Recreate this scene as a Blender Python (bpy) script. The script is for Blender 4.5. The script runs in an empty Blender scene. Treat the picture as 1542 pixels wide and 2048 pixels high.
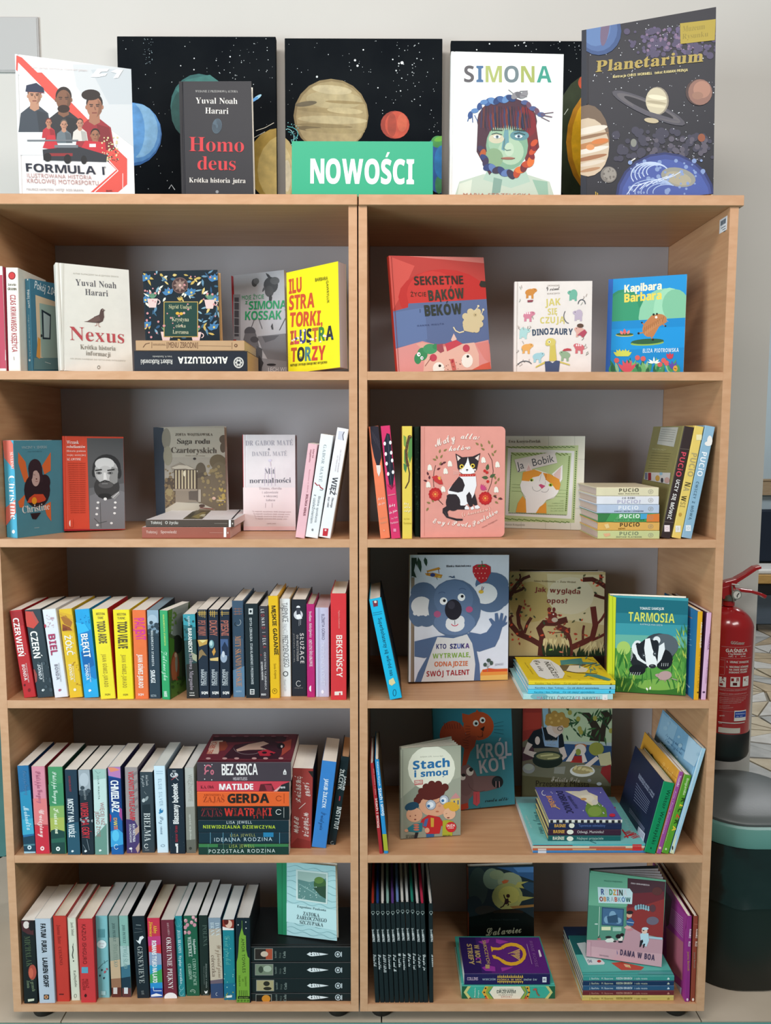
import bpy, math, random
from mathutils import Vector, Matrix
random.seed(7)
C = bpy.context.scene.collection
PI = math.pi

def hexc(h):
    h = h.lstrip('#')
    if len(h) == 3: h = ''.join(c*2 for c in h)
    r = []
    for i in (0, 2, 4):
        c = int(h[i:i+2], 16)/255
        r.append(c/12.92 if c <= .04045 else ((c+.055)/1.055)**2.4)
    return (*r, 1.0)

# ------------------------------------------------------------------ camera
F, CX, CY, CZ, PITCH, YAW, ROLL = 1588.7, .0524, -1.7236, 1.317, .098, .0031, .0013
CAM = Vector((CX, CY, CZ))
def raydir(u, v):
    du, dv = u-771, v-1024
    c, s = math.cos(ROLL), math.sin(ROLL)
    x, y = (c*du+s*dv)/F, -(-s*du+c*dv)/F
    c, s = math.cos(PITCH), math.sin(PITCH)
    d1, d2 = c+s*y, -s+c*y
    c, s = math.cos(YAW), math.sin(YAW)
    return Vector((c*x+s*d1, -s*x+c*d1, d2))
def hit_y(u, v, Y):
    d = raydir(u, v); return CAM+d*((Y-CY)/d.y)
def hit_z(u, v, Z):
    d = raydir(u, v); return CAM+d*((Z-CZ)/d.z)
cam = bpy.data.cameras.new('camera'); cam.sensor_fit = 'HORIZONTAL'; cam.sensor_width = 36
cam.lens = F/1542*36; cam.clip_start = .05
co = bpy.data.objects.new('camera', cam); C.objects.link(co)
fw = raydir(771, 1024).normalized()
rt = (raydir(772, 1024)-raydir(771, 1024)).normalized()
up = rt.cross(fw)
co.matrix_world = Matrix(((rt.x, up.x, -fw.x, CX), (rt.y, up.y, -fw.y, CY), (rt.z, up.z, -fw.z, CZ), (0, 0, 0, 1)))
bpy.context.scene.camera = co

# ------------------------------------------------------------------ light
sc = bpy.context.scene
sc.view_settings.view_transform = 'Standard'; sc.view_settings.look = 'None'
sc.view_settings.gamma = 1; sc.view_settings.use_curve_mapping = False
sc.view_settings.exposure = -.13
w = bpy.data.worlds.new('room_daylight'); w.use_nodes = True; sc.world = w
bg = w.node_tree.nodes['Background']; bg.inputs[0].default_value = (1.0, .97, .93, 1); bg.inputs[1].default_value = .13
def area(name, loc, target, sx, sy, power, col):
    L = bpy.data.lights.new(name, 'AREA'); L.shape = 'RECTANGLE'; L.size = sx; L.size_y = sy
    L.energy = power; L.color = col
    o = bpy.data.objects.new(name, L); C.objects.link(o); o.location = loc
    o.rotation_euler = (Vector(target)-Vector(loc)).to_track_quat('-Z', 'Y').to_euler()
    return o
area('window_light', (-3.05, -2.8, 1.2), (0, .2, .8), 1.7, 1.9, 146, (.83, .93, 1))
area('ceiling_or_fill_light', (-.3, -1.75, 3.2), (0, .1, .7), 1.8, .6, 50, (1, .95, .92))
area('ceiling_or_fill_light', (2.5, 2.2, 2.95), (2.3, 2.6, 0), 1.6, .6, 60, (.95, .97, 1))  # unseen fill lamp, added to brighten the room beyond the wall end
area('ceiling_or_fill_light', (1.9, -2.4, 3.1), (.7, .2, .8), 1.6, .6, 40, (1, .95, .92))

# ------------------------------------------------------------------ materials
MATS = {}
def mat(name, col, rough=.5, spec=.5, metal=0., noise=None, bump=0., coat=0., col2=None, scale=(1, 1, 1), nscale=20):
    if name in MATS: return MATS[name]
    m = bpy.data.materials.new(name); m.use_nodes = True
    n = m.node_tree.nodes; l = m.node_tree.links; b = n['Principled BSDF']
    b.inputs['Base Color'].default_value = hexc(col); b.inputs['Roughness'].default_value = rough
    b.inputs['Specular IOR Level'].default_value = spec; b.inputs['Metallic'].default_value = metal
    b.inputs['Coat Weight'].default_value = coat
    tc = n.new('ShaderNodeTexCoord'); mp = n.new('ShaderNodeMapping'); mp.inputs['Scale'].default_value = scale
    nz = n.new('ShaderNodeTexNoise'); nz.inputs['Scale'].default_value = nscale; nz.inputs['Detail'].default_value = 5
    l.new(tc.outputs['Object'], mp.inputs[0]); l.new(mp.outputs[0], nz.inputs['Vector'])
    if col2:
        r = n.new('ShaderNodeValToRGB'); r.color_ramp.elements[0].color = hexc(col); r.color_ramp.elements[1].color = hexc(col2)
        r.color_ramp.elements[0].position = .35; r.color_ramp.elements[1].position = .65
        l.new(nz.outputs[0], r.inputs[0]); l.new(r.outputs[0], b.inputs['Base Color'])
    if bump:
        bp = n.new('ShaderNodeBump'); bp.inputs['Strength'].default_value = bump; bp.inputs['Distance'].default_value = .002
        l.new(nz.outputs[0], bp.inputs['Height']); l.new(bp.outputs[0], b.inputs['Normal'])
    MATS[name] = m
    return m
WOOD = mat('beech_laminate', '#c99c74', .45, .35, col2='#bf9069', scale=(1, 1, 14), nscale=7, bump=.02)
WOODH = mat('beech_laminate_shelf', '#c99c74', .4, .35, col2='#bf9069', scale=(.7, 14, 7), nscale=7, bump=.02)
EDGE = mat('beech_edge_band', '#cea07c', .5, .3, col2='#c69772', scale=(3, 1, 9), nscale=9)
WALL = mat('painted_wall', '#cdcac4', .85, .2, col2='#c8c6c0', nscale=2.2, bump=.03)

def ink_mat(name, rough, mottled=0., lighten=1.):
    m = bpy.data.materials.new(name); m.use_nodes = True
    n = m.node_tree.nodes; l = m.node_tree.links; b = n['Principled BSDF']
    a = n.new('ShaderNodeAttribute'); a.attribute_name = 'ink'
    b.inputs['Roughness'].default_value = rough; b.inputs['Specular IOR Level'].default_value = .25
    if mottled:
        tc = n.new('ShaderNodeTexCoord'); nz = n.new('ShaderNodeTexNoise'); nz.inputs['Scale'].default_value = 45; nz.inputs['Detail'].default_value = 4
        mr = n.new('ShaderNodeMapRange'); mr.inputs['From Min'].default_value = .3; mr.inputs['From Max'].default_value = .7
        mr.inputs['To Min'].default_value = 1-mottled; mr.inputs['To Max'].default_value = 1+mottled*.4
        mx = n.new('ShaderNodeVectorMath'); mx.operation = 'SCALE'
        l.new(tc.outputs['Object'], nz.inputs['Vector']); l.new(nz.outputs[0], mr.inputs[0])
        l.new(a.outputs['Color'], mx.inputs[0]); l.new(mr.outputs[0], mx.inputs['Scale']); l.new(mx.outputs[0], b.inputs['Base Color'])
    else:
        l.new(a.outputs['Color'], b.inputs['Base Color'])
    return m
COVER = ink_mat('printed_cover', .42, .04)
INK = ink_mat('printing_ink', .45, 0)
PAINT = ink_mat('brushed_paint', .5, .22)
def page_mat():
    m = bpy.data.materials.new('page_edges'); m.use_nodes = True
    n = m.node_tree.nodes; l = m.node_tree.links; b = n['Principled BSDF']
    b.inputs['Roughness'].default_value = .8; b.inputs['Specular IOR Level'].default_value = .15
    tc = n.new('ShaderNodeTexCoord'); mp = n.new('ShaderNodeMapping'); mp.inputs['Scale'].default_value = (3, 1500, 3)
    nz = n.new('ShaderNodeTexNoise'); nz.inputs['Scale'].default_value = 1; nz.inputs['Detail'].default_value = 2
    a = n.new('ShaderNodeAttribute'); a.attribute_name = 'ink'
    mr = n.new('ShaderNodeMapRange'); mr.inputs['To Min'].default_value = .93; mr.inputs['To Max'].default_value = 1.08
    mx = n.new('ShaderNodeVectorMath'); mx.operation = 'SCALE'
    l.new(tc.outputs['Object'], mp.inputs[0]); l.new(mp.outputs[0], nz.inputs['Vector']); l.new(nz.outputs[0], mr.inputs[0])
    l.new(a.outputs['Color'], mx.inputs[0]); l.new(mr.outputs[0], mx.inputs['Scale']); l.new(mx.outputs[0], b.inputs['Base Color'])
    return m
PAGES = page_mat()

# ------------------------------------------------------------------ mesh helpers
def mesh_obj(name, verts, faces, material, parent=None, cols=None, M=None):
    me = bpy.data.meshes.new(name); me.from_pydata([tuple(v) for v in verts], [], faces); me.update()
    me.materials.append(material)
    if cols:
        at = me.attributes.new('ink', 'FLOAT_COLOR', 'FACE')
        at.data.foreach_set('color', [x for c in cols for x in c])
    o = bpy.data.objects.new(name, me); C.objects.link(o)
    if parent: o.parent = parent
    if M is not None: o.matrix_world = M
    return o
def thing(name, label, cat, M=None, group=None):
    o = bpy.data.objects.new(name, None); C.objects.link(o); o.empty_display_size = .02
    if M is not None: o.matrix_world = M
    o['label'] = label; o['category'] = cat
    if group: o['group'] = group
    return o
class MB:
    """collects shapes into one mesh"""
    def __init__(s): s.v = []; s.f = []
    def box(s, x0, x1, y0, y1, z0, z1, b=0.):
        if b <= 0:
            n = len(s.v); s.v += [(x, y, z) for z in (z0, z1) for y in (y0, y1) for x in (x0, x1)]
            s.f += [[n+i for i in q] for q in ((0, 2, 3, 1), (4, 5, 7, 6), (0, 1, 5, 4), (2, 6, 7, 3), (0, 4, 6, 2), (1, 3, 7, 5))]
            return s
        n = len(s.v)   # chamfered box: 24 vertices
        X, Y, Z = (x0, x1), (y0, y1), (z0, z1); sg = (1, -1); idx = {}
        for i in (0, 1):
            for j in (0, 1):
                for k in (0, 1):
                    for a in range(3):
                        p = [X[i]+sg[i]*b, Y[j]+sg[j]*b, Z[k]+sg[k]*b]
                        p[a] = (X[i], Y[j], Z[k])[a]
                        idx[i, j, k, a] = n+len(idx); s.v.append(tuple(p))
        def q(*k): s.f.append([idx[x] for x in k])
        for i in (0, 1): q((i, 0, 0, 0), (i, 1, 0, 0), (i, 1, 1, 0), (i, 0, 1, 0)) if i else q((i, 0, 0, 0), (i, 0, 1, 0), (i, 1, 1, 0), (i, 1, 0, 0))
        for j in (0, 1): q((0, j, 0, 1), (0, j, 1, 1), (1, j, 1, 1), (1, j, 0, 1)) if j else q((0, j, 0, 1), (1, j, 0, 1), (1, j, 1, 1), (0, j, 1, 1))
        for k in (0, 1): q((0, 0, k, 2), (1, 0, k, 2), (1, 1, k, 2), (0, 1, k, 2)) if k else q((0, 0, k, 2), (0, 1, k, 2), (1, 1, k, 2), (1, 0, k, 2))
        for i in (0, 1):
            for j in (0, 1): q((i, j, 0, 0), (i, j, 1, 0), (i, j, 1, 1), (i, j, 0, 1))
            for k in (0, 1): q((i, 0, k, 0), (i, 1, k, 0), (i, 1, k, 2), (i, 0, k, 2))
        for j in (0, 1):
            for k in (0, 1): q((0, j, k, 1), (1, j, k, 1), (1, j, k, 2), (0, j, k, 2))
        for i in (0, 1):
            for j in (0, 1):
                for k in (0, 1): q((i, j, k, 0), (i, j, k, 1), (i, j, k, 2))
        return s
    def prism(s, pts, z0, z1):
        n = len(s.v); k = len(pts)
        s.v += [(x, y, z0) for x, y in pts]+[(x, y, z1) for x, y in pts]
        s.f.append([n+i for i in reversed(range(k))]); s.f.append([n+k+i for i in range(k)])
        s.f += [[n+i, n+(i+1) % k, n+k+(i+1) % k, n+k+i] for i in range(k)]
        return s
    def lathe(s, prof, seg=48, cx=0, cy=0, a0=0, a1=2*PI):
        n = len(s.v); k = len(prof)
        for i in range(seg):
            a = a0+(a1-a0)*i/seg
            s.v += [(cx+r*math.cos(a), cy+r*math.sin(a), z) for r, z in prof]
        for i in range(seg):
            for j in range(k-1):
                a, b = n+i*k+j, n+((i+1) % seg)*k+j
                s.f.append([a, b, b+1, a+1])
        return s
    def tube(s, pts, r, seg=8):
        n = len(s.v); pts = [Vector(p) for p in pts]
        for i, p in enumerate(pts):
            d = (pts[min(i+1, len(pts)-1)]-pts[max(i-1, 0)]).normalized()
            a = d.cross(Vector((0, 0, 1)) if abs(d.z) < .9 else Vector((1, 0, 0))).normalized(); b = d.cross(a)
            rr = r[i] if isinstance(r, (list, tuple)) else r
            s.v += [tuple(p+(a*math.cos(2*PI*j/seg)+b*math.sin(2*PI*j/seg))*rr) for j in range(seg)]
        for i in range(len(pts)-1):
            for j in range(seg):
                s.f.append([n+i*seg+j, n+i*seg+(j+1) % seg, n+(i+1)*seg+(j+1) % seg, n+(i+1)*seg+j])
        s.f.append([n+j for j in range(seg)]); s.f.append([n+(len(pts)-1)*seg+j for j in reversed(range(seg))])
        return s
    def build(s, name, m, parent=None, smooth=False, M=None):
        o = mesh_obj(name, s.v, s.f, m, parent, M=M)
        if smooth:
            o.data.polygons.foreach_set('use_smooth', [True]*len(o.data.polygons))
            try: o.data.set_sharp_from_angle(angle=.6)
            except Exception: pass
        return o
def struct(o): o['kind'] = 'structure'; return o

# ------------------------------------------------------------------ lettering
FONTS = {}; GL = {}
def fcurve(off):
    if off not in FONTS:
        c = bpy.data.curves.new('type', 'FONT'); c.size = 1; c.offset = off; c.resolution_u = 3
        FONTS[off] = (c, bpy.data.objects.new('type', c))
    return FONTS[off]
def raw(ch, off):
    c, o = fcurve(off); c.body = ch
    me = o.to_mesh(); v = [(p.co.x, p.co.y) for p in me.vertices]; f = [list(p.vertices) for p in me.polygons]
    o.to_mesh_clear(); return v, f
MARK = {'Ó': 'O´', 'ó': 'o´', 'Ś': 'S´', 'ś': 's´', 'Ć': 'C´', 'ć': 'c´', 'Ń': 'N´', 'ń': 'n´', 'Ź': 'Z´', 'ź': 'z´', 'Ż': 'Z.', 'ż': 'z.',
        'Ą': 'A,', 'ą': 'a,', 'Ę': 'E,', 'ę': 'e,', 'Ł': 'L/', 'ł': 'l/', 'É': 'E´', 'é': 'e´'}
STY = {'n': (0.0, None, None), 'b': (0, 0x1D5D4, 0x1D5EE), 'B': (.018, 0x1D5D4, 0x1D5EE), 's': (-.006, 0x1D400, 0x1D41A), 'S': (.012, 0x1D400, 0x1D41A), 'c': (.01, 0x1D4D0, 0x1D4EA)}
def glyph(ch, st):
    k = (ch, st)
    if k in GL: return GL[k]
    off, up_, lo_ = STY[st]
    if ch == ' ': GL[k] = ([], [], .33); return GL[k]
    if up_ is None:
        v, f = raw(ch, off)
        a, _ = raw('H'+ch+'H', 0); b, _ = raw('HH', 0)
        adv = max(x for x, y in a)-max(x for x, y in b)+.6*max(off, 0)
        GL[k] = (v, f, adv); return GL[k]
    base, mk = (MARK[ch][0], MARK[ch][1]) if ch in MARK else (ch, '')
    if 'A' <= base <= 'Z': v, f = raw(chr(up_+ord(base)-65), off)
    elif 'a' <= base <= 'z': v, f = raw(chr(lo_+ord(base)-97), off)
    else: v, f = raw(base, .02)
    if not v: GL[k] = ([], [], .3); return GL[k]
    x0, x1 = min(p[0] for p in v), max(p[0] for p in v); y1 = max(p[1] for p in v); cx = (x0+x1)/2; n = len(v)
    v = [(a-x0, b) for a, b in v]; cx -= x0; wd = x1-x0
    if mk == '´': v += [(cx-.04, y1+.05), (cx+.05, y1+.05), (cx+.17, y1+.2), (cx+.05, y1+.2)]
    elif mk == '.': v += [(cx-.06, y1+.06), (cx+.06, y1+.06), (cx+.06, y1+.17), (cx-.06, y1+.17)]
    elif mk == ',': v += [(wd-.16, -.02), (wd-.06, -.02), (wd-.04, -.17), (wd-.2, -.13)]
    elif mk == '/': v += [(cx-.24, .28), (cx+.16, .48), (cx+.16, .56), (cx-.24, .36)]
    if mk: f = f+[[n, n+1, n+2, n+3]]
    GL[k] = (v, f, wd+.05); return GL[k]
CAPH = {}
def caph(st):
    if st not in CAPH: CAPH[st] = max(p[1] for p in glyph('H', st)[0])
    return CAPH[st]
def text_mesh(s, st, spacing=0.):
    V, Fc, ci, x = [], [], [], 0.
    for i, ch in enumerate(s):
        v, f, adv = glyph(ch, st); n = len(V)
        V += [(a+x, b) for a, b in v]; Fc += [[n+j for j in q] for q in f]; ci += [i]*len(f)
        x += adv+spacing
    return V, Fc, ci, x-spacing

# ------------------------------------------------------------------ flat print on a face
def clip(poly, w, h):
    for ax, lim, sgn in ((0, 0, 1), (0, w, -1), (1, 0, 1), (1, h, -1)):
        out = []
        for i in range(len(poly)):
            a, b = poly[i-1], poly[i]
            ia, ib = (a[ax]-lim)*sgn >= 0, (b[ax]-lim)*sgn >= 0
            if ia != ib:
                t = (lim-a[ax])/(b[ax]-a[ax]); out.append((a[0]+(b[0]-a[0])*t, a[1]+(b[1]-a[1])*t))
            if ib: out.append(b)
        poly = out
        if len(poly) < 3: return []
    return poly
class View:
    """a crop of the survey photograph: crop units -> photograph pixels"""
    def __init__(s, ox, oy, k): s.ox, s.oy, s.k = ox, oy, k
    def __call__(s, p): return (s.ox+p[0]*s.k, s.oy+p[1]*s.k)
class Face:
    """a rectangle in space: origin, unit axes u and v, size"""
    def __init__(s, o, u, v, w, h): s.o, s.u, s.v, s.w, s.h = o, u.normalized(), v.normalized(), w, h; s.n = s.u.cross(s.v)
    def at(s, px):
        d = raydir(*px); t = (s.o-CAM).dot(s.n)/d.dot(s.n); q = CAM+d*t-s.o
        return q.dot(s.u), q.dot(s.v)
    def pt(s, a, b, lift): return s.o+s.u*a+s.v*b+s.n*lift
def t(s, x0, y0, x1, y1, h, col='#fff', st='n', sp=0.): return ('t', s, (x0, y0), (x1, y1), h, col, st, sp)
def p(col, *pts): return ('p', col, pts)
def e(col, cx, cy, rx, ry=None, rot=0): return ('e', col, cx, cy, rx, ry or rx, rot)
def l(col, w, *pts): return ('l', col, w, pts)
def r(col, x0, y0, x1, y1): return ('p', col, ((x0, y0), (x1, y0), (x1, y1), (x0, y1)))
def ar(col, cx, cy, rx, ry, a0, a1, w):   # arc stroke
    return ('l', col, w, [(cx+rx*math.cos(math.radians(a0+(a1-a0)*i/12)), cy+ry*math.sin(math.radians(a0+(a1-a0)*i/12))) for i in range(13)])
def leaf(col, x, y, L, wd, ang):
    a = math.radians(ang); ca, sa = math.cos(a), math.sin(a)
    return p(col, *[(x+ca*u*L-sa*v*wd, y+sa*u*L+ca*v*wd) for u, v in ((0, 0), (.3, .5), (.65, .42), (1, 0), (.65, -.42), (.3, -.5))])
def spray(col, n, x0, y0, x1, y1, a, b, seed=1):   # n small dots
    R = random.Random(seed); return [e(col, R.uniform(x0, x1), R.uniform(y0, y1), R.uniform(a, b)) for _ in range(n)]
def stroke(pts, w):
    L, R = [], []
    for i, q in enumerate(pts):
        a, b = pts[max(i-1, 0)], pts[min(i+1, len(pts)-1)]
        dx, dy = b[0]-a[0], b[1]-a[1]; d = math.hypot(dx, dy) or 1
        L.append((q[0]-dy/d*w/2, q[1]+dx/d*w/2)); R.append((q[0]+dy/d*w/2, q[1]-dx/d*w/2))
    return L, R
def emit(face, view, items, parent, art_name, title_name, Minv, material=None):
    if not items: return
    A = ([], [], []); T = ([], [], []); lift = .00035
    def flat(lst):
        for it in lst:
            if isinstance(it, list): yield from flat(it)
            else: yield it
    items = list(flat(items)); step = min(.00004, .0011/max(len(items), 1))
    def put(D, poly, lf, col):
        if len(poly) < 3: return
        n = len(D[0]); D[0].extend(Minv@face.pt(a, b, lf) for a, b in poly); D[1].append(list(range(n, n+len(poly)))); D[2].append(col)
    for it in items:
        lift += step
        if it[0] == 't':
            _, s, p0, p1, h, col, st, sp = it
            a = Vector(face.at(view(p0))); b = Vector(face.at(view(p1)))
            q0, q1 = Vector(view(p0)), Vector(view(p1)); d = (q1-q0).normalized(); mid = (q0+q1)/2
            nn = Vector((d.y, -d.x)); c0 = Vector(face.at(mid)); c1 = Vector(face.at(mid+nn*h*view.k))
            dl = (b-a); L = dl.length; dl.normalize(); pl = Vector((-dl.y, dl.x)); hl = abs((c1-c0).dot(pl))
            V, Fc, ci, wd = text_mesh(s, st, sp)
            if not V: continue
            sx, sy = L/max(wd, .01), hl/caph(st)
            P2 = [a+dl*(x*sx)+pl*(y*sy) for x, y in V]
            n = len(T[0]); T[0].extend(Minv@face.pt(min(max(q.x, .0004), face.w-.0004), min(max(q.y, .0004), face.h-.0004), lift) for q in P2)
            T[1].extend([[n+j for j in f] for f in Fc])
            if isinstance(col, (list, tuple)): T[2].extend(hexc(col[i % len(col)]) for i in ci)
            else: T[2].extend([hexc(col)]*len(Fc))
        elif it[0] == 'p': put(A, clip([face.at(view(q)) for q in it[2]], face.w, face.h), lift, hexc(it[1]))
        elif it[0] == 'e':
            _, col, cx, cy, rx, ry, rot = it; ca, sa = math.cos(math.radians(rot)), math.sin(math.radians(rot))
            N = 8 if rx*view.k < 4 else 20
            pts = [(cx+ca*rx*math.cos(2*PI*i/N)-sa*ry*math.sin(2*PI*i/N), cy+sa*rx*math.cos(2*PI*i/N)+ca*ry*math.sin(2*PI*i/N)) for i in range(N)]
            put(A, clip([face.at(view(q)) for q in pts], face.w, face.h), lift, hexc(col))
        elif it[0] == 'l':
            Ls, Rs = stroke(it[3], it[2])
            for i in range(len(Ls)-1):
                put(A, clip([face.at(view(q)) for q in (Ls[i], Ls[i+1], Rs[i+1], Rs[i])], face.w, face.h), lift, hexc(it[1]))
    if A[1]: mesh_obj(art_name, A[0], A[1], material or INK, parent, A[2])['kind'] = 'stuff'
    if T[1]: mesh_obj(title_name, T[0], T[1], INK, parent, T[2])['kind'] = 'stuff'

# ------------------------------------------------------------------ books
def frame(o, x, y, z):
    return Matrix(((x.x, y.x, z.x, o.x), (x.y, y.y, z.y, o.y), (x.z, y.z, z.z, o.z), (0, 0, 0, 1)))
def cover_section(w, t, hard):
    th = min(.0022 if hard else .0007, t*.2); c = min(.0012, t*.15)
    g = [(.0095, 0), (.0080, .0009), (.0065, .0009), (.005, 0)] if hard and t > .008 else []
    out = [(w, 0)]+[(x, y) for x, y in g]+[(c, 0), (0, c), (0, t-c), (c, t)]+[(x, t-y) for x, y in reversed(g)]+[(w, t)]
    inn = [(w, t-th)]+([(.0095, t-th), (.0065, t-th-.001)] if g else [])+[(th, t-th), (th, th)]+([(.0065, th+.001), (.0095, th)] if g else [])+[(w, th)]
    return out, inn, th
def book(M, w, h, t_, label, group, front='#fff', spine=None, back=None, hard=True, pages='#f8f4ea', view=None,
         art=(), sp=(), bk=(), rnd=0, fan=None, cat='book', mtl=None, name='book', dx=0.):
    cs_ = [M@Vector((a, b, c)) for a in (0, w) for b in (0, t_) for c in (0, h)]; x0, x1 = min(q.x for q in cs_), max(q.x for q in cs_)
    M0 = M; M = M.copy(); M.translation.x += dx
    if M.translation.z < 1.8:   # keep it between the side panels
        lo, hi = (-.7842, -.0218) if (x0+x1) < 0 else (.0188, .7812)
        M.translation.x += max(0, lo-x0-dx)-max(0, x1+dx-hi)
    root = thing(name, label, cat, M, group); M = M0; Minv = M.inverted()
    fc, sc_, bc = hexc(front), hexc(spine or front), hexc(back or spine or front)
    out, inn, th = cover_section(w, t_, hard)
    n = len(out); pg = hexc(pages)
    if not fan and not rnd:
        sec = out+inn; k = len(sec)
        V = [(x, y, 0) for x, y in sec]+[(x, y, h) for x, y in sec]; Fs = []; Cs = []
        for i in range(k):
            j = (i+1) % k; Fs.append([j, i, k+i, k+j])
            a, b = sec[i], sec[j]
            if i >= n-1: Cs.append(pg if i >= n else sc_)
            elif a[1] <= t_*.16 and b[1] <= t_*.16 and (a[0]+b[0])/2 > .0013: Cs.append(fc)
            elif a[1] >= t_*.84 and b[1] >= t_*.84 and (a[0]+b[0])/2 > .0013: Cs.append(bc)
            else: Cs.append(sc_)
        m = n//2   # end caps as strips between outer and inner outline
        half = [(0, 1)]
        cap = []
        lo_o = list(range(0, n)); lo_i = list(range(n, k))
        # end rings: triangulate by bmesh-free quad strips: front board, spine, back board
        def q4(a, b, c, d): cap.append([a, b, c, d])
        fi = [i for i in lo_i if inn[i-n][1] < t_/2]; bi = [i for i in lo_i if inn[i-n][1] >= t_/2]
        fo = [i for i in lo_o if out[i][1] < t_/2]; bo = [i for i in lo_o if out[i][1] >= t_/2]
        for poly, c in ((fo+fi, fc), (bo+bi, bc), ([fo[-1], bo[0], bi[-1], fi[0]], sc_)):
            Fs.append([i for i in poly]); Cs.append(c); Fs.append([k+i for i in reversed(poly)]); Cs.append(c)
        mesh_obj('cover', V, Fs, mtl or COVER, root, Cs)
        ins = .003 if hard else .0004; b = MB().box(th+.0003, w-ins, th+.0001, t_-th-.0001, ins, h-ins)
        mesh_obj('page_block', b.v, b.f, PAGES, root, [pg]*len(b.f))
    elif rnd:   # board book with rounded fore-edge corners
        prof = [(0, 0), (w-rnd, 0)]+[(w-rnd+rnd*math.sin(a), rnd-rnd*math.cos(a)) for a in [PI/16*i for i in range(1, 9)]]
        prof += [(w-rnd+rnd*math.cos(a), h-rnd+rnd*math.sin(a)) for a in [PI/16*i for i in range(0, 9)]]+[(0, h)]
        def slab(y0, y1, sh):
            k = len(prof); q = [(min(x, w-sh), z) for x, z in prof]
            V = [(x, y0, z) for x, z in q]+[(x, y1, z) for x, z in q]
            return V, [list(range(k)), list(range(2*k-1, k-1, -1))]+[[i, k+i, k+(i+1) % k, (i+1) % k] for i in range(k)]
        V, Fs = slab(0, .0015, 0); V2, F2 = slab(t_-.0015, t_, 0); n1 = len(V)
        V3 = [(0, .0015, 0), (0, t_-.0015, 0), (0, t_-.0015, h), (0, .0015, h)]
        mesh_obj('cover', V+V2+V3, Fs+[[i+n1 for i in f] for f in F2]+[[2*n1+3, 2*n1+2, 2*n1+1, 2*n1]], mtl or COVER, root, [fc]*len(Fs)+[bc]*len(F2)+[sc_])
        V, Fs = slab(.0015, t_-.0015, .0008); mesh_obj('page_block', V, Fs, PAGES, root, [pg]*len(Fs))
    else:       # ajar book: boards and leaves fan out from the spine
        nl, ang = fan
        b = MB().box(0, w, 0, th, 0, h); cs = [fc]*6
        b.box(-.0004, th, 0, min(t_, .012), 0, h); cs += [sc_]*6
        mb = len(b.v); b.box(0, w, 0, th, 0, h); ca, sa = math.cos(ang), math.sin(ang)
        b.v[mb:] = [(ca*x-sa*(y), sa*x+ca*y+t_*.6, z) for x, y, z in b.v[mb:]]; cs += [bc]*6
        mesh_obj('cover', b.v, b.f, mtl or COVER, root, cs)
        for i in range(nl):
            a = ang*(i+.35)/nl; pb = MB().box(.003, w-.003, 0, t_*.5/nl, .003, h-.003); ca, sa = math.cos(a), math.sin(a)
            V = [(ca*x-sa*y, sa*x+ca*y+th+(t_*.5)*i/nl, z) for x, y, z in pb.v]
            mesh_obj('leaves', V, pb.f, PAGES, root, [pg]*6)
    X, Y, Z = (Vector(M.col[i][:3]) for i in range(3)); O = M.translation
    if view:
        emit(Face(O, X, Z, w, h), view, list(art), root, 'cover_art', 'cover_title', Minv)
        emit(Face(O+Y*t_, -Y, Z, t_, h), view, list(sp), root, 'spine_art', 'spine_title', Minv)
        emit(Face(O+X*w+Y*t_, -X, Z, w, h), view, list(bk), root, 'back_cover_art', 'back_cover_text', Minv)
    return root

def spine_out(V, bl, br, tl, z, w, label, group, y=None, yaw=0., gap=.0006, h=None, **k):
    """book standing with its spine to the front"""
    if y is None: y = min(max(hit_z(*V(bl), z).y, .002), .2)
    a, b, c = hit_y(*V(bl), y), hit_y(*V(br), y), hit_y(*V(tl), y)
    ln = math.atan2(c.x-a.x, c.z-a.z); H = h or math.hypot(c.x-a.x, c.z-z)
    cl, sl = math.cos(ln), math.sin(ln)
    T = (b.x-a.x)/cl/math.cos(yaw)-gap
    up_ = Vector((sl, 0, cl)); rg = Vector((cl, 0, -sl))
    R = Matrix.Rotation(-yaw, 3, 'Z'); rg = R@rg; up_ = R@up_
    dp = up_.cross(rg)
    o = Vector((a.x, y, z+max(0, T*sl)+.0002))+rg*T
    return book(frame(o, dp, -rg, up_), w, H, T, label, group, view=V, **k)
def face_out(V, bl, br, tl, z, thick, label, group, yl=None, yr=None, lean=.1, **k):
    """book standing with its cover to the front"""
    a = hit_y(*V(bl), yl) if yl is not None else hit_z(*V(bl), z)
    b = hit_y(*V(br), yr) if yr is not None else hit_z(*V(br), z)
    a.z = b.z = z
    ux = (b-a).normalized(); nb = Vector((-ux.y, ux.x, 0)); uz = Vector((0, 0, math.cos(lean)))+nb*math.sin(lean)
    f = Face(a, ux, uz, 1, 1); cu, cv = f.at(V(tl)); rl = math.atan2(cu, cv)
    if abs(rl) < .012: rl = 0
    H = math.hypot(cu, cv); W = (b-a).length*math.cos(rl)
    x2 = ux*math.cos(rl)-uz*math.sin(rl); z2 = uz*math.cos(rl)+ux*math.sin(rl)
    o = a.copy(); o.z += .0003+max(0, W*math.sin(rl))+thick*math.sin(lean)+(W*math.sin(k['fan'][1])*math.sin(lean) if k.get('fan') else 0)
    return book(frame(o, x2, z2.cross(x2), z2), W, H, thick, label, group, view=V, **k)
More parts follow.
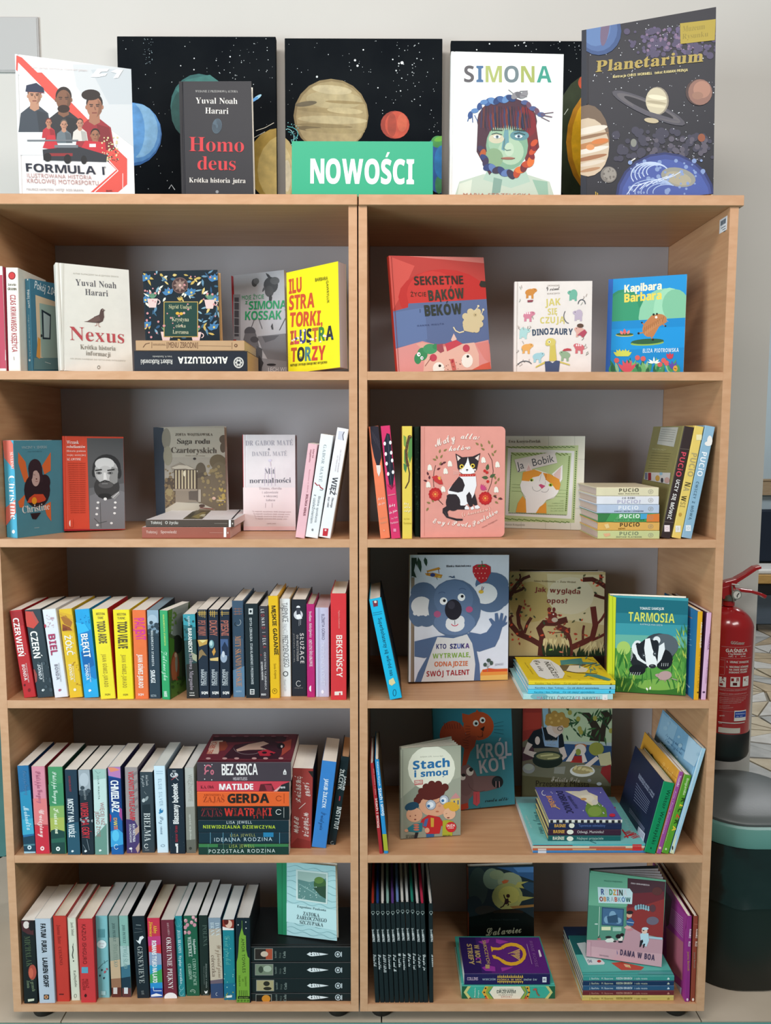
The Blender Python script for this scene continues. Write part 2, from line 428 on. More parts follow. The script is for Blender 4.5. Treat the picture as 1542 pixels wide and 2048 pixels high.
def flat(V, bl, br, tl, z, w, y, label, group, flip=False, **k):
    """book lying down with its spine to the front; returns the height of its upper side"""
    a, b, c = hit_y(*V(bl), y), hit_y(*V(br), y), hit_y(*V(tl), y)
    T = max(c.z-z, .003)
    bpx = k.pop('bpx', None)
    if bpx: w = hit_z(*V(bpx), z+T).y-y
    if flip: M = frame(Vector((a.x, y, z)), Vector((0, 1, 0)), Vector((0, 0, 1)), Vector((1, 0, 0)))
    else: M = frame(Vector((b.x, y, z+T)), Vector((0, 1, 0)), Vector((0, 0, -1)), Vector((-1, 0, 0)))
    book(M, w, abs(b.x-a.x), T-.0002, label, group, view=V, **k)
    return z+T+.0002

# ------------------------------------------------------------------ the room
PSH, ZT, DEP, TH = .3625, 4*.3625+.3656, .3593, .018   # shelf pitch, top of the bookcases, inner depth, board thickness
LZ = [k*PSH for k in range(5)]
FL = -.052; WY = .385
XR = hit_y(1529, 900, WY).x; XL = -.985
def fl_pt(u, v): q = hit_z(u, v, FL); return q
TEAL = mat('teal_floor_vinyl', '#5fa09a', .25, .5, col2='#69aaa3', nscale=6)
BEIGE = mat('beige_floor_slab', '#cdc1ae', .45, .4, col2='#c3b7a3', nscale=5, bump=.04)
fb = MB().box(-3.5, 3.2, -3.2, 6, FL-.06, FL-.012).build('floor', mat('floor_screed', '#8c8577', .8), None); struct(fb)
def floor_slab(name, pts, m, z1=FL, par=fb):
    return MB().prism(pts, FL-.012, z1).build(name, m, par)
floor_slab('teal_floor_sheet', [(-3.5, -3.2), (3.2, -3.2), (3.2, .008), (-3.5, .004)], TEAL)
q0, q1 = fl_pt(0, 1722), fl_pt(17, 1700)
floor_slab('teal_floor_sheet', [(-3.5, q0.y), (q0.x-.02, q0.y-.01), (q1.x+.06, q1.y+.08), (q1.x+.06, 6), (-3.5, 6)], TEAL)
# beige slabs between the teal sheet and the wall
xs = [-3.5, -2.2, -1.45, -.7, .05, .8, 1.245, 2.2, 3.2]
for i in range(len(xs)-1):
    y1 = .74 if i > 1 else q0.y-.015
    floor_slab('floor_tile', [(xs[i]+.0015, .011), (xs[i+1]-.0015, .011), (xs[i+1]-.0015+(.03 if i == 5 else 0), y1), (xs[i]+.0015, y1)], BEIGE)
# irregular marble paving in the room beyond, stone by stone
R = random.Random(11); STN = [mat('paving_marble_%s' % n, a, .4, .4, col2=b, nscale=14, bump=.03) for n, a, b in
    (('grey', '#b9b9b4', '#a5a6a2'), ('cream', '#cbbfa6', '#b6a88e'), ('white', '#d2d1cb', '#c3c0b8'), ('tan', '#c4b193', '#a99a80'))]
nx, ny = 9, 17; X0, X1, Y0, Y1 = 1.02, 2.9, .76, 3.92
G = [[(X0+(X1-X0)*i/nx+(R.uniform(-.07, .07) if 0 < i < nx else 0), Y0+(Y1-Y0)*j/ny+(R.uniform(-.06, .06) if 0 < j < ny else 0)) for i in range(nx+1)] for j in range(ny+1)]
def inset(pts, d):
    cx, cy = sum(a for a, b in pts)/len(pts), sum(b for a, b in pts)/len(pts)
    return [(a+(cx-a)/math.hypot(cx-a, cy-b)*d, b+(cy-b)/math.hypot(cx-a, cy-b)*d) for a, b in pts]
for j in range(ny):
    for i in range(nx):
        qd = [G[j][i], G[j][i+1], G[j+1][i+1], G[j+1][i]]
        cells = [qd] if R.random() < .3 else ([qd[:3], [qd[0], qd[2], qd[3]]] if R.random() < .5 else [[qd[0], qd[1], qd[3]], qd[1:]])
        for cl in cells: MB().prism(inset(cl, .011), FL-.012, FL+R.uniform(-.0015, .0015)).build('paving_stone', R.choice(STN), fb)

# wall behind the bookcases with its free ends
wl = MB().box(XL, XR, WY, WY+.13, FL, 3.1).build('wall_back', WALL); struct(wl)
far = MB().box(-3.5, 4.5, 3.95, 4.05, FL, 3.1).build('wall_far', mat('pale_blue_wall', '#a9b8bd', .8, .2, col2='#a3b2b8', nscale=3)); struct(far)
dz0 = hit_y(1535, 990, 3.93).z; dz1 = hit_y(1535, 958, 3.93).z
tr = MB().box(XR, 4.5, 3.915, 3.949, dz0, dz1-.012).box(XR, 4.5, 3.908, 3.949, dz1-.012, dz1).build('trim_1', mat('oak_rail', '#a08c70', .5, col2='#957f62', scale=(1, 9, 9))); struct(tr)
sk = MB().box(XR, 4.5, 3.92, 3.949, FL+.001, hit_y(1535, 1190, 3.93).z).build('baseboard_far', mat('blue_baseboard', '#93a8bd', .6, col2='#8aa0b6', scale=(.5, 1, 8), nscale=6)); struct(sk)
# bench in front of the far wall
yb = 3.55; zb = lambda v, y=yb: hit_y(1535, v, y).z
bx0 = hit_y(1517, 1150, yb).x-.6
bn = thing('bench', 'dark navy bench with a pale wooden seat edge in the room beyond the wall end', 'bench', Matrix.Translation((0, 0, 0)))
bn.location = (bx0+.9, yb+.15, FL)
def bpart(nm, x0, x1, y0, y1, z0, z1, m, b=.006):
    MB().box(x0-bn.location.x, x1-bn.location.x, y0-bn.location.y, y1-bn.location.y, z0-FL, z1-FL, b).build(nm, m, bn)
navy = mat('navy_upholstery', '#15202e', .7, .3)
bpart('backrest', bx0, bx0+1.8, yb+.26, yb+.33, zb(1125, yb+.26), zb(1020, yb+.26), navy, .012)
bpart('seat_cushion', bx0, bx0+1.8, yb, yb+.26, zb(1149), zb(1149)+.035, mat('white_seat_pad', '#d9d8d2', .7), .01)
bpart('seat_board', bx0, bx0+1.8, yb, yb+.3, zb(1168), zb(1149)-.0005, mat('bench_oak', '#c19a5b', .5, col2='#b28b4e', scale=(1, 9, 9)))
bpart('apron', bx0, bx0+1.8, yb+.01, yb+.28, zb(1189), zb(1168)-.0005, mat('bench_black', '#0c0f12', .5))
for x in (bx0+.03, bx0+1.72):
    bpart('leg', x, x+.05, yb+.02, yb+.07, FL, zb(1189), navy, .003); bpart('leg', x, x+.05, yb+.24, yb+.29, FL, zb(1125, yb+.26), navy, .003)

# pale grey box on the wall, upper left
pa, pb = hit_y(0, 33, WY-.006), hit_y(80, 144, WY-.006)
gp = thing('wall_panel', 'flat light grey square panel mounted on the wall at upper left', 'panel', Matrix.Translation((pb.x-.055, WY-.006, pb.z)))
hgt = pa.z-pb.z
MB().box(-.07, .055, 0, .0055, 0, hgt, .0015).build('housing', mat('grey_enamel', '#b4b3b1', .8, .2), gp)
MB().box(-.066, .051, -.0012, -.0001, .004, hgt-.004).build('cover_plate', mat('grey_enamel_plate', '#b5b4b2', .8, .2), gp)

# ------------------------------------------------------------------ the two bookcases
def bookcase(name, x0, label, over_left, over_right):
    t0 = thing(name, label, 'bookcase', Matrix.Translation((x0+.4, DEP/2, FL)), None); ox, oy, oz = t0.location
    def bd(nm, xa, xb, ya, yb_, za, zb_, m, b=.0007): return MB().box(xa-ox, xb-ox, ya-oy, yb_-oy, za-oz, zb_-oz, b).build(nm, m, t0)
    for xa in (x0, x0+.8-TH):
        bd('side_panel', xa, xa+TH, 0, DEP+.004, -TH, ZT-.0222, WOOD)
        e_ = bd('edge_band', xa, xa+TH, -.0008, -.0001, -TH, ZT-.0222, EDGE, 0)
    bd('bottom_panel', x0+TH+.0001, x0+.8-TH-.0001, 0, DEP, -TH, 0, WOODH); bd('edge_band', x0+TH+.0001, x0+.8-TH-.0001, -.0008, -.0001, -TH, 0, EDGE, 0)
    for k in range(1, 5):
        bd('shelf', x0+TH+.0001, x0+.8-TH-.0001, .0004, DEP, LZ[k]-TH, LZ[k], WOODH)
        bd('edge_band', x0+TH+.0001, x0+.8-TH-.0001, -.0005, .0003, LZ[k]-TH, LZ[k], EDGE, 0)
    bd('back_panel', x0+TH+.0002, x0+.8-TH-.0002, DEP+.0003, DEP+.004, -TH, ZT-.0222, mat('grey_back_board', '#b7b5b8', .45, .5, col2='#b0aeb1', nscale=3))
    xa, xb = x0-over_left, x0+.8+over_right
    bd('top_panel', xa, xb, -.006, DEP+.004, ZT-.022, ZT, WOODH, .0012); bd('edge_band', xa+.001, xb-.001, -.0068, -.0061, ZT-.021, ZT-.001, EDGE, 0)
    for xa in (x0+.05, x0+.75):
        for ya in (.05, DEP-.05):
            MB().lathe([(0, FL-oz), (.024, FL-oz), (.026, FL-oz+.004), (.026, FL-oz+.022), (.02, -TH-.0001-oz), (0, -TH-.0001-oz)], 24, xa-ox, ya-oy).build('foot', mat('black_foot', '#15140f', .5), t0, True)
    return t0
bookcase('bookcase', -.803, 'beech bookcase on the left, cut off by the picture edge at its top left', .008, .001)
rc = bookcase('bookcase', 0, 'beech bookcase on the right beside the fire extinguisher', -.0005, .0085)
# inventory sticker on the right side panel
A3 = View(880, 20, .42931)
st_l, st_r = hit_y(*A3((1287, 1010)), 0), hit_y(*A3((1332, 1010)), 0)
sx = .8-TH-.0004
yA, yB = .012, .05
zs0, zs1 = 1.750, 1.779
st_ = MB().box(-.0002, 0, yA, yB, zs0, zs1); o = st_.build('inventory_sticker', mat('sticker_white', '#e9ebee', .5), None)
o.location = (sx+.0003, 0, 0); o['label'] = 'small white inventory sticker inside the right bookcase at the upper right'; o['category'] = 'sticker'
bars = MB()
R = random.Random(3); yy = yA+.006
while yy < yB-.006:
    wd = R.choice((.0006, .001, .0014)); bars.box(-.00045, -.00021, yy, yy+wd, zs1-.014, zs1-.004); yy += wd+R.choice((.0006, .0012))
for i in range(3): bars.box(-.00045, -.00021, yA+.006, yB-.01-.006*i, zs1-.0205-.005*i, zs1-.0190-.005*i)
bars.build('barcode', mat('sticker_ink', '#53616e', .5), o)['kind'] = 'stuff'

# ------------------------------------------------------------------ fire extinguisher on the wall
ey = WY-.085; ex = hit_y(1452, 1300, ey).x; er = .064
ez0, ez1 = hit_y(1452, 1517, ey-.03).z, hit_y(1452, 1222, ey).z
RED = mat('extinguisher_red', '#a81a1e', .22, .5, coat=.6); BLK = mat('black_rubber', '#121413', .5)
ft = thing('fire_extinguisher', 'red fire extinguisher with white lettering hanging on the wall beside the right bookcase', 'fire extinguisher', Matrix.Translation((ex, ey, ez0)))
H = ez1-ez0; zb_ = .075
prof = [(0, zb_), (er, zb_), (er, H-.035)]+[(er*math.cos(a)*.78+er*.22*(1-a/1.6), H-.035+.05*math.sin(a)) for a in [i*.157 for i in range(1, 10)]]+[(.016, H+.016), (.016, H+.03), (0, H+.03)]
MB().lathe(prof, 56).build('cylinder', RED, ft, True)
MB().lathe([(0, 0), (er-.012, 0), (er-.002, .01), (er+.001, .02), (er+.001, zb_+.001), (er-.001, zb_+.004), (0, zb_+.004)], 56).build('base_skirt', BLK, ft, True)
MB().lathe([(0, H+.03), (.019, H+.03), (.019, H+.042), (.013, H+.046), (.013, H+.066), (0, H+.066)], 24).build('valve', mat('brushed_steel', '#8c8880', .35, metal=.9), ft, True)
gz = H+.047
g = MB().lathe([(0, 0), (.0125, 0), (.0135, .004), (.0125, .008), (0, .008)], 24); g.v = [(x+.012, -z-.014, y+gz) for x, y, z in g.v]
gg = g.build('pressure_gauge', mat('gauge_rim', '#c4c2ba', .3, metal=.8), ft, True)
g = MB().lathe([(0, 0), (.0095, 0), (.0095, .0008), (0, .0008)], 20); g.v = [(x+.012, -z-.0222, y+gz) for x, y, z in g.v]; g.build('gauge_dial', mat('dial_white', '#e7e5dd', .4), gg)
g = MB(); g.tube([(.012, -.0235, gz-.001), (.017, -.0235, gz+.005)], .0012, 6); g.tube([(.012, -.0235, gz-.001), (.0125, -.0235, gz-.006)], .001, 6); g.build('needle', BLK, gg)
def P3(u, v, dy=0): q = hit_y(u, v, ey+dy); return (q.x-ex, dy, q.z-ez0)
def bar(nm, pts, wd, m=RED):
    b = MB(); P = [Vector(P3(*q[:2])) for q in pts]; n = len(P); hw = wd/2
    for i, q in enumerate(P):
        a_, b_ = P[max(i-1, 0)], P[min(i+1, n-1)]; d = (b_-a_).normalized(); nn = Vector((-d.z, 0, d.x)); th = pts[i][2]
        b.v += [tuple(q+nn*th+Vector((0, y, 0))) for y in (-hw, hw)]+[tuple(q-nn*th+Vector((0, y, 0))) for y in (hw, -hw)]
    for i in range(n-1):
        for j in range(4): b.f.append([4*i+j, 4*i+(j+1) % 4, 4*i+4+(j+1) % 4, 4*i+4+j])
    b.f += [[3, 2, 1, 0], [4*n-4, 4*n-3, 4*n-2, 4*n-1]]
    o = b.build(nm, m, ft)
    bv = o.modifiers.new('soft', 'BEVEL'); bv.width = .002; bv.segments = 2
bar('upper_lever', [(1438, 1182, .015), (1452, 1170, .013), (1470, 1160, .006), (1490, 1148, .005), (1508, 1136, .005), (1519, 1133, .004)], .024)
bar('carrying_handle', [(1450, 1180, .005), (1475, 1179, .0045), (1500, 1182, .004), (1520, 1188, .004), (1529, 1193, .005)], .022)
bar('valve_body', [(1438, 1186, .016), (1462, 1178, .014), (1468, 1176, .008)], .026)
g = MB(); g.tube([P3(1463, 1168, -.02), P3(1478, 1170, -.02)], .0016, 6); g.tube([P3(1464, 1172, -.02), P3(1465, 1190, -.02), P3(1468, 1204, -.02)], .002, 6); g.build('safety_pin', mat('pin_steel', '#b9b7b0', .3, metal=.8), ft, True)
MB().tube([P3(1420, 1180, .0), P3(1404, 1200, 0), P3(1400, 1260, 0), P3(1400, 1420, .0)], .008, 10).build('hose', BLK, ft, True)
MB().box(-.03, .03, er+.001, .0845, H-.05, H+.02, .002).build('wall_bracket', mat('bracket_grey', '#55585a', .4, metal=.6), ft)
# lettering wrapped round the cylinder
C4 = View(1190, 1150, .22827)
def cyl_pt(px, lift=.0006):
    d = raydir(*px); ox, oy = CX-ex, CY-ey; a = d.x**2+d.y**2; b = 2*(ox*d.x+oy*d.y); rr = er+lift; c = ox*ox+oy*oy-rr*rr
    D = max(b*b-4*a*c, 0); tt = (-b-math.sqrt(D))/(2*a); q = CAM+d*tt; return math.atan2(q.x-ex, -(q.y-ey)), q.z-ez0
def on_cyl(th_, z, lift): return ((er+lift)*math.sin(th_), -(er+lift)*math.cos(th_), z)
def wrap(items, nm):
    V, Fs, Cs = [], [], []
    for n_, it in enumerate(items):
        lf = .0004+.00003*n_
        if it[0] == 't':
            _, s, p0, p1, h, col, stl, sp_ = it
            a, z = cyl_pt(C4(p0)); b, z2 = cyl_pt(C4(p1)); v, f, ci, wd = text_mesh(s, stl, sp_)
            _, zt = cyl_pt(C4((p0[0], p0[1]-h))); sy = (zt-z)/caph(stl); n = len(V)
            V += [on_cyl(a+(b-a)*x/wd, z+(z2-z)*x/wd+y*sy, lf) for x, y in v]; Fs += [[n+j for j in q] for q in f]; Cs += [hexc(col)]*len(f)
        else:
            (x0, y0), _, (x1, y1), _ = it[2]; a, z0 = cyl_pt(C4((x0, y1))); b, _ = cyl_pt(C4((x1, y1))); _, z1 = cyl_pt(C4((x0, y0))); N = 12
            n = len(V); V += [on_cyl(a+(b-a)*i/N, zz, lf) for i in range(N+1) for zz in (z0, z1)]
            Fs += [[n+2*i, n+2*i+2, n+2*i+3, n+2*i+1] for i in range(N)]; Cs += [hexc(it[1])]*N
    mesh_obj(nm, V, Fs, INK, ft, Cs)['kind'] = 'stuff'
W_ = '#e3ddd6'
its = [t('GGGaser', 1190, 605, 1312, 610, 26, '#b3aba3', 'b'), r('#c9837f', 1108, 622, 1368, 626), t('GAŚNICA', 1145, 675, 1335, 672, 30, W_, 'b'),
       t('6 kg PROSZKU ABC', 1168, 697, 1322, 697, 14, W_, 'b'), t('ABC  E     GP-6x', 1168, 718, 1322, 716, 12, W_), r('#c9837f', 1104, 722, 1366, 725),
       r('#c9837f', 1098, 738, 1134, 741), r('#c9837f', 1094, 800, 1130, 803), r('#c9837f', 1132, 738, 1135, 870), r('#c9837f', 1094, 868, 1132, 871),
       t('1.', 1155, 766, 1168, 766, 15, W_, 'b'), t('USUNĄĆ ZAWLECZKĘ', 1182, 770, 1345, 766, 18, W_, 'b'), t('2.', 1150, 812, 1163, 812, 15, W_, 'b'),
       t('NACISNĄĆ DŹWIGNIĘ', 1178, 812, 1342, 806, 17, W_, 'b'), t('NA DWIE SEKUNDY', 1175, 836, 1335, 830, 15, W_, 'b'), t('SKIEROWAĆ STRUMIEŃ', 1172, 860, 1330, 852, 15, W_, 'b'),
       r(W_, 1086, 888, 1146, 975), t('A', 1098, 935, 1140, 935, 42, '#8e1518', 'B'), r('#8e1518', 1092, 945, 1120, 966),
       r(W_, 1184, 894, 1268, 978), t('B', 1238, 936, 1262, 934, 34, '#8e1518', 'B'), r('#8e1518', 1192, 904, 1216, 930), r('#5c1417', 1206, 944, 1244, 968),
       r(W_, 1292, 892, 1340, 976), t('C', 1306, 934, 1334, 932, 34, '#8e1518', 'B')]
for i, (y, x1) in enumerate(((1008, 1330), (1040, 1326), (1072, 1322), (1088, 1318), (1104, 1300), (1120, 1280), (1150, 1180), (1166, 1210))):
    its.append(t('STOSOWAĆ DO GASZENIA URZĄDZEŃ ELEKTRYCZNYCH' if i < 2 else 'gaśnica przenośna proszkowa temperatura stosowania', 1090, y, x1, y-3, 12 if i < 2 else 9, '#d3a8a4'))
its += [r('#c9837f', 1086, 984, 1340, 987), r('#c9837f', 1086, 1046, 1336, 1049), r('#c9837f', 1084, 1182, 1314, 1185), r(W_, 1216, 1188, 1316, 1280), r('#24429b', 1222, 1198, 1316, 1250), t('KONTROLA', 1232, 1222, 1312, 1216, 12, '#c5cfe8', 'b'), t('do 04', 1234, 1244, 1290, 1240, 12, '#c5cfe8'),
        r('#d8cfc8', 1080, 1280, 1308, 1288), t('serwis', 1090, 1236, 1134, 1236, 14, W_), t('legalizacja', 1084, 1300, 1112, 1300, 10, W_), r('#cfc8bd', 1080, 1328, 1268, 1374)]
wrap(its, 'printed_label')

# ------------------------------------------------------------------ waste bin
yb0 = hit_z(1470, 1998, FL).y
bz = hit_y(1470, 1663, yb0-.005).z; bzb = hit_y(1470, 1701, yb0-.005).z
bx0, bx1 = .806, 1.13; by0, by1 = yb0, min(yb0+.30, WY-.02)
def rrect(x0, x1, y0, y1, rd, n=10):
    P = []
    for cx, cy, a0 in ((x1-rd, y1-rd, 0), (x0+rd, y1-rd, 90), (x0+rd, y0+rd, 180), (x1-rd, y0+rd, 270)):
        P += [(cx+rd*math.cos(math.radians(a0+90*i/n)), cy+rd*math.sin(math.radians(a0+90*i/n))) for i in range(n+1)]
    return P
bt = thing('waste_bin', 'black waste bin with a grey lid and a teal rim, beside the right bookcase', 'bin', Matrix.Translation(((bx0+bx1)/2, (by0+by1)/2, FL)))
bcx, bcy = (bx0+bx1)/2, (by0+by1)/2
def loft(rings, nm, m, cap=True, smooth=True, wob=0, par=bt):
    b = MB(); k = len(rings[0][0])
    for pts, z in rings: b.v += [(x-bcx, y-bcy, (z(x, y) if callable(z) else z)-FL) for x, y in pts]
    for i in range(len(rings)-1):
        for j in range(k): b.f.append([i*k+j, i*k+(j+1) % k, (i+1)*k+(j+1) % k, (i+1)*k+j])
    if cap: b.f += [list(reversed(range(k))), [(len(rings)-1)*k+j for j in range(k)]]
    return b.build(nm, m, par, smooth)
rr = .14
def ring(ins): return rrect(bx0+ins, bx1-ins, by0+ins, by1-ins, max(rr-ins, .02))
H2 = bzb-FL
BLKP = mat('black_bin_plastic', '#10140f', .38, .5)
loft([(ring(.028), FL), (ring(.022), FL+.006), (ring(.008), FL+.62*H2)], 'bucket', BLKP)
R = random.Random(5)
bagr = []
for s_ in range(8):
    f_ = s_/7; ins = .003-.006*math.sin(f_*PI)
    pts = ring(ins); pts = [(x+.0022*math.sin(i*1.9+s_*2.1), y+.0025*math.sin(i*1.3+s_*1.7)) for i, (x, y) in enumerate(pts)]
    bagr.append((pts, (lambda f_: (lambda x, y: FL+.6*H2+(H2*.4)*f_+.006*math.sin(x*60+f_*5)*(1-f_)))(f_)))
loft(bagr, 'bin_bag', mat('black_bag_film', '#151b1b', .22, .6, nscale=9, bump=.6), cap=False)
TL = mat('teal_bin_rim', '#5f8d84', .4, .4)
# rim: lower at the finger notch, sloping slightly up to the back
slope = lambda z: (lambda x, y: z+.02*(y-by0)/(by1-by0))
loft([(ring(0), slope(bzb)), (ring(-.002), slope(bzb+.004)), (ring(-.001), slope(bz-.004)), (ring(.001), slope(bz)), (ring(.012), slope(bz+.001)), (ring(.014), slope(bz-.02)), (ring(.012), slope(bzb))], 'rim', TL, cap=False)
LID = mat('grey_lid_plastic', '#565c5b', .42, .5, nscale=200, bump=.08)
sl = lambda z: (lambda x, y: z+.03*(y-by0)/(by1-by0))
loft([(ring(.016), sl(bz-.01)), (ring(.016), sl(bz+.004)), (ring(.019), sl(bz+.008)), (ring(.04), sl(bz+.014)), (ring(.075), sl(bz+.02)), (ring(.11), sl(bz+.023))], 'lid', LID)
MB().box(.02, .17, by0-bcy-.0035, by0-bcy+.02, bz-FL-.002, bz-FL+.006, .002).build('finger_notch', mat('notch_dark', '#0b1014', .5), bt)

# ------------------------------------------------------------------ survey views
A1 = View(0, 20, .36316); A2 = View(540, 20, .23346); A4 = View(0, 480, .23346); A5 = View(260, 480, .31128)
A6 = View(720, 480, .2594); A7 = View(1020, 480, .29831); B1 = View(0, 840, .19455); B2 = View(270, 840, .14916)
B3 = View(470, 840, .16861); B4 = View(720, 830, .20104); B5 = View(1000, 840, .13184); B6 = View(1150, 830, .20104)
B7 = View(0, 1160, .16861); B8 = View(220, 1160, .16861); C1 = View(440, 1150, .18158); C2 = View(720, 1100, .20752)
C3 = View(1000, 1110, .15625); C5 = View(0, 1460, .15564); C6 = View(200, 1460, .14267); C7 = View(370, 1440, .22698)
C8 = View(720, 1400, .22049); D1 = View(1000, 1400, .27886); D3 = View(0, 1740, .16861); D4 = View(240, 1740, .16861)
D5 = View(450, 1700, .18807); D6 = View(720, 1720, .16014); D7 = View(880, 1720, .16213); D8 = View(1110, 1700, .20752)
WH = '#f2f0ea'; BK = '#15181c'

# ================================================================== on top of the bookcases
# three painted canvases
def canvas(px0, px1, top, label, items, V=View(0, 0, 1)):
    y = WY-.045; a, b = hit_y(px0, top, y), hit_y(px1, top, y); w_ = b.x-a.x; h_ = a.z-ZT-.0005
    M = frame(Vector((a.x, y-.012, ZT+.0003)), Vector((1, 0, 0)), Vector((0, math.cos(.03), -math.sin(.03))), Vector((0, math.sin(.03), math.cos(.03))))
    tt = thing('painting', label, 'painting', M, 'space canvases behind the books')
    MB().box(0, w_, 0, .0175, 0, h_, .001).build('canvas', mat('night_sky_paint', '#080e14', .7, .08, col2='#12171b', nscale=7, bump=.1), tt)
    MB().box(.004, w_-.004, .0178, .024, .004, .045).box(.004, w_-.004, .0178, .024, h_-.045, h_-.004).box(.004, .04, .0178, .024, .046, h_-.046).box(w_-.04, w_-.004, .0178, .024, .046, h_-.046).build('stretcher', mat('pine_stretcher', '#c8a97c', .6), tt)
    X, Z = Vector(M.col[0][:3]), Vector(M.col[2][:3])
    emit(Face(M.translation, X, Z, w_, h_), V, items, tt, 'painted_scene', 'painted_marks', M.inverted(), PAINT)
stars = lambda n, x0, y0, x1, y1, s: spray('#c9d2d4', n, x0, y0, x1, y1, .35, 1.0, s)
canvas(233, 551, 71, 'dark space canvas with a pale blue planet and a teal one, leftmost of three', [
    stars(90, 240, 76, 545, 380, 1), stars(30, 430, 80, 545, 160, 2), spray('#e8eef0', 5, 360, 90, 480, 140, 1, 1.8, 3), spray('#9fb6bd', 30, 286, 74, 306, 130, .4, .8, 4),
    e('#2f6a68', 398, 213, 57, 65), e('#245652', 392, 224, 50, 58), p('#3c7c76', (352, 180), (372, 160), (420, 150), (440, 165), (400, 172), (365, 192)), e('#36706c', 400, 190, 30, 8, -10),
    e('#3c6fae', 262, 269, 62, 64), e('#5a93cc', 268, 266, 54, 60), e('#86b8de', 276, 262, 40, 54), e('#5f9ad2', 262, 262, 28, 56), p('#2f62a4', (240, 215), (262, 206), (254, 330), (238, 320)),
    e('#aee0f5', 514, 196, 11, 3.2, -35), e('#5aa2e0', 510, 199, 8, 3, -35), e('#b99a45', 560, 330, 66, 74), e('#d3ba70', 575, 340, 60, 72), l('#e8e2cf', 1.2, (512, 262), (530, 256), (548, 246)), l('#dfe0d0', 1, (508, 276), (530, 264)), l('#dfe6ea', 1.4, (338, 378), (343, 370), (350, 380))])
canvas(569, 885, 75, 'dark space canvas with a banded sand planet and a small red planet, middle of three', [
    stars(110, 575, 80, 880, 270, 5), spray('#e5ecec', 7, 690, 100, 830, 200, 1, 1.9, 6), spray('#c9d2d4', 26, 790, 84, 850, 200, .5, 1.3, 7), e('#eef2f2', 804, 126, 3.2), e('#e0e6e6', 710, 121, 2.3), e('#e0e6e6', 715, 132, 2.3), e('#cfd6d6', 634, 154, 2.2),
    e('#8d7a52', 662, 232, 75, 74), e('#a9976c', 663, 233, 71, 70), e('#b5a67c', 668, 200, 56, 18, 3), e('#9c8a5f', 660, 222, 66, 5, 3), e('#bdae84', 665, 240, 70, 8, 2), e('#8f7e55', 650, 252, 56, 4, 3), e('#c0b084', 690, 222, 36, 6, 4), e('#746543', 622, 258, 30, 5, 5), e('#6a6048', 612, 208, 22, 5, -8), e('#c4b68e', 664, 180, 40, 9, 5), e('#a08f63', 670, 262, 60, 5, 2), e('#978458', 690, 205, 40, 3, 3),
    e('#9b3a2c', 790, 250, 29, 28), e('#c5503a', 794, 250, 24, 27), e('#a84432', 784, 250, 9, 24), e('#cf6246', 804, 246, 10, 18),
    ar('#4fb7bd', 576, 268, 20, 14, -90, 70, 1.6), ar('#9fd8dc', 574, 276, 14, 18, -90, 60, 1.4), ar('#2b7f86', 576, 290, 18, 26, -90, 20, 2), spray('#8fe0e2', 22, 570, 245, 596, 300, .6, 1.2, 8),
    e('#c9b57c', 556, 340, 38, 70), e('#d8c894', 556, 350, 30, 64), e('#e6dcbc', 574, 352, 8, 32), e('#2b5ca3', 884, 330, 42, 58), e('#4b9650', 876, 284, 14, 12), e('#3f8d59', 878, 370, 8, 18), e('#2c7dbc', 884, 325, 16, 34), e('#6cb23f', 880, 278, 12, 5, -15)])
canvas(902, 1220, 80, 'dark space canvas with a yellow sun limb, mostly hidden, rightmost of three', [
    stars(80, 1040, 84, 1165, 380, 9), spray('#e5ecec', 8, 910, 83, 1120, 104, .8, 1.6, 10), e('#2c3a1e', 1200, 290, 100, 150), e('#c98a12', 1206, 285, 74, 112), e('#f0b81c', 1212, 285, 70, 108), e('#c5502e', 1168, 166, 12, 14), e('#c34a2c', 1172, 166, 8), l('#dfe8d8', 1.2, (1128, 230), (1136, 218))])

# racing book
F1S = '#c9d0d4'
def dk(c): return '#'+''.join('%02x' % int(int(c[i:i+2], 16)*.82) for i in (1, 3, 5))
def person(x, y, s, skin, hair, body, cap=None):
    L = [p(body, (x-s*1.7, y+s*3.9), (x-s*1.45, y+s*1.9), (x-s*.5, y+s*1.15), (x+s*.5, y+s*1.15), (x+s*1.45, y+s*1.9), (x+s*1.8, y+s*3.9)), p(skin, (x-s*.42, y+s*.5), (x+s*.42, y+s*.5), (x+s*.5, y+s*1.45), (x, y+s*1.7), (x-s*.5, y+s*1.4)),
         e(hair, x, y-s*.26, s*.74, s*.86), e(skin, x-s*.7, y+s*.1, s*.12, s*.2), e(skin, x+s*.7, y+s*.1, s*.12, s*.2), e(skin, x, y+s*.1, s*.68, s*.93), p(dk(skin), (x+s*.28, y-s*.6), (x+s*.66, y-s*.2), (x+s*.64, y+s*.5), (x+s*.2, y+s*1.0), (x+s*.36, y+s*.3)), l('#3c2c26', s*.1, (x-s*.45, y-s*.14), (x-s*.12, y-s*.12)), l('#3c2c26', s*.1, (x+s*.12, y-s*.12), (x+s*.45, y-s*.14)), p(dk(body), (x+s*.2, y+s*1.6), (x+s*1.3, y+s*1.9), (x+s*1.7, y+s*3.9), (x+s*.5, y+s*3.9)), e('#5a4037', x-s*.27, y+s*.02, s*.14, s*.07), e('#5a4037', x+s*.27, y+s*.02, s*.14, s*.07), l('#7c5443', s*.1, (x, y+s*.05), (x+s*.1, y+s*.35)), l('#80463c', s*.11, (x-s*.22, y+s*.6), (x+s*.22, y+s*.6))]
    if cap: L += [p(cap, (x-s*.82, y-s*.35), (x-s*.7, y-s*.95), (x, y-s*1.2), (x+s*.75, y-s*.95), (x+s*.85, y-s*.35), (x+s*1.15, y-s*.15), (x+s*.3, y-s*.3))]
    return L
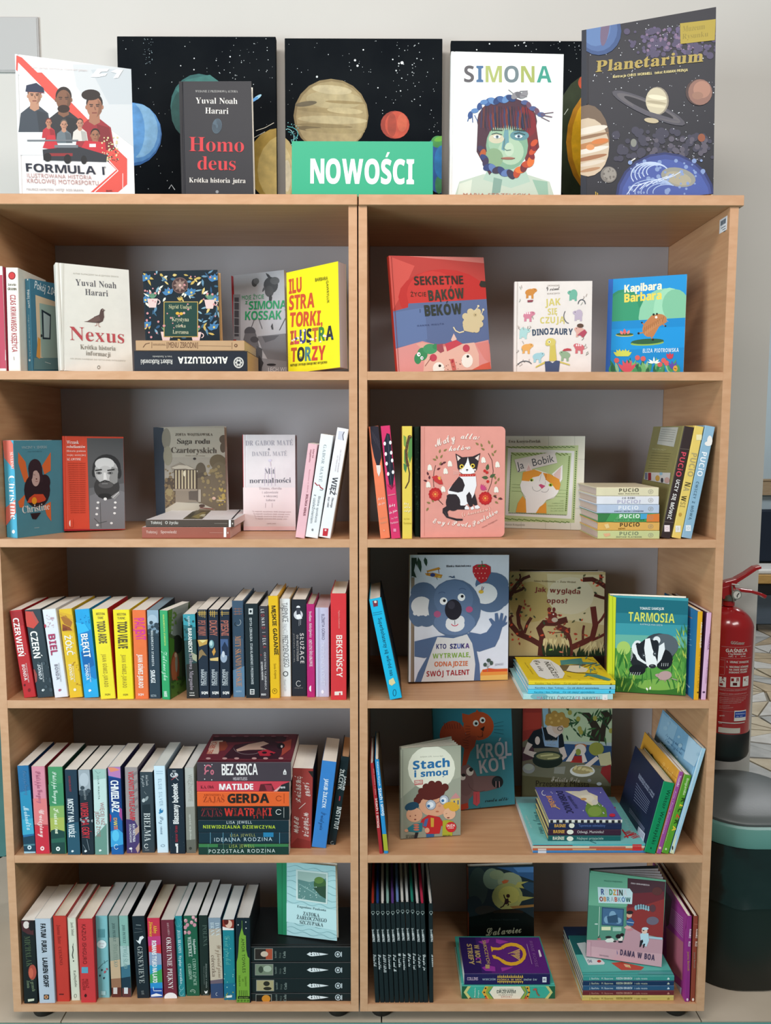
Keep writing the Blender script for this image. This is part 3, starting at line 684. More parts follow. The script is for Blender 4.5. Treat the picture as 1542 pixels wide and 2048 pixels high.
face_out(A1, (106, 1000), (742, 1003), (90, 248), ZT, .022, 'large white hardcover with racing drivers and red diagonal bands, leftmost on the bookcase top', 'display books on top', yl=.045, yr=.115, lean=.07, front='#e6e7e7', art=[
    p('#cfd3d5', (400, 300), (738, 300), (742, 760), (560, 620), (420, 420)), p('#c2c9cd', (500, 330), (735, 320), (738, 520), (600, 520)), p('#d9dbdc', (100, 620), (300, 560), (520, 700), (560, 800), (110, 800)),
    p('#d9544a', (90, 250), (120, 262), (700, 820), (700, 960), (650, 1003), (500, 1003), (640, 880), (560, 800), (88, 330)), p('#e4e6e6', (100, 290), (140, 330), (560, 760), (600, 800), (540, 800), (96, 350)), p('#d9544a', (190, 345), (230, 345), (520, 640), (700, 830), (700, 870), (640, 830), (240, 440)), l('#f3efee', 5, (240, 470), (420, 660)), l('#f3efee', 5, (590, 820), (650, 885), (520, 1003)), p('#d9544a', (660, 880), (700, 850), (700, 930), (600, 1003), (560, 1003)), l('#eeeeee', 3, (676, 900), (676, 985)),
    person(190, 470, 52, '#b98a70', '#4c3327', '#3c4650', '#7c3040'), p('#27324a', (140, 450), (145, 415), (200, 402), (240, 430), (245, 455)), person(350, 490, 60, '#7f5843', '#2a221f', '#2e3135'), e('#2f211b', 350, 545, 34, 22), person(520, 530, 62, '#a5735a', '#2b211f', '#9a2f38'), e('#2b2320', 500, 468, 52, 30),
    person(268, 620, 22, '#b57d63', '#6d2a2c', '#b8313b'), person(352, 632, 26, '#bb8b72', '#5e554c', '#68757c'), person(440, 625, 25, '#b98b74', '#3e332d', '#d5d2cb'), person(524, 690, 34, '#9d6b52', '#2a1f1c', '#c9303a'),
    p('#c4313c', (430, 790), (470, 720), (580, 730), (590, 830), (500, 825)), r('#dedede', 492, 738, 528, 756), p('#c4313c', (235, 760), (262, 690), (300, 690), (325, 765), (290, 770)), spray('#d8cf9c', 40, 560, 700, 650, 830, 3, 6, 2), spray('#4b4a42', 26, 580, 740, 650, 835, 2, 4, 3),
    p('#2c3138', (235, 770), (420, 750), (590, 800), (585, 838), (240, 828)), r('#8d2c30', 250, 790, 400, 806), e('#181a1d', 262, 812, 22, 24), e('#181a1d', 372, 822, 20, 26), e('#181a1d', 462, 826, 16, 24), r('#70777d', 150, 716, 430, 724), r('#70777d', 300, 745, 430, 760),
    p('#ffffff', (500, 370), (536, 326), (600, 326), (590, 340), (556, 342), (545, 354), (590, 350), (580, 364), (535, 372)), p('#ffffff', (610, 342), (640, 328), (678, 330), (650, 376), (624, 378), (642, 350)),
    t('FORMULA 1', 145, 890, 580, 908, 44, '#1c2334', 'b', .04), t('®', 572, 872, 584, 873, 10, '#1c2334'), t('ILUSTROWANA HISTORIA', 148, 922, 505, 934, 22, '#b58a86', 'n', .05), t('KRÓLOWEJ MOTORSPORTU', 148, 952, 545, 966, 23, '#b58a86', 'n', .05), t('MAURICE HAMILTON  WSTĘP  ROSS BRAWN', 146, 994, 460, 1000, 12, '#aaa6a4'), t('BRAWN', 585, 1002, 618, 1002, 10, '#222'),
    t('OFICJALNA HISTORIA FORMUŁY JEDEN', 175, 322, 480, 340, 9, '#d6c8c6')])
face_out(A1, (1000, 1005), (1398, 1008), (985, 400), ZT, .03, 'black hardcover with red and white serif lettering, in front of the left canvas', 'display books on top', yl=.17, yr=.175, lean=.08, front='#23242a', spine='#1c1d22', art=[
    r('#1b1c21', 985, 395, 1003, 1010), t('WYDANIE Z PRZEDMOWĄ AUTORA', 1076, 454, 1310, 455, 12, '#aaa9a6', 's'), t('Yuval Noah', 1078, 515, 1310, 518, 32, '#e6e2da', 's'), t('Harari', 1130, 570, 1260, 573, 32, '#e6e2da', 's'),
    e('#4c5f6c', 1195, 640, 27, 42, 8), [ar('#2b3640', 1195, 640, 24-4*i, 38-6*i, -100, 200, 2) for i in range(5)], t('Homo', 1042, 778, 1350, 783, 78, '#c93a40', 's'), t('deus', 1088, 880, 1304, 884, 74, '#c93a40', 's'), t('Krótka historia jutra', 1042, 950, 1354, 954, 26, '#e6e2da', 's'), e('#8b8f92', 1196, 1002, 9)])
# the green sign
def panel_sign():
    y = .012; a, b = hit_y(*A2((186, 1580)), y), hit_y(*A2((1395, 1580)), y); c = hit_y(*A2((196, 1105)), y)
    w_, h_ = b.x-a.x, (c.z-ZT); ln = .10
    M = frame(Vector((a.x, y, ZT+.0003)), Vector((1, 0, 0)), Vector((0, math.cos(ln), -math.sin(ln))), Vector((0, math.sin(ln), math.cos(ln))))
    tt = thing('sign', 'green card sign with white capital letters on the bookcase top', 'sign', M)
    G = mat('green_card', '#12a177', .4, .3, nscale=3)
    MB().box(0, w_, 0, .0006, 0, h_).build('front_sheet', G, tt)
    b2 = MB().box(0, w_, 0, .0006, 0, h_); s_, c_ = math.sin(2.2*ln+.2), math.cos(2.2*ln+.2)
    b2.v = [(x, y_*c_+(h_-z)*s_*.98+.0008, h_-(h_-z)*c_-y_*s_) for x, y_, z in b2.v]; b2.build('rear_sheet', G, tt)
    emit(Face(M.translation, Vector(M.col[0][:3]), Vector(M.col[2][:3]), w_, h_), A2, [t('NOWOŚCI', 345, 1482, 1242, 1488, 208, '#ffffff', 'B', .02)], tt, 'sign_art', 'sign_lettering', M.inverted())
panel_sign()
hairc = ['#3a2a35', '#4d3148', '#6a2730', '#2f3e66', '#7c3b2b', '#1f2438']
def braid(x0, y0, x1, y1, n, wd, cols, sag=0):
    L = []
    for i in range(n):
        f_ = (i+.5)/n; x = x0+(x1-x0)*f_; y = y0+(y1-y0)*f_+sag*4*f_*(1-f_); L.append(e(cols[i % len(cols)], x, y, wd, wd*.62, (35 if i % 2 else -35)+math.degrees(math.atan2(y1-y0, x1-x0))))
    return L
A3a = [t('SIMONA', 112, 336, 524, 338, 76, ['#5d5a5e', '#4b6f96', '#a9b46c', '#6f7f84', '#a3ae62', '#3f9a86'], 'b', .06),
    p('#b9c8b8', (70, 864), (90, 800), (200, 765), (400, 765), (510, 800), (530, 864)), p('#a9c3b4', (200, 790), (240, 700), (380, 700), (420, 800), (330, 830)), p('#cfd8c8', (90, 810), (150, 790), (140, 864), (80, 864)), p('#8fb39f', (430, 790), (500, 800), (505, 864), (460, 864)), p('#7f9f93', (250, 780), (290, 790), (280, 850), (240, 864)),
    e('#4a2f3c', 312, 520, 140, 112), p('#4a2f3c', (176, 520), (170, 660), (230, 770), (290, 700), (240, 560)), p('#6d2b32', (380, 450), (440, 480), (462, 640), (400, 720), (380, 600)), e('#7e2630', 405, 520, 40, 70, -12),
    e('#7fa78c', 312, 632, 98, 114), e('#97b89b', 290, 610, 66, 80), e('#a8c3a7', 330, 660, 60, 62), p('#6b98a0', (300, 560), (318, 556), (322, 640), (304, 660), (286, 650)), e('#5f8c94', 370, 585, 44, 24), e('#c9c3a8', 262, 600, 36, 22), e('#84a27e', 250, 690, 44, 46), e('#b9cdb4', 322, 650, 22, 32),
    [leaf(hairc[i % 6], 200+i*11, 455+abs(i-10)*2.5, 108-abs(i-10)*1.5, 16, 88+(i-10)*.8) for i in range(21)], [l(hairc[(i+3) % 6], 3, (195+i*10, 450), (190+i*11, 550)) for i in range(22)],
    braid(215, 430, 340, 410, 6, 24, ['#3d5f94', '#5d86b8', '#27406f']), braid(130, 500, 215, 420, 4, 18, ['#2f4d84', '#5a82b4']), l('#37588f', 4, (140, 480), (128, 520)), l('#37588f', 4, (150, 490), (152, 525)), l('#37588f', 3, (160, 490), (175, 520)), braid(340, 400, 400, 395, 3, 22, ['#8b8a8e', '#6a6a70']), l('#77757a', 4, (370, 380), (408, 378)), l('#77757a', 4, (370, 395), (405, 405)), l('#77757a', 3, (340, 390), (318, 372)),
    braid(385, 425, 480, 495, 5, 18, ['#4e5d8a', '#6a4a5e']), l('#6a5360', 5, (470, 490), (522, 500)), l('#6a5360', 4, (470, 500), (510, 520)), l('#6a5360', 4, (470, 485), (528, 478)),
    braid(190, 640, 215, 720, 4, 22, ['#3d3450', '#b0582f', '#2f4070']), braid(215, 730, 340, 770, 6, 26, ['#2f3f70', '#5b76a8', '#3a3348']), braid(350, 765, 430, 700, 5, 26, ['#b5482c', '#d96f35', '#6a2a30']), braid(425, 690, 440, 610, 4, 20, ['#7e2630', '#c65030']),
    e('#e5ebe0', 265, 592, 17, 8), e('#7a8f9c', 266, 592, 8), e('#243038', 266, 592, 4), e('#dfe6e2', 366, 590, 18, 8), e('#5f7e97', 366, 590, 8), e('#1f2a35', 366, 590, 4), l('#394a4c', 3, (240, 580), (262, 574), (288, 582)), l('#394a4c', 3, (344, 578), (368, 572), (396, 582)), l('#3c4438', 4, (236, 560), (290, 562)), l('#3c4438', 4, (340, 558), (398, 564)), l('#64837a', 3, (300, 600), (296, 645), (310, 655), (330, 652)),
    l('#7d4a44', 4, (285, 692), (315, 688), (348, 692)), e('#a8705f', 316, 692, 30, 6), l('#6b4540', 2, (284, 692), (348, 692)), t('MARIA STRZELECKA', 105, 868, 425, 870, 14, '#b37361', 'n', .05)]
A3s = [t('SIMONA', 28, 700, 30, 870, 12, '#555', 'n')]
face_out(A3, (42, 862), (563, 865), (52, 203), ZT, .02, 'white hardcover with a painted green girl face with braids, on the bookcase top', 'display books on top', yl=.055, yr=.06, lean=.06, front='#eef1ee', art=A3a)
plt = [spray('#dfe3ea', 170, 670, 60, 1300, 860, 1, 2.6, 21), spray('#5c5170', 60, 940, 80, 1260, 200, 4, 12, 22), spray('#4e4760', 70, 860, 90, 1290, 220, 6, 18, 23), spray('#7c6680', 40, 960, 90, 1180, 190, 3, 9, 24), spray('#3d3c4b', 60, 800, 560, 1280, 700, 8, 22, 25), spray('#57525e', 40, 960, 600, 1240, 690, 5, 14, 26), spray('#e6e6ec', 90, 700, 70, 1290, 640, .8, 2.2, 27),
    e('#38507c', 740, 100, 105, 112), e('#4c6694', 735, 90, 92, 104), e('#5b78a5', 725, 80, 70, 90), e('#6c5c74', 770, 80, 20, 90, 8), r('#1e2430', 655, 90, 682, 870),
    e('#6d5a49', 690, 610, 100, 168), e('#c4b198', 690, 640, 98, 136), e('#d8cfc0', 700, 560, 82, 16, -12), e('#8b6b50', 700, 590, 88, 8, -12), e('#b07a4c', 700, 630, 90, 14, -12), e('#d9d2c6', 700, 655, 88, 12, -12), e('#c7763d', 745, 612, 40, 12, -10), e('#9a6a49', 700, 690, 80, 10, -12), e('#cfc3b2', 705, 715, 66, 10, -12), e('#a9805e', 700, 745, 48, 8, -12), e('#cf8a55', 700, 640, 20, 14), r('#23242c', 682, 200, 690, 440),
    t('Planetarium', 725, 290, 1230, 240, 52, '#a8924e', 'S'), t('ilustracje CHRIS WORMELL  tekst RAMAN PRINJA', 805, 318, 1155, 286, 12, '#d4c489', 'b'),
    e('#4e4c54', 972, 458, 186, 36, 24), e('#26262d', 972, 455, 150, 24, 24), e('#605c60', 972, 458, 162, 28, 24), e('#24242b', 972, 455, 126, 17, 24), e('#8b8273', 1012, 425, 54, 66), e('#c2b79c', 1008, 425, 50, 62), e('#ddd3b8', 1012, 408, 44, 11, 8), e('#a99d82', 1008, 432, 48, 7, 8), e('#d3c8ab', 1008, 448, 44, 7, 8), p('#56535b', (900, 440), (960, 470), (1060, 500), (1120, 520), (1060, 512), (960, 492), (900, 460)), e('#b8a98a', 985, 516, 34, 12, 8),
    e('#4b3a38', 1206, 384, 62, 62), e('#8b665a', 1212, 384, 56, 60), e('#a67a68', 1220, 372, 40, 40), e('#96705f', 1200, 400, 26, 18), e('#7f8078', 902, 620, 14, 19), e('#8c5038', 1218, 596, 17, 19), e('#77726c', 786, 768, 38, 38), e('#8f8a82', 790, 766, 30, 32), spray('#6a655f', 10, 762, 740, 812, 792, 3, 6, 5), l('#d7d4cc', 6, (880, 712), (910, 692)),
    e('#2c3563', 1048, 880, 232, 216), e('#3d4b86', 1048, 880, 220, 206), e('#46589a', 1050, 890, 208, 194), e('#8f8e84', 1110, 780, 82, 44, 12), e('#a49c86', 1110, 785, 62, 30, 14), spray('#7f93bd', 60, 880, 700, 1230, 866, 3, 11, 28),
    [ar('#b4c3dc', 980+i*8, 770-i*4, 90-10*i, 60-7*i, 150, 330, 5) for i in range(5)], [ar('#9fb3d3', 1000+i*14, 850, 120-14*i, 60-6*i, 170, 300, 4) for i in range(5)], [l('#c3cfe4', 4, (870+i*30, 860-i*12), (900+i*32, 820-i*8), (940+i*30, 815-i*10)) for i in range(7)],
    p('#a7923a', (1118, 64), (1284, 44), (1280, 142), (1120, 160)), t('Muzeum', 1130, 104, 1235, 90, 26, '#8a7931', 's'), t('Rysunku', 1128, 138, 1250, 124, 24, '#8a7931', 's'), t('b', 722, 866, 738, 864, 18, '#b89c3c', 's')]
face_out(A3, (655, 868), (1273, 868), (660, 100), ZT, .03, 'big dark hardcover with planets and gold lettering, rightmost on the bookcase top', 'display books on top', yl=.10, yr=.012, lean=.05, front='#23242c', spine='#1e2430', art=plt)

# ================================================================== left bookcase, top compartment
z4 = LZ[4]; g = 'books in the top compartment'
spine_out(A4, (-60, 1095), (40, 1095), (-95, 225), z4, .15, 'white and crimson book cut off by the left picture edge', None, y=.012, front='#c2455a', spine='#e9e6e0', hard=False, sp=[p('#b8455a', (-100, 300), (5, 300), (40, 1100), (-60, 1100)), p('#5f5c52', (20, 640), (50, 650), (60, 900), (40, 950), (26, 860)), r('#e6e3dc', 30, 940, 70, 1030)])
spine_out(A4, (72, 1095), (178, 1095), (48, 238), z4, .14, 'cream spine with a red disc at its top, beside the left picture edge', None, y=.012, front='#ece8dc', hard=False, sp=[e('#8e2026', 102, 306, 31, 34), e('#c83a3c', 102, 306, 24, 26), t('DAVID', 70, 392, 138, 394, 18, '#6a5f52', 'b'), t('GRANN', 66, 430, 142, 432, 22, '#6a5f52', 'b'), t('CZAS KRWAWEGO KSIĘŻYCA', 86, 470, 104, 962, 46, '#b2555c', 'b'), l('#a8908a', 5, (118, 1000), (122, 1030))])
spine_out(A4, (213, 1095), (266, 1095), (190, 268), z4, .128, 'steel-blue paperback turned to show a green door on its cover', None, y=.045, yaw=.52, dx=.006, front='#3f7187', spine='#477e95', hard=False, h=.2, art=[
    t('Pokój 2.040', 266, 412, 470, 488, 62, '#dfe6e6', 'n'), t('najlepszy thriller tego roku', 268, 318, 470, 378, 12, '#c7d8dd'), p('#cbb597', (278, 470), (500, 545), (500, 1030), (300, 1030)), p('#8fa69c', (312, 540), (500, 580), (500, 1090), (330, 1000)), p('#26323a', (330, 594), (412, 640), (408, 852), (340, 850)), p('#a3b4b3', (346, 620), (404, 656), (398, 838), (352, 834)), p('#5d7e80', (266, 1010), (500, 1010), (500, 1110), (266, 1110)), e('#2b3336', 330, 820, 8, 14), p('#c98f46', (300, 830), (322, 850), (318, 1020), (286, 1000)), l('#d8dedd', 3, (360, 1045), (410, 1060))],
    sp=[t('1', 208, 345, 222, 345, 34, '#e8f0f2', 'b'), t('Pokój 2.040', 208, 430, 222, 585, 22, '#dfe9ec', 'b'), t('nagradzana autorka', 218, 640, 232, 1000, 12, '#a9c6cf'), e('#d7e3e6', 232, 1030, 8, 10)])
face_out(A4, (518, 1105), (1138, 1108), (482, 200), z4, .03, 'cream hardcover with a brown dove and a red serif title', None, yl=.008, yr=.085, lean=.05, front='#e4e1d8', spine='#e0ddd2', art=[
    r('#d6d3c9', 530, 190, 545, 1110), t('AUTOR TŁUMACZONY NA 65 JĘZYKÓW ŚWIATA', 625, 292, 1015, 322, 12, '#b0aba0'), t('Yuval Noah', 648, 388, 1000, 416, 52, '#54545a', 's', .02), t('Harari', 730, 470, 928, 484, 50, '#54545a', 's', .02),
    p('#57433f', (718, 700), (780, 690), (806, 658), (850, 640), (860, 600), (878, 586), (894, 600), (888, 620), (892, 660), (880, 696), (850, 712), (800, 708)), p('#6e5650', (800, 664), (850, 650), (860, 690), (810, 706), (740, 700)), e('#57433f', 876, 602, 15, 14), l('#57433f', 4, (890, 600), (900, 604)), e('#e8e0d0', 880, 600, 3), l('#a5503f', 4, (842, 712), (846, 740), (860, 744)), l('#a5503f', 4, (828, 712), (830, 730), (812, 736)),
    t('Nexus', 600, 856, 1072, 886, 112, '#b8494e', 's', .02), t('Krótka historia', 688, 934, 992, 948, 38, '#7b7468', 's'), t('informacji', 736, 986, 948, 1000, 36, '#7b7468', 's'), t('OD EPOKI KAMIENIA DO SZTUCZNEJ INTELIGENCJI', 600, 1020, 1075, 1040, 10, '#b0aba0'), e('#8b857b', 845, 1090, 13, 16), e('#e4e1d8', 845, 1092, 7, 9)])
s1 = flat(A5, (28, 830), (755, 835), (28, 712), z4, .155, .012, 'thick black paperback lying upside down with white capitals on its spine', None, flip=True, front='#2a2f38', spine='#262a33', back='#262a33', hard=False, pages='#c8ae88',
    sp=[t('ALKOILUZIA', 628, 752, 305, 752, 42, '#e7e3da', 'B', .03), t('Robert Rutkowski', 272, 768, 68, 768, 30, '#cfccc6', 'b'), t('Irena A. Stanisławska', 270, 744, 145, 744, 12, '#bdbab4'), e('#c9c6c0', 698, 788, 33, 36), e('#262a33', 698, 788, 25, 27), [e('#c9c6c0', 698+15*math.cos(i*1.05), 788+16*math.sin(i*1.05), 8) for i in range(6)], e('#262a33', 698, 788, 9)])
s2 = flat(A5, (38, 703), (735, 706), (38, 645), s1, .16, .014, 'tan paperback lying on the black one with thin brown lettering', None, front='#b5906e', spine='#be9a75', hard=False, pages='#d9c6a6',
    sp=[t('MENU ZBRODNI', 246, 692, 428, 694, 36, '#6b4a35', 'n'), l('#6b4a35', 3, (238, 655), (238, 697)), l('#6b4a35', 3, (434, 656), (434, 698)), l('#6b4a35', 2, (140, 656), (140, 695)), l('#6b4a35', 2, (655, 658), (655, 700)), l('#6b4a35', 4, (84, 690), (100, 668), (126, 662)), l('#7a5840', 1.5, (146, 676), (232, 677)), l('#7a5840', 1.5, (440, 679), (650, 682)), t('kryminalna książka kucharska', 146, 672, 226, 673, 8, '#7a5840'), e('#6b4a35', 680, 678, 11), e('#be9a75', 680, 678, 5)])
R = random.Random(4); fl = []
for i in range(130):
    x, y = R.uniform(88, 565), R.uniform(215, 640)
    if 215 < x < 440 and 395 < y < 620: continue
    fl.append(leaf(R.choice(['#5f86a0', '#c3a75a', '#38607a', '#7da3b4', '#d6bd75', '#2f5474', '#dfe0d0']), x, y, R.uniform(28, 52), R.uniform(10, 17), R.uniform(0, 360)))
for x, y in ((105, 260), (545, 262), (250, 350), (395, 352), (110, 560), (540, 575), (100, 400), (548, 395)): fl += [leaf('#4478a4', x, y, 46, 26, a) for a in (200, 235, 270, 305)]+[e('#e2c564', x, y-14, 7)]
for x, y in ((145, 405), (512, 412), (232, 618), (425, 620)): fl += [p('#dcc0bb', (x-34, y-28), (x+34, y-28), (x+22, y+30), (x-22, y+30)), ar('#dcc0bb', x+34, y-6, 14, 14, -90, 90, 6)]+[leaf('#5d8a6f', x, y-28, 44, 12, a) for a in (225, 255, 285, 315)]+[e('#cf8f92', x-14, y-66, 8), e('#cf8f92', x+18, y-62, 8)]
fl += [e('#6b5550', 322, 292, 52), e('#4a3433', 322, 292, 46)]+[leaf('#8b7268', 322, 292, 44, 18, a) for a in range(0, 360, 45)]+[e('#d0a79f', 322, 292, 9), r('#b99b55', 217, 396, 438, 625), r('#1f4038', 222, 401, 433, 620)]
fl += spray('#c98a8c', 34, 95, 215, 560, 630, 4, 8, 12)
fl += [t('Sigrid Undset', 250, 440, 398, 444, 24, '#b7b48d', 's'), e('#d9a83c', 306, 472, 12, 10), e('#d9a83c', 330, 474, 12, 10), e('#d0a79f', 348, 470, 8), t('Krystyna', 270, 522, 380, 524, 26, '#c2c0a0', 's'), t('córka', 295, 562, 360, 563, 22, '#c2c0a0', 's'), t('Lavransa', 275, 602, 378, 604, 24, '#c2c0a0', 's'), [leaf('#c3a75a', 322, 392, 30, 10, a) for a in (230, 255, 285, 310)]]
face_out(A5, (98, 640), (578, 640), (80, 205), s2, .034, 'dark hardcover crowded with blue and gold flowers, standing on two lying books', None, yl=.07, yr=.07, lean=.03, front='#15232c', spine='#15232c', back='#4a2430', art=fl, pages='#caa77b')
face_out(A5, (672, 838), (1010, 843), (650, 232), z4, .016, 'grey photographic book with green lettering and a red spine edge', None, yl=.19, yr=.15, lean=.04, front='#b4b3b8', spine='#a5262b', hard=False, art=[
    p('#a5262b', (630, 220), (664, 235), (692, 845), (650, 845)), e('#4f4f52', 800, 275, 18, 26), e('#68686a', 812, 265, 18, 20), e('#454548', 905, 290, 46, 52), e('#5d5d5f', 930, 262, 30, 24), e('#505052', 895, 330, 28, 36), leaf('#3c3c3f', 905, 350, 60, 20, 95), leaf('#3c3c3f', 905, 250, 50, 16, 230), leaf('#57575a', 870, 300, 40, 14, 120), r('#8e8d91', 664, 350, 710, 640), r('#4c4b50', 672, 370, 700, 620), [l('#a6a5aa', 4, (668, 400+50*i), (706, 402+50*i)) for i in range(5)],
    t('MOJE ŻYCIE', 718, 384, 862, 376, 26, '#3f9a6a', 'n'), t('Z', 742, 412, 758, 411, 18, '#3f9a6a', 'b'), t('SIMONĄ', 764, 446, 1010, 440, 52, '#2c9560', 'b'), t('KOSSAK', 740, 514, 976, 510, 56, '#2c9560', 'b'), l('#5d5c60', 4, (770, 590), (800, 510)), l('#5d5c60', 4, (850, 570), (830, 510)), l('#5d5c60', 4, (960, 580), (1000, 500)), p('#3f3e42', (912, 575), (906, 555), (916, 535), (922, 575)),
    e('#55545a', 772, 590, 36, 32), p('#6a696e', (730, 640), (740, 600), (810, 600), (830, 680), (820, 760)), e('#4d4c51', 800, 640, 26, 20), p('#77767b', (820, 620), (1010, 600), (1010, 780), (900, 790), (850, 700)), p('#5b5a5f', (850, 620), (960, 612), (930, 640), (870, 660)), p('#55555a', (815, 680), (850, 700), (850, 845), (815, 845)), p('#8b8a8f', (850, 760), (1010, 780), (1010, 845), (850, 845)), p('#3a393d', (830, 740), (860, 790), (840, 845), (815, 820)), e('#2c2b2f', 910, 802, 30, 8), t('LECH WILCZEK', 888, 846, 1090, 842, 26, '#d6d5d8')])
YL = '#c9502f'
face_out(A5, (1015, 840), (1350, 842), (1002, 216), z4, .028, 'bright yellow hardcover with big red stacked letters at the seam of the bookcases', None, yl=.095, yr=.012, lean=.05, front='#ecdf1f', spine='#ecdf1f', back='#ecdf1f', pages='#c2b8bb', hard=False, art=[
    t('ILU', 1022, 346, 1106, 330, 92, YL, 'B'), t('STRA', 1022, 450, 1188, 430, 92, YL, 'B'), t('TORKI,', 1026, 558, 1240, 545, 92, YL, 'B'), t('ILUSTRA', 1030, 672, 1312, 638, 88, ['#b8502f', '#c64a52', '#3c3f7c', '#2f2f33', '#b9652f', '#3f7c3c', '#2d3038'], 'B'), t('TORZY', 1034, 782, 1258, 768, 90, ['#b8502f', '#2c2b2c', '#4a7c7c', '#c6442f', '#c6442f'], 'B'),
    spray('#e8d9c8', 12, 1040, 580, 1300, 660, 5, 9, 3), spray('#36527c', 8, 1040, 590, 1300, 760, 4, 8, 8), t('BARBARA', 1190, 268, 1272, 256, 22, '#4a4a20', 'n'), t('GAWRYLUK', 1262, 262, 1268, 408, 14, '#4a4a20', 'n'), t('NOTUJE I RYSUJE SWOJE BEZ WYJĄTKU', 1032, 812, 1268, 792, 14, '#3d3a1c', 'b')])

# ================================================================== left bookcase, second compartment
z3 = LZ[3]
spine_out(B1, (70, 1205), (215, 1200), (28, 210), z3, .125, 'turquoise and coral paperback with a bowed dark-haired figure, at the far left', None, yaw=.52, front='#4f8b9c', spine='#54b0cf', hard=False, art=[
    p('#d96a35', (185, 330), (260, 430), (300, 640), (250, 640), (185, 440)), p('#d96a35', (430, 470), (520, 330), (520, 520), (455, 560)), p('#d96a35', (185, 840), (260, 760), (240, 900), (200, 900)), p('#d96a35', (450, 880), (520, 840), (525, 1040), (480, 980)), e('#2c1d24', 380, 720, 134, 180), e('#2c1d24', 460, 640, 56, 80), e('#33222a', 358, 500, 70, 100), p('#33222a', (290, 500), (430, 480), (440, 640), (300, 640)), e('#c0a29b', 365, 600, 42, 82), p('#33222a', (300, 480), (340, 440), (420, 470), (430, 560), (390, 540), (350, 470), (330, 600), (300, 650)),
    l('#553a3c', 4, (340, 562), (362, 566)), l('#8a5550', 5, (362, 632), (388, 632)), e('#6c3f3b', 372, 606, 8), p('#cb4a2c', (275, 850), (300, 800), (350, 762), (440, 762), (470, 810), (460, 830), (400, 850)), e('#e89a26', 350, 830, 26, 36), p('#2c1d24', (310, 960), (420, 950), (370, 1020), (330, 1016)),
    t('Christine', 228, 960, 512, 918, 70, '#e9e4de', 's'), t('VINCENT V. SEVERSKI', 218, 296, 480, 290, 26, '#a9c2c9'), t('autor bestsellerów', 280, 328, 430, 324, 10, '#36616f'), l('#cdd8d8', 3, (350, 1110), (400, 1104))],
    sp=[p('#e0796b', (28, 210), (110, 210), (190, 330), (190, 560), (120, 480), (45, 390)), p('#e0796b', (62, 900), (190, 790), (210, 820), (210, 900), (160, 960), (62, 1090)), t('Christine', 88, 572, 112, 1024, 68, '#f2f0ec', 's'), t('SEVERSKI', 104, 330, 118, 505, 32, '#f2dcd6', 's'), e('#f2f0ec', 140, 1148, 16, 20)])
BW = ['#6e6e6f', '#8b8b8c', '#2d2d2e', '#c9c9c8', '#4b4b4c']
face_out(B1, (640, 1160), (1270, 1135), (618, 184), z3, .042, 'orange-red hardcover with a grey portrait of a bearded officer', None, dx=.004, lean=.05, front='#cf4a34', spine='#a01c26', art=[
    p('#565657', (875, 186), (1250, 190), (1268, 1118), (905, 1125)), p('#68686a', (900, 700), (1260, 650), (1268, 1118), (905, 1125)), p('#77777a', (905, 780), (1000, 740), (1200, 720), (1262, 740), (1268, 1118), (905, 1125)), e('#303031', 1078, 490, 146, 138), e('#303031', 950, 540, 24, 50), e('#303031', 1206, 545, 26, 60), e('#3c3b3b', 1080, 690, 132, 128), e('#a9a9a8', 1075, 530, 122, 128), e('#c9c9c8', 1058, 450, 100, 62), e('#b8b8b7', 1064, 560, 84, 90), p('#8b8b8a', (1130, 480), (1195, 500), (1190, 640), (1120, 680), (1105, 600)), e('#3c3b3b', 1072, 720, 108, 92), e('#555454', 1070, 668, 76, 34), l('#2f2e2e', 15, (960, 520), (1030, 510)), l('#2f2e2e', 15, (1085, 520), (1160, 508)), e('#6a6a6a', 1000, 545, 30, 15), e('#6a6a6a', 1115, 545, 30, 15), e('#1d1d1d', 1000, 545, 9), e('#1d1d1d', 1115, 545, 9), p('#d8d8d6', (1048, 540), (1070, 540), (1082, 610), (1046, 614)), l('#262626', 10, (1015, 640), (1060, 622), (1110, 634)), l('#8a8a89', 7, (1030, 655), (1090, 655)), e('#2b2b2b', 1060, 780, 70, 26),
    p('#8d8d8d', (1120, 790), (1205, 730), (1215, 760), (1160, 820)), l('#d6d6d4', 5, (1140, 800), (1205, 740)), e('#e6e6e4', 1064, 812, 18, 16), [e('#e0e0de', x, y, 15, 12) for x, y in ((990, 848), (982, 906), (976, 968), (984, 1080), (1168, 848), (1164, 900), (1160, 958), (1128, 1060))], l('#4a4a4a', 5, (950, 1010), (1000, 1060), (1080, 1040)), l('#505050', 4, (1010, 850), (1020, 1110)),
    t('Wrzask', 668, 245, 795, 245, 34, '#f0e2dc', 's'), t('rebeliantów', 668, 288, 862, 288, 28, '#f0e2dc', 's'), t('Historia geniusza', 668, 328, 864, 328, 20, '#e8c9c0', 's'), t('wojny secesyjnej', 670, 368, 864, 368, 18, '#e8c9c0', 's'), t('S.C. GWYNNE', 672, 416, 815, 416, 24, '#f0e2dc', 's'),
    [t('generał konfederacji jeden z najwybitniejszych', 682+i*1.2, 448+i*22, 862, 448+i*22, 11, '#8c2a1c') for i in range(24)], e('#f0dcd2', 706, 1062, 14, 34), p('#cf4a34', (706, 1020), (732, 1020), (732, 1104), (706, 1104)), r('#a01c26', 645, 1122, 1275, 1140)])
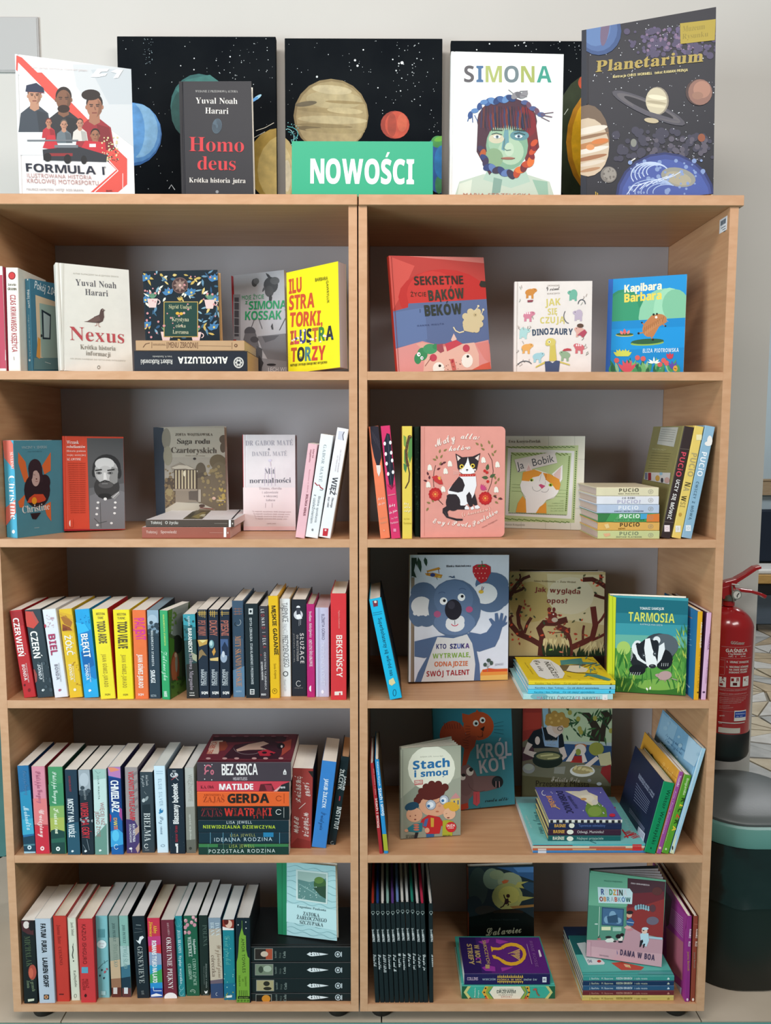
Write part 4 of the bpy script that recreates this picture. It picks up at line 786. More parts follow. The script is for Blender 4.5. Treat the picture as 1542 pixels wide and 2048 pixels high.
face_out(B2, (290, 1420), (1235, 1415), (245, 105), z3, .026, 'sepia hardcover with a round columned temple and a navy cloth spine', None, lean=.04, yl=.228, yr=.222, front='#9d9486', spine='#1c2634', art=[
    p('#1c2634', (235, 90), (383, 105), (408, 1420), (270, 1420)), p('#a59c8c', (395, 110), (1210, 105), (1220, 500), (395, 500)), e('#7e7666', 420, 250, 60, 140), e('#8d8570', 440, 480, 60, 130), e('#574737', 1190, 260, 60, 60), e('#574737', 1180, 370, 40, 70), e('#66573f', 1110, 560, 110, 100), e('#6d5f48', 1130, 760, 120, 200), e('#5c5040', 880, 680, 70, 110), e('#524639', 900, 840, 110, 140), p('#6b5d4a', (840, 780), (1220, 700), (1230, 1420), (840, 1100)), p('#5a4a38', (400, 800), (540, 780), (560, 1120), (408, 1200)), e('#4d3f30', 470, 860, 70, 90), e('#8f7f58', 460, 1000, 60, 90), spray('#7a6648', 50, 410, 640, 560, 1150, 8, 24, 5), spray('#8c7a55', 40, 900, 620, 1220, 1100, 8, 26, 6), spray('#a8904e', 16, 1130, 900, 1225, 1180, 10, 26, 7),
    p('#8a7f70', (480, 625), (600, 572), (640, 590), (840, 690), (500, 680)), p('#b9ae9c', (490, 640), (590, 605), (700, 610), (845, 680), (840, 700), (680, 650), (540, 656)), r('#4a3c30', 525, 662, 830, 925), [p('#b7a888', (540+i*42, 672), (562+i*42, 672), (562+i*42, 922), (542+i*42, 922)) for i in range(7)], e('#d8cdb2', 664, 718, 16, 40), r('#8f8170', 510, 925, 840, 950), p('#857868', (545, 950), (740, 950), (840, 1100), (545, 1110)), p('#5b5046', (720, 960), (850, 945), (860, 1080), (725, 1070)), r('#a4998a', 850, 930, 885, 1100),
    p('#b0a796', (410, 1190), (560, 1100), (900, 1120), (1080, 1200), (820, 1330), (410, 1330)), p('#7c6b58', (870, 1190), (1080, 1190), (1060, 1320), (700, 1330)), e('#4e3a30', 900, 1150, 40, 22), l('#7b4238', 12, (870, 1176), (1050, 1192)), e('#c9a492', 1060, 1050, 26, 22), l('#c9b8a6', 8, (1100, 1075), (1200, 1078)),
    t('ZOFIA WOJTKOWSKA', 540, 212, 1040, 212, 34, '#5d5144', 's', .05), t('Saga rodu', 566, 318, 1010, 320, 66, '#3f352d', 's'), t('Czartoryskich', 485, 440, 1100, 446, 74, '#4b4036', 's'), e('#2a221d', 798, 520, 18, 16), t('Polska wersja sukcesji', 680, 485, 940, 486, 12, '#6b6052')])
s1 = flat(B2, (95, 1558), (1275, 1568), (95, 1438), z3, .135, .010, 'reddish-brown paperback lying at the bottom of a two-book pile', None, front='#e9e6e3', spine='#9c5a4b', hard=False, pages='#d9b8aa', sp=[t('Tołstoj', 150, 1518, 300, 1520, 34, '#d3aea2', 'b'), t('Spowiedź', 345, 1518, 562, 1520, 36, '#d3aea2', 'b'), r('#f0eeec', 1190, 1430, 1224, 1570), l('#c08a7c', 5, (1000, 1510), (1180, 1512)), e('#e0cfc8', 1246, 1512, 6, 14)])
flat(B2, (145, 1432), (1330, 1438), (145, 1338), s1, .15, .012, 'dark brown spined white paperback lying on the reddish-brown one', None, front='#eeedee', spine='#4f443c', hard=False, pages='#dccfc9', art=[p('#5c5540', (640, 1330), (770, 1230), (870, 1200), (1040, 1195), (900, 1330)), p('#8f8350', (760, 1300), (900, 1240), (960, 1235), (850, 1325)), p('#c9c4a4', (860, 1290), (900, 1265), (950, 1262), (930, 1300)), p('#3a382c', (690, 1300), (780, 1230), (820, 1230), (740, 1320)), p('#2c3036', (1290, 1330), (1405, 1205), (1420, 1210), (1310, 1330)), t('L. Tołstoj O życiu', 290, 1290, 420, 1240, 14, '#b6b4b6')],
    bpx=(800, 1200), sp=[t('Tołstoj', 212, 1394, 364, 1394, 36, '#cbc5bd', 'b'), t('O życiu', 405, 1394, 580, 1396, 38, '#cbc5bd', 'b'), r('#efeded', 1258, 1330, 1286, 1440), l('#9a9085', 4, (1064, 1386), (1240, 1388)), e('#cfc8c0', 1308, 1388, 8, 12)])
face_out(B3, (102, 1318), (720, 1318), (85, 182), z3, .044, 'pale grey-pink hardcover with a small pink foot band and silver-grey serif lettering', None, lean=.03, front='#dcd6d8', spine='#cf3a40', pages='#a59a9c', art=[
    p('#e6d8d8', (95, 800), (745, 800), (760, 1320), (95, 1320)), r('#eccaca', 95, 1262, 780, 1330), t('DR GABOR MATÉ', 125, 304, 690, 298, 58, '#a6a3ad', 's'), t('&', 388, 358, 420, 358, 24, '#8d8a94', 's'), t('DANIEL MATÉ', 200, 428, 620, 424, 52, '#aaa7b0', 's'), t('Mit', 350, 640, 476, 636, 62, '#7c7c86', 's'), t('normalności', 172, 748, 668, 742, 58, '#62636d', 's'), [l('#c9bfd0', 5, (360+i*36, 560), (350+i*42, 780)) for i in range(4)],
    t('Trauma, choroba', 285, 824, 555, 824, 28, '#b3a9ae', 's'), t('i zdrowienie', 320, 872, 515, 870, 28, '#b3a9ae', 's'), t('w toksycznej', 340, 916, 505, 914, 28, '#b3a9ae', 's'), t('kulturze', 368, 962, 478, 962, 26, '#b3a9ae', 's'), l('#b9a8b0', 4, (362, 985), (362, 1040)), l('#b9a8b0', 4, (440, 985), (440, 1040)), e('#cfc8da', 415, 480, 22, 14), l('#cbb9c9', 6, (420, 500), (425, 550)),
    [t('To wspaniałe wyczekiwane dzieło uznanego autora', 205+12*i, 1090+28*i, 665-16*i, 1096+28*i, 15, '#b79fa2') for i in range(4)], t('czarna owca', 378, 1232, 484, 1232, 14, '#a98f92')])
spine_out(B3, (732, 1365), (845, 1372), (880, 292), z3, .14, 'thin pale pink paperback leaning right, first of three leaning books', None, dx=-.003, y=.012, front='#eab9c2', spine='#ecbcc4', hard=False, sp=[t('Marta', 940, 345, 930, 450, 20, '#b27f88', 'b'), t('Dzięgielewska', 908, 350, 892, 500, 18, '#b27f88', 'b'), t('Rozmowy o dobrej', 895, 585, 868, 860, 14, '#c7909a'), t('BOLIWIA MINUS', 860, 880, 824, 1135, 26, '#8d5660', 'b')])
spine_out(B3, (852, 1372), (1002, 1380), (1030, 186), z3, .145, 'white paperback leaning right with a red squiggle on its spine', None, dx=-.003, y=.012, front='#eceef0', hard=False, sp=[t('GABOR MATÉ', 1068, 290, 1008, 735, 34, '#9fa9ad', 's', .03), l('#a83440', 12, (962, 742), (990, 775), (1015, 770), (1030, 800), (1062, 820)), l('#7d8085', 8, (1062, 820), (1050, 834), (1022, 828)), t('Bliskie spotkania', 1005, 900, 960, 1215, 28, '#8a8f94', 'n'), t('z uzależnieniem', 955, 880, 905, 1225, 34, '#8a8f94', 'n'), e('#85898d', 935, 1302, 12, 16)])
spine_out(B3, (1010, 1374), (1148, 1380), (1224, 110), z3, .15, 'white paperback leaning right with a red square at its foot', None, y=.012, front='#f0eff2', hard=False, sp=[p('#cfd0dd', (1245, 130), (1310, 138), (1295, 240), (1232, 225)), l('#4e4e5c', 8, (1310, 140), (1290, 180), (1300, 240)), t('DR STUART SHANKER', 1262, 350, 1222, 620, 16, '#c2b4bb'), t('DR TERESA BARKER', 1225, 420, 1195, 610, 14, '#c9bcc2'), t('WIĘŹ', 1175, 672, 1135, 885, 62, '#4f4f55', 'b'), t('Dlaczego', 1165, 920, 1145, 1040, 22, '#7d7d82', 'b'), t('dotyk i czułość', 1120, 910, 1105, 1035, 20, '#7d7d82', 'b'), p('#c23440', (1060, 1284), (1122, 1288), (1108, 1376), (1052, 1372)), e('#e8c8c8', 1088, 1306, 13)])

# ================================================================== left bookcase, third compartment: a full row of spines
z2 = LZ[2]; g = None
def srow(V, z, rows, w=.14, y=None):
    for q in rows:
        bl, br, tl, label, kw = q
        kw = dict(kw); ww = kw.pop('w', w); yy = kw.pop('y', y)
        spine_out(V, bl, br, tl, z, ww, label, kw.pop('group', None), y=yy, hard=kw.pop('hard', False), **kw)
def bonda(x, y, x2, y2, c): return [t('WOJCIECH CHMIELARZ', x+44, y-20, x2+44, y2+20, 14, c), t('BONDA', x, y, x2, y2, 36, c, 'b', .1)]
srow(B7, z2, [
 ((285, 1400), (432, 1397), (110, 368), 'red paperback with white capitals, first on the left of the upper spine row', dict(front='#a81a20', spine='#b8242a', sp=[p('#a01c22', (140, 380), (280, 360), (300, 520), (200, 560)), t('CZERWIEŃ', 150, 455, 222, 910, 70, WH, 'b', .03), bonda(258, 1005, 292, 1195, '#e9d9d6'), e('#5c0f14', 292, 1246, 12, 14), e('#7c1418', 346, 1306, 16, 22)])),
 ((445, 1400), (638, 1400), (290, 360), 'charcoal paperback with a red torn patch and white capitals', dict(front='#27323a', spine='#2d3a42', sp=[p('#c8463c', (300, 370), (380, 375), (462, 500), (400, 575), (310, 550)), p('#b05048', (360, 375), (392, 372), (462, 500), (440, 520)), p('#9c4440', (412, 1060), (440, 1120), (440, 1200), (420, 1220), (398, 1060)), t('CZERŃ', 356, 612, 404, 935, 82, WH, 'b', .03), bonda(444, 1000, 468, 1190, '#d5dade'), leaf('#e2e6e6', 515, 1320, 30, 30, 250), leaf('#aab3b6', 530, 1310, 30, 24, 220), spray('#3d4b54', 14, 430, 950, 620, 1380, 8, 22, 4)])),
 ((650, 1398), (812, 1392), (500, 355), 'white paperback with a crimson vertical title', dict(front='#e3e4ea', spine='#dfe1e8', sp=[spray('#c9a9b4', 16, 520, 420, 660, 560, 4, 10, 6), leaf('#c63848', 535, 570, 50, 26, 270), leaf('#b74a60', 545, 560, 34, 18, 220), l('#b98a98', 3, (550, 450), (580, 470), (640, 440)), t('BIEL', 570, 645, 610, 900, 80, '#a8355c', 'b', .03), bonda(645, 1000, 672, 1185, '#8f8c98'), leaf('#b05a78', 712, 1320, 30, 26, 250), leaf('#b05a78', 725, 1310, 30, 22, 220)])),
 ((828, 1400), (986, 1395), (695, 350), 'mustard yellow paperback with a brown hand picture and white capitals', dict(front='#e0b322', spine='#e2b928', sp=[p('#d7a92a', (700, 380), (870, 420), (880, 620), (740, 610)), p('#a5692a', (720, 440), (780, 420), (860, 500), (840, 560), (760, 520)), p('#8e4a24', (740, 520), (830, 560), (860, 600), (740, 600)), p('#7c3a1e', (740, 570), (790, 560), (800, 600), (742, 606)), l('#c69426', 6, (700, 400), (870, 480)), t('ŻÓŁĆ', 762, 660, 800, 900, 76, '#eae6da', 'b', .03), bonda(812, 1000, 838, 1190, '#f0e8d0'), e('#efe6c8', 890, 1300, 18), spray('#b98a1c', 12, 850, 900, 975, 1260, 5, 14, 9), l('#a5742a', 4, (900, 1010), (960, 1000)), l('#a5742a', 4, (930, 1240), (975, 1250))])),
 ((1000, 1400), (1176, 1395), (885, 352), 'sky blue paperback with white capitals', dict(front='#1d83c4', spine='#22a0dc', sp=[p('#1b7cc0', (950, 620), (1100, 580), (1150, 1000), (1170, 1200), (1000, 1100)), p('#1763a8', (960, 850), (1080, 830), (1120, 1010), (1000, 1080)), p('#35b2ea', (900, 500), (1010, 520), (1060, 600), (930, 640)), p('#2aa5e0', (1010, 1240), (1160, 1160), (1170, 1390), (1010, 1390)), spray('#1e7ab8', 14, 950, 420, 1060, 520, 3, 8, 5), t('BŁĘKIT', 958, 640, 1000, 925, 80, WH, 'b', .03), bonda(1005, 1005, 1028, 1190, '#e2eef6'), leaf('#f2f6f8', 1070, 1325, 32, 28, 250), leaf('#f2f6f8', 1085, 1315, 30, 22, 220)])),
 ((1195, 1415), (1376, 1412), (1092, 350), 'lemon yellow paperback with condensed brown capitals, left one of two', dict(front='#b8202c', spine='#f0de34', sp=[t('MEZCZYZNA', 1140, 415, 1245, 415, 28, '#8f8238', 'b'), t('TANC', 1158, 462, 1228, 462, 28, '#8f8238', 'b'), t('TODO ARDE', 1148, 490, 1178, 758, 94, '#6e6238', 'B', -.03), t('JUAN GÓMEZ-JURADO', 1208, 880, 1240, 1270, 46, '#a9962e', 'b', .15), t('SQN', 1245, 1368, 1308, 1366, 20, '#9c8c30', 'b')])),
])
srow(B8, z2, [
 ((88, 1415), (286, 1412), (33, 355), 'lemon yellow paperback with condensed brown capitals, right one of two', dict(front='#e6d82a', spine='#f0de28', sp=[t('MEZCZYZNA', 82, 420, 192, 420, 28, '#8f8238', 'b'), t('TANC', 88, 466, 185, 466, 28, '#8f8238', 'b'), t('TODO VUELVE', 88, 492, 100, 815, 112, '#5e5330', 'B', -.03), t('JUAN GÓMEZ-JURADO', 136, 885, 152, 1278, 48, '#a9962e', 'b', .15), t('SQN', 155, 1370, 214, 1368, 20, '#9c8c30', 'b')])),
 ((300, 1412), (462, 1410), (262, 358), 'orange paperback with a magenta title', dict(front='#e8683c', spine='#ea7440', sp=[t('PACJENT', 285, 455, 310, 720, 118, '#d63c94', 'b', -.02), t('JUAN GÓMEZ-JURADO', 330, 882, 342, 1282, 56, '#f0e4dc', 'B', .05), t('SQN', 335, 1370, 402, 1368, 24, '#f4e2da', 'b')])),
 ((470, 1408), (604, 1405), (440, 358), 'slate blue paperback with a misty sky above dark treetops', dict(front='#232d33', spine='#2e3f4c', pages='#8fa5b2', sp=[p('#90a8ba', (438, 350), (600, 350), (590, 560), (445, 570)), e('#a9bccb', 500, 480, 60, 70), p('#7990a2', (440, 540), (590, 500), (590, 640), (445, 640)), spray('#33434e', 26, 440, 500, 600, 660, 10, 24, 3), t('MAŁGORZATA STAROSTA', 486, 600, 500, 1020, 26, '#d2dade', 'b', .1), t('SMUGI', 482, 1066, 490, 1222, 52, '#e6eaec', 'b'), t('VECTRA', 486, 1384, 554, 1382, 26, '#9fb0ba', 'b')])),
 ((618, 1412), (722, 1415), (585, 360), 'green spined paperback angled to show a hazy orange figure on its cover', dict(front='#4d5c3c', spine='#219a5c', yaw=.27, w=.1, art=[p('#5c8a3a', (690, 360), (780, 320), (760, 560), (700, 640)), p('#9fa8a0', (740, 330), (930, 250), (900, 600), (860, 700), (720, 640)), p('#878f86', (760, 420), (860, 380), (860, 660), (740, 660)), e('#2b2f26', 800, 760, 60, 110), p('#3c4330', (850, 500), (930, 400), (910, 1300), (850, 1250)), p('#4c7a2c', (700, 680), (760, 700), (760, 1000), (712, 1000)), e('#8c4a2e', 770, 1040, 52, 190), e('#b0603c', 760, 1060, 34, 150), e('#8f8a78', 785, 980, 16, 120), e('#c9a184', 776, 890, 16, 30), p('#547c34', (720, 1200), (900, 1180), (900, 1310), (722, 1410)), spray('#6c8c40', 16, 700, 360, 780, 620, 6, 16, 8), spray('#3e5a2a', 16, 720, 1150, 890, 1350, 8, 20, 9)],
   sp=[t('MAŁGORZATA STAROSTA', 626, 410, 646, 780, 18, '#b8d86a', 'b'), t('Zalineczka', 625, 842, 640, 1195, 50, '#a9dcbc', 'c'), t('HARDE', 640, 1318, 645, 1386, 36, '#dff0e6', 'b')])),
 ((912, 1405), (1056, 1402), (865, 408), 'low teal-to-black paperback with a bold white surname', dict(front='#22302e', spine='#2f4a4a', sp=[p('#3f9aa8', (864, 400), (1018, 400), (1018, 560), (868, 540)), p('#2f6c74', (868, 530), (1020, 560), (1020, 700), (870, 720)), p('#a5a58a', (960, 850), (1030, 890), (1030, 970), (980, 940)), p('#2c2c2a', (905, 1000), (1050, 980), (1056, 1405), (912, 1405)), spray('#285055', 12, 880, 440, 1010, 720, 8, 18, 7), t('Agnieszka', 920, 425, 928, 545, 30, '#b4d4d8', 'b'), t('BARANIECKI', 925, 570, 935, 855, 44, WH, 'b'), t('Królowa Margonów', 938, 870, 950, 1310, 46, '#a99ca6', 's'), t('SINE', 944, 1344, 1004, 1344, 14, '#cfcdc8', 'b'), l('#e8e6e0', 8, (944, 1366), (1006, 1366))])),
]+[
 ((x0, 1402), (x1, 1401), (xt, 352), lab, dict(front='#161c28', spine='#252f3e', sp=[[l('#d9b25a', 6, (xt+28+i*22, 362), (xt+30+i*22, 430+6*i)) for i in range(ni)], l('#d9b25a', 5, (xt+12, 385), (xt+112, 383)), l('#d9b25a', 5, (xt+14, 405), (xt+112, 402)), t(nm, xt+15, 480, xt+22, 665, 88, '#a9665a', 'b', -.02), art_, t('MARCIN', x0+22, 1060, x0+22, 1250, 36, '#bfc6cc', 'b'), t('ŚWIĄTKOWSKI', x0+60, 1085, x0+58, 1250, 30, '#aeb6bd', 'b'), t('SQN', x0+28, 1352, x0+106, 1350, 30, '#eef0f0', 'B')]))
 for x0, x1, xt, ni, nm, lab, art_ in (
  (1058, 1180, 1030, 4, 'PSY WOJNY', 'dark fantasy paperback with a flaming yellow hand, first of the three-volume set', [p('#c09a52', (1038, 710), (1160, 705), (1150, 760), (1060, 790)), p('#e3cf8a', (1050, 710), (1150, 712), (1100, 745)), p('#8d7450', (1060, 840), (1090, 820), (1150, 900), (1100, 890), (1050, 950))]),
  (1185, 1305, 1165, 3, 'DUCHY', 'dark fantasy paperback with a glowing orb, second of the three-volume set', [e('#6f98a0', 1205, 760, 30, 50), e('#b9d4d4', 1200, 750, 18, 32), p('#c99448', (1210, 850), (1240, 800), (1255, 850), (1230, 900)), p('#d8b878', (1185, 930), (1285, 915), (1285, 960), (1190, 955))]),
  (1310, 1428, 1300, 1, 'PIEŚNI', 'dark fantasy paperback with a blue hooded figure, third of the three-volume set', [p('#48608a', (1310, 700), (1400, 700), (1405, 900), (1315, 920)), e('#9aa8bc', 1350, 920, 40, 60), p('#22304a', (1325, 800), (1360, 730), (1400, 800), (1400, 900), (1340, 880)), e('#c8ced8', 1345, 880, 18, 40)]))])
srow(C1, z2, [
 ((148, 1345), (276, 1345), (130, 285), 'steel blue hardcover with an orange-brown serif title', dict(hard=True, front='#46607a', spine='#41566c', back='#2e3c4c', sp=[p('#5c7f9c', (140, 1050), (272, 1000), (276, 1345), (148, 1345)), p('#34475a', (135, 430), (262, 420), (266, 700), (140, 680)), [l('#94695c', 6, (152, 372+30*i), (240, 372+28*i)) for i in range(3)], l('#94695c', 4, (170, 360), (172, 440)), l('#94695c', 4, (210, 360), (212, 440)), ar('#9fa5a8', 200, 520, 30, 34, -60, 120, 6), ar('#20282e', 182, 540, 20, 20, 60, 240, 7), t('MITY SKANDYNAWSKIE', 166, 672, 180, 1232, 62, '#bf8660', 's', -.02), t('AGORA', 176, 1290, 240, 1288, 18, '#a4bdd2', 'b')])),
 ((288, 1355), (440, 1352), (268, 318), 'near-black hardcover with a white square emblem at both ends of its spine', dict(hard=True, front='#1a2328', spine='#1f2a30', sp=[r('#cdd0d0', 315, 368, 362, 432), e('#1f2a30', 338, 400, 13, 16), t('EDYTA CZEKAŁSKA  STAN KLARNOWI I PRZODKOWIE', 324, 472, 345, 1205, 26, '#b9bfc2', 'b'), r('#cdd0d0', 330, 1256, 380, 1316), r('#1f2a30', 340, 1268, 370, 1282), r('#1f2a30', 340, 1292, 370, 1304)])),
 ((442, 1362), (546, 1355), (428, 345), 'dark plum hardcover with spaced white and red capitals', dict(hard=True, front='#2a272c', spine='#3c3a40', w=.13, sp=[t('LEONARD I PEŁKA', 448, 375, 475, 805, 36, ['#dfdcdc', '#dfdcdc', '#b8484c', '#dfdcdc'], 'n', .25), t('OSTATNIA TAJEMNICA', 484, 850, 495, 1265, 20, '#b3afb2', 'b'), t('SZYMON NOWAK', 450, 955, 460, 1160, 20, '#d4d1d2', 'b'), e('#8c3438', 452, 880, 9), t('EGO', 455, 1325, 508, 1325, 20, '#eee', 'b')])),
 ((553, 1357), (664, 1352), (530, 232), 'tall golden yellow hardcover with bold black capitals', dict(hard=True, front='#e5b21e', spine='#e9bb24', back='#2c2a24', w=.15, sp=[t('MĘSKIE GADANIE', 566, 338, 600, 885, 44, '#2e2716', 'b'), t('Sonia Krajewy', 592, 975, 602, 1145, 24, '#8d6f14', 'n'), ar('#6b5410', 602, 1278, 26, 28, 0, 360, 4), t('W', 592, 1288, 614, 1288, 24, '#6b5410', 's')])),
 ((668, 1340), (786, 1337), (655, 262), 'white hardcover with thin grey condensed capitals', dict(hard=True, front='#c9b07c', spine='#e6e6e6', back='#4a4038', w=.15, sp=[t('TAJEMNICE', 678, 305, 690, 520, 62, '#76767a', 'n', -.06), t('PAŁACU', 690, 535, 696, 650, 46, '#c0c0c4', 'n', -.06), t('PREZYDENCKIEGO', 688, 660, 704, 1018, 58, '#76767a', 'n', -.06), ar('#55565a', 722, 1088, 25, 25, 0, 360, 9), t('Paweł Sulik', 700, 1150, 708, 1280, 26, '#c9c9cc', 'n')])),
 ((790, 1335), (958, 1330), (785, 272), 'charcoal hardcover with a small white upside-down figure in a disc', dict(hard=True, front='#23262e', spine='#292c34', sp=[e('#c9c9cf', 862, 438, 50, 52), e('#e8e8ec', 862, 355, 22, 18), p('#3c3e48', (840, 360), (880, 360), (890, 440), (845, 440)), p('#efeff2', (835, 440), (880, 430), (905, 480), (850, 484)), l('#c9c9cf', 3, (872, 480), (870, 560)), l('#c9c9cf', 3, (890, 480), (888, 550)), t('SŁUŻĄCE', 880, 640, 886, 975, 42, '#cdc3c0', 'b', .15), t('DO WSZYSTKIEGO', 842, 660, 846, 948, 22, '#a9a2a0', 'b', .1), t('JOANNA KUCIEL', 808, 645, 812, 965, 14, '#8c8886'), ar('#d9d6d4', 866, 1195, 26, 30, 30, 320, 5), t('marginesy', 820, 1248, 915, 1246, 12, '#8c8886')])),
 ((960, 1347), (1050, 1345), (953, 322), 'magenta hardcover with white lettering and a white half moon', dict(hard=True, front='#a01e5e', spine='#ba2a72', w=.13, pages='#d8d2c0', sp=[t('Svetłana Aleksijewicz', 980, 400, 986, 690, 30, '#ecd9e2', 's'), t('OSTATNI ŚWIADKOWIE', 978, 712, 986, 1010, 34, '#f2e4ea', 's'), e('#f4eef0', 1002, 1250, 20, 34), p('#ba2a72', (1003, 1210), (1026, 1210), (1026, 1290), (1003, 1290))])),
 ((1056, 1343), (1206, 1340), (1050, 360), 'pale lilac hardcover with faint white lettering', dict(hard=False, front='#c3c3dc', spine='#c6c6de', back='#b8a9c4', w=.15, pages='#d6c6c8', sp=[r('#a99ec4', 1082, 360, 1086, 1345), r('#b5abd0', 1096, 360, 1099, 1345), t('ELŻBIETA GÓRKO', 1118, 428, 1122, 715, 30, '#77748e', 'n', -.05), t('TRZY CIAŁA KOBIET', 1110, 735, 1118, 1220, 40, '#dcdcec', 'n'), e('#eeeef6', 1130, 1286, 16, 22)])),
 ((1222, 1375), (1396, 1372), (1218, 205), 'tall bright red hardcover with white capitals at the right end of the row', dict(hard=True, front='#5c2424', spine='#d93a40', back='#d93a40', w=.165, sp=[t('Magdalena Grzebałkowska', 1304, 390, 1306, 590, 16, '#e8a49c'), t('BEKSIŃSCY', 1280, 662, 1284, 1130, 66, '#f2dfd6', 'b', .03), p('#f2dfd6', (1262, 1284), (1348, 1280), (1350, 1320), (1330, 1322), (1328, 1296), (1312, 1296), (1312, 1322), (1262, 1324))])),
], w=.15)

# ================================================================== left bookcase, fourth compartment
z1 = LZ[1]
phil = lambda x, y, x2, y2, c: t('Philippa Gregory', x, y, x2, y2, 52, c, 'c', -.03)
srow(C5, z1, [
 ((312, 1585), (462, 1588), (218, 462), 'blue paperback with a white script title, leftmost of the fourth row', dict(front='#14365a', spine='#2a6c9c', sp=[p('#2c8ab0', (260, 800), (430, 760), (440, 1330), (290, 1350)), p('#3fa3c2', (290, 1150), (440, 1130), (440, 1330), (296, 1350)), p('#1d3f52', (292, 1380), (450, 1350), (460, 1590), (310, 1590)), p('#4e7c88', (300, 1470), (460, 1460), (460, 1480), (300, 1490)), p('#9cc4d4', (308, 1560), (462, 1560), (462, 1592), (310, 1592)), t('Philippa Gregory', 290, 520, 330, 840, 46, '#4a7ca6', 'c', -.03), t('Mokradła', 298, 980, 350, 1290, 70, '#b8d8e4', 'c'), e('#c9dce2', 380, 1508, 26, 28), e('#1d3f52', 380, 1508, 11)])),
 ((467, 1590), (642, 1590), (400, 470), 'pink to crimson paperback with a pale script title', dict(front='#8c2436', spine='#d88a9c', sp=[p('#dd7a7c', (420, 880), (600, 880), (620, 1240), (445, 1240)), p('#c82f40', (445, 1230), (628, 1230), (642, 1592), (467, 1592)), l('#9c2c38', 12, (440, 1222), (630, 1222)), t('Philippa Gregory', 455, 530, 500, 945, 60, '#b0607a', 'c', -.03), t('Uwięziony', 500, 1020, 520, 1380, 66, '#f0d4d0', 'c'), e('#f2dcd8', 545, 1520, 26, 28), e('#c82f40', 545, 1520, 11)])),
 ((665, 1592), (856, 1592), (612, 475), 'green paperback with a golden sunset landscape and white script', dict(front='#16382c', spine='#4a9464', sp=[p('#3f8a60', (620, 700), (818, 680), (822, 950), (635, 960)), p('#a8b45a', (640, 1100), (825, 1080), (830, 1300), (650, 1310)), p('#86ab60', (640, 980), (822, 970), (826, 1120), (642, 1130)), p('#1f4440', (655, 1290), (720, 1270), (830, 1300), (840, 1592), (662, 1592)), p('#2c6050', (660, 1400), (836, 1380), (838, 1440), (662, 1450)), phil(672, 535, 700, 952, '#cfe6d4'), t('Kraina snu', 690, 1005, 712, 1335, 68, '#e4ead0', 'c'), e('#e8eeea', 747, 1525, 26, 28), e('#1f4440', 747, 1525, 11)])),
 ((875, 1608), (1036, 1605), (828, 512), 'dark teal paperback with white capitals and a small red author line', dict(front='#10202a', spine='#22384a', sp=[p('#2b5468', (850, 1200), (1010, 1180), (1036, 1608), (875, 1608)), t('SZYMON BRANDT', 878, 590, 892, 795, 26, '#8c3440', 'b'), t('MOSTY NA WIŚLE', 866, 885, 888, 1380, 74, '#e2e8ea', 'b'), leaf('#e6ecee', 935, 1570, 30, 28, 250), leaf('#e6ecee', 948, 1562, 28, 20, 220)])),
 ((1052, 1610), (1216, 1605), (1005, 512), 'grey and black paperback with a jagged red title', dict(front='#141c24', spine='#202c36', sp=[p('#9fa8b0', (1005, 510), (1150, 510), (1165, 770), (1015, 780)), e('#b6bec6', 1080, 640, 60, 90), spray('#3c4750', 12, 1015, 740, 1165, 830, 14, 28, 3), t('ANNA KAŃTOCH', 1070, 760, 1085, 895, 26, '#aeb6bc', 'n', .1), t('WOREK NA GÓRY', 1035, 930, 1060, 1395, 96, '#c23440', 'b', -.02), spray('#8e969c', 8, 1030, 1120, 1200, 1180, 8, 20, 5), l('#8e9aa4', 5, (1120, 1400), (1150, 1540)), l('#8e9aa4', 4, (1070, 1470), (1110, 1540)), leaf('#eceeee', 1105, 1568, 32, 28, 250), leaf('#eceeee', 1120, 1558, 28, 20, 220)])),
 ((1225, 1608), (1400, 1605), (1190, 505), 'pale mint paperback with thin red-grey capitals', dict(front='#5c8074', spine='#c4dad6', sp=[p('#9fc0b8', (1190, 505), (1350, 500), (1355, 620), (1200, 640)), p('#6c9488', (1215, 1380), (1370, 1200), (1378, 1608), (1225, 1608)), l('#46706a', 4, (1220, 520), (1260, 560), (1290, 540)), t('JULIA WAHITA', 1252, 590, 1262, 890, 20, '#54706c', 'n', .15), t('WIĘCEJ NIŻ', 1285, 930, 1300, 1225, 46, '#b07c7c', 'n'), t('JEDNO ŻYCIE', 1225, 1050, 1248, 1375, 46, '#a8706e', 'n'), leaf('#f0f4f2', 1290, 1560, 30, 28, 250), leaf('#f0f4f2', 1304, 1552, 28, 20, 220)])),
])
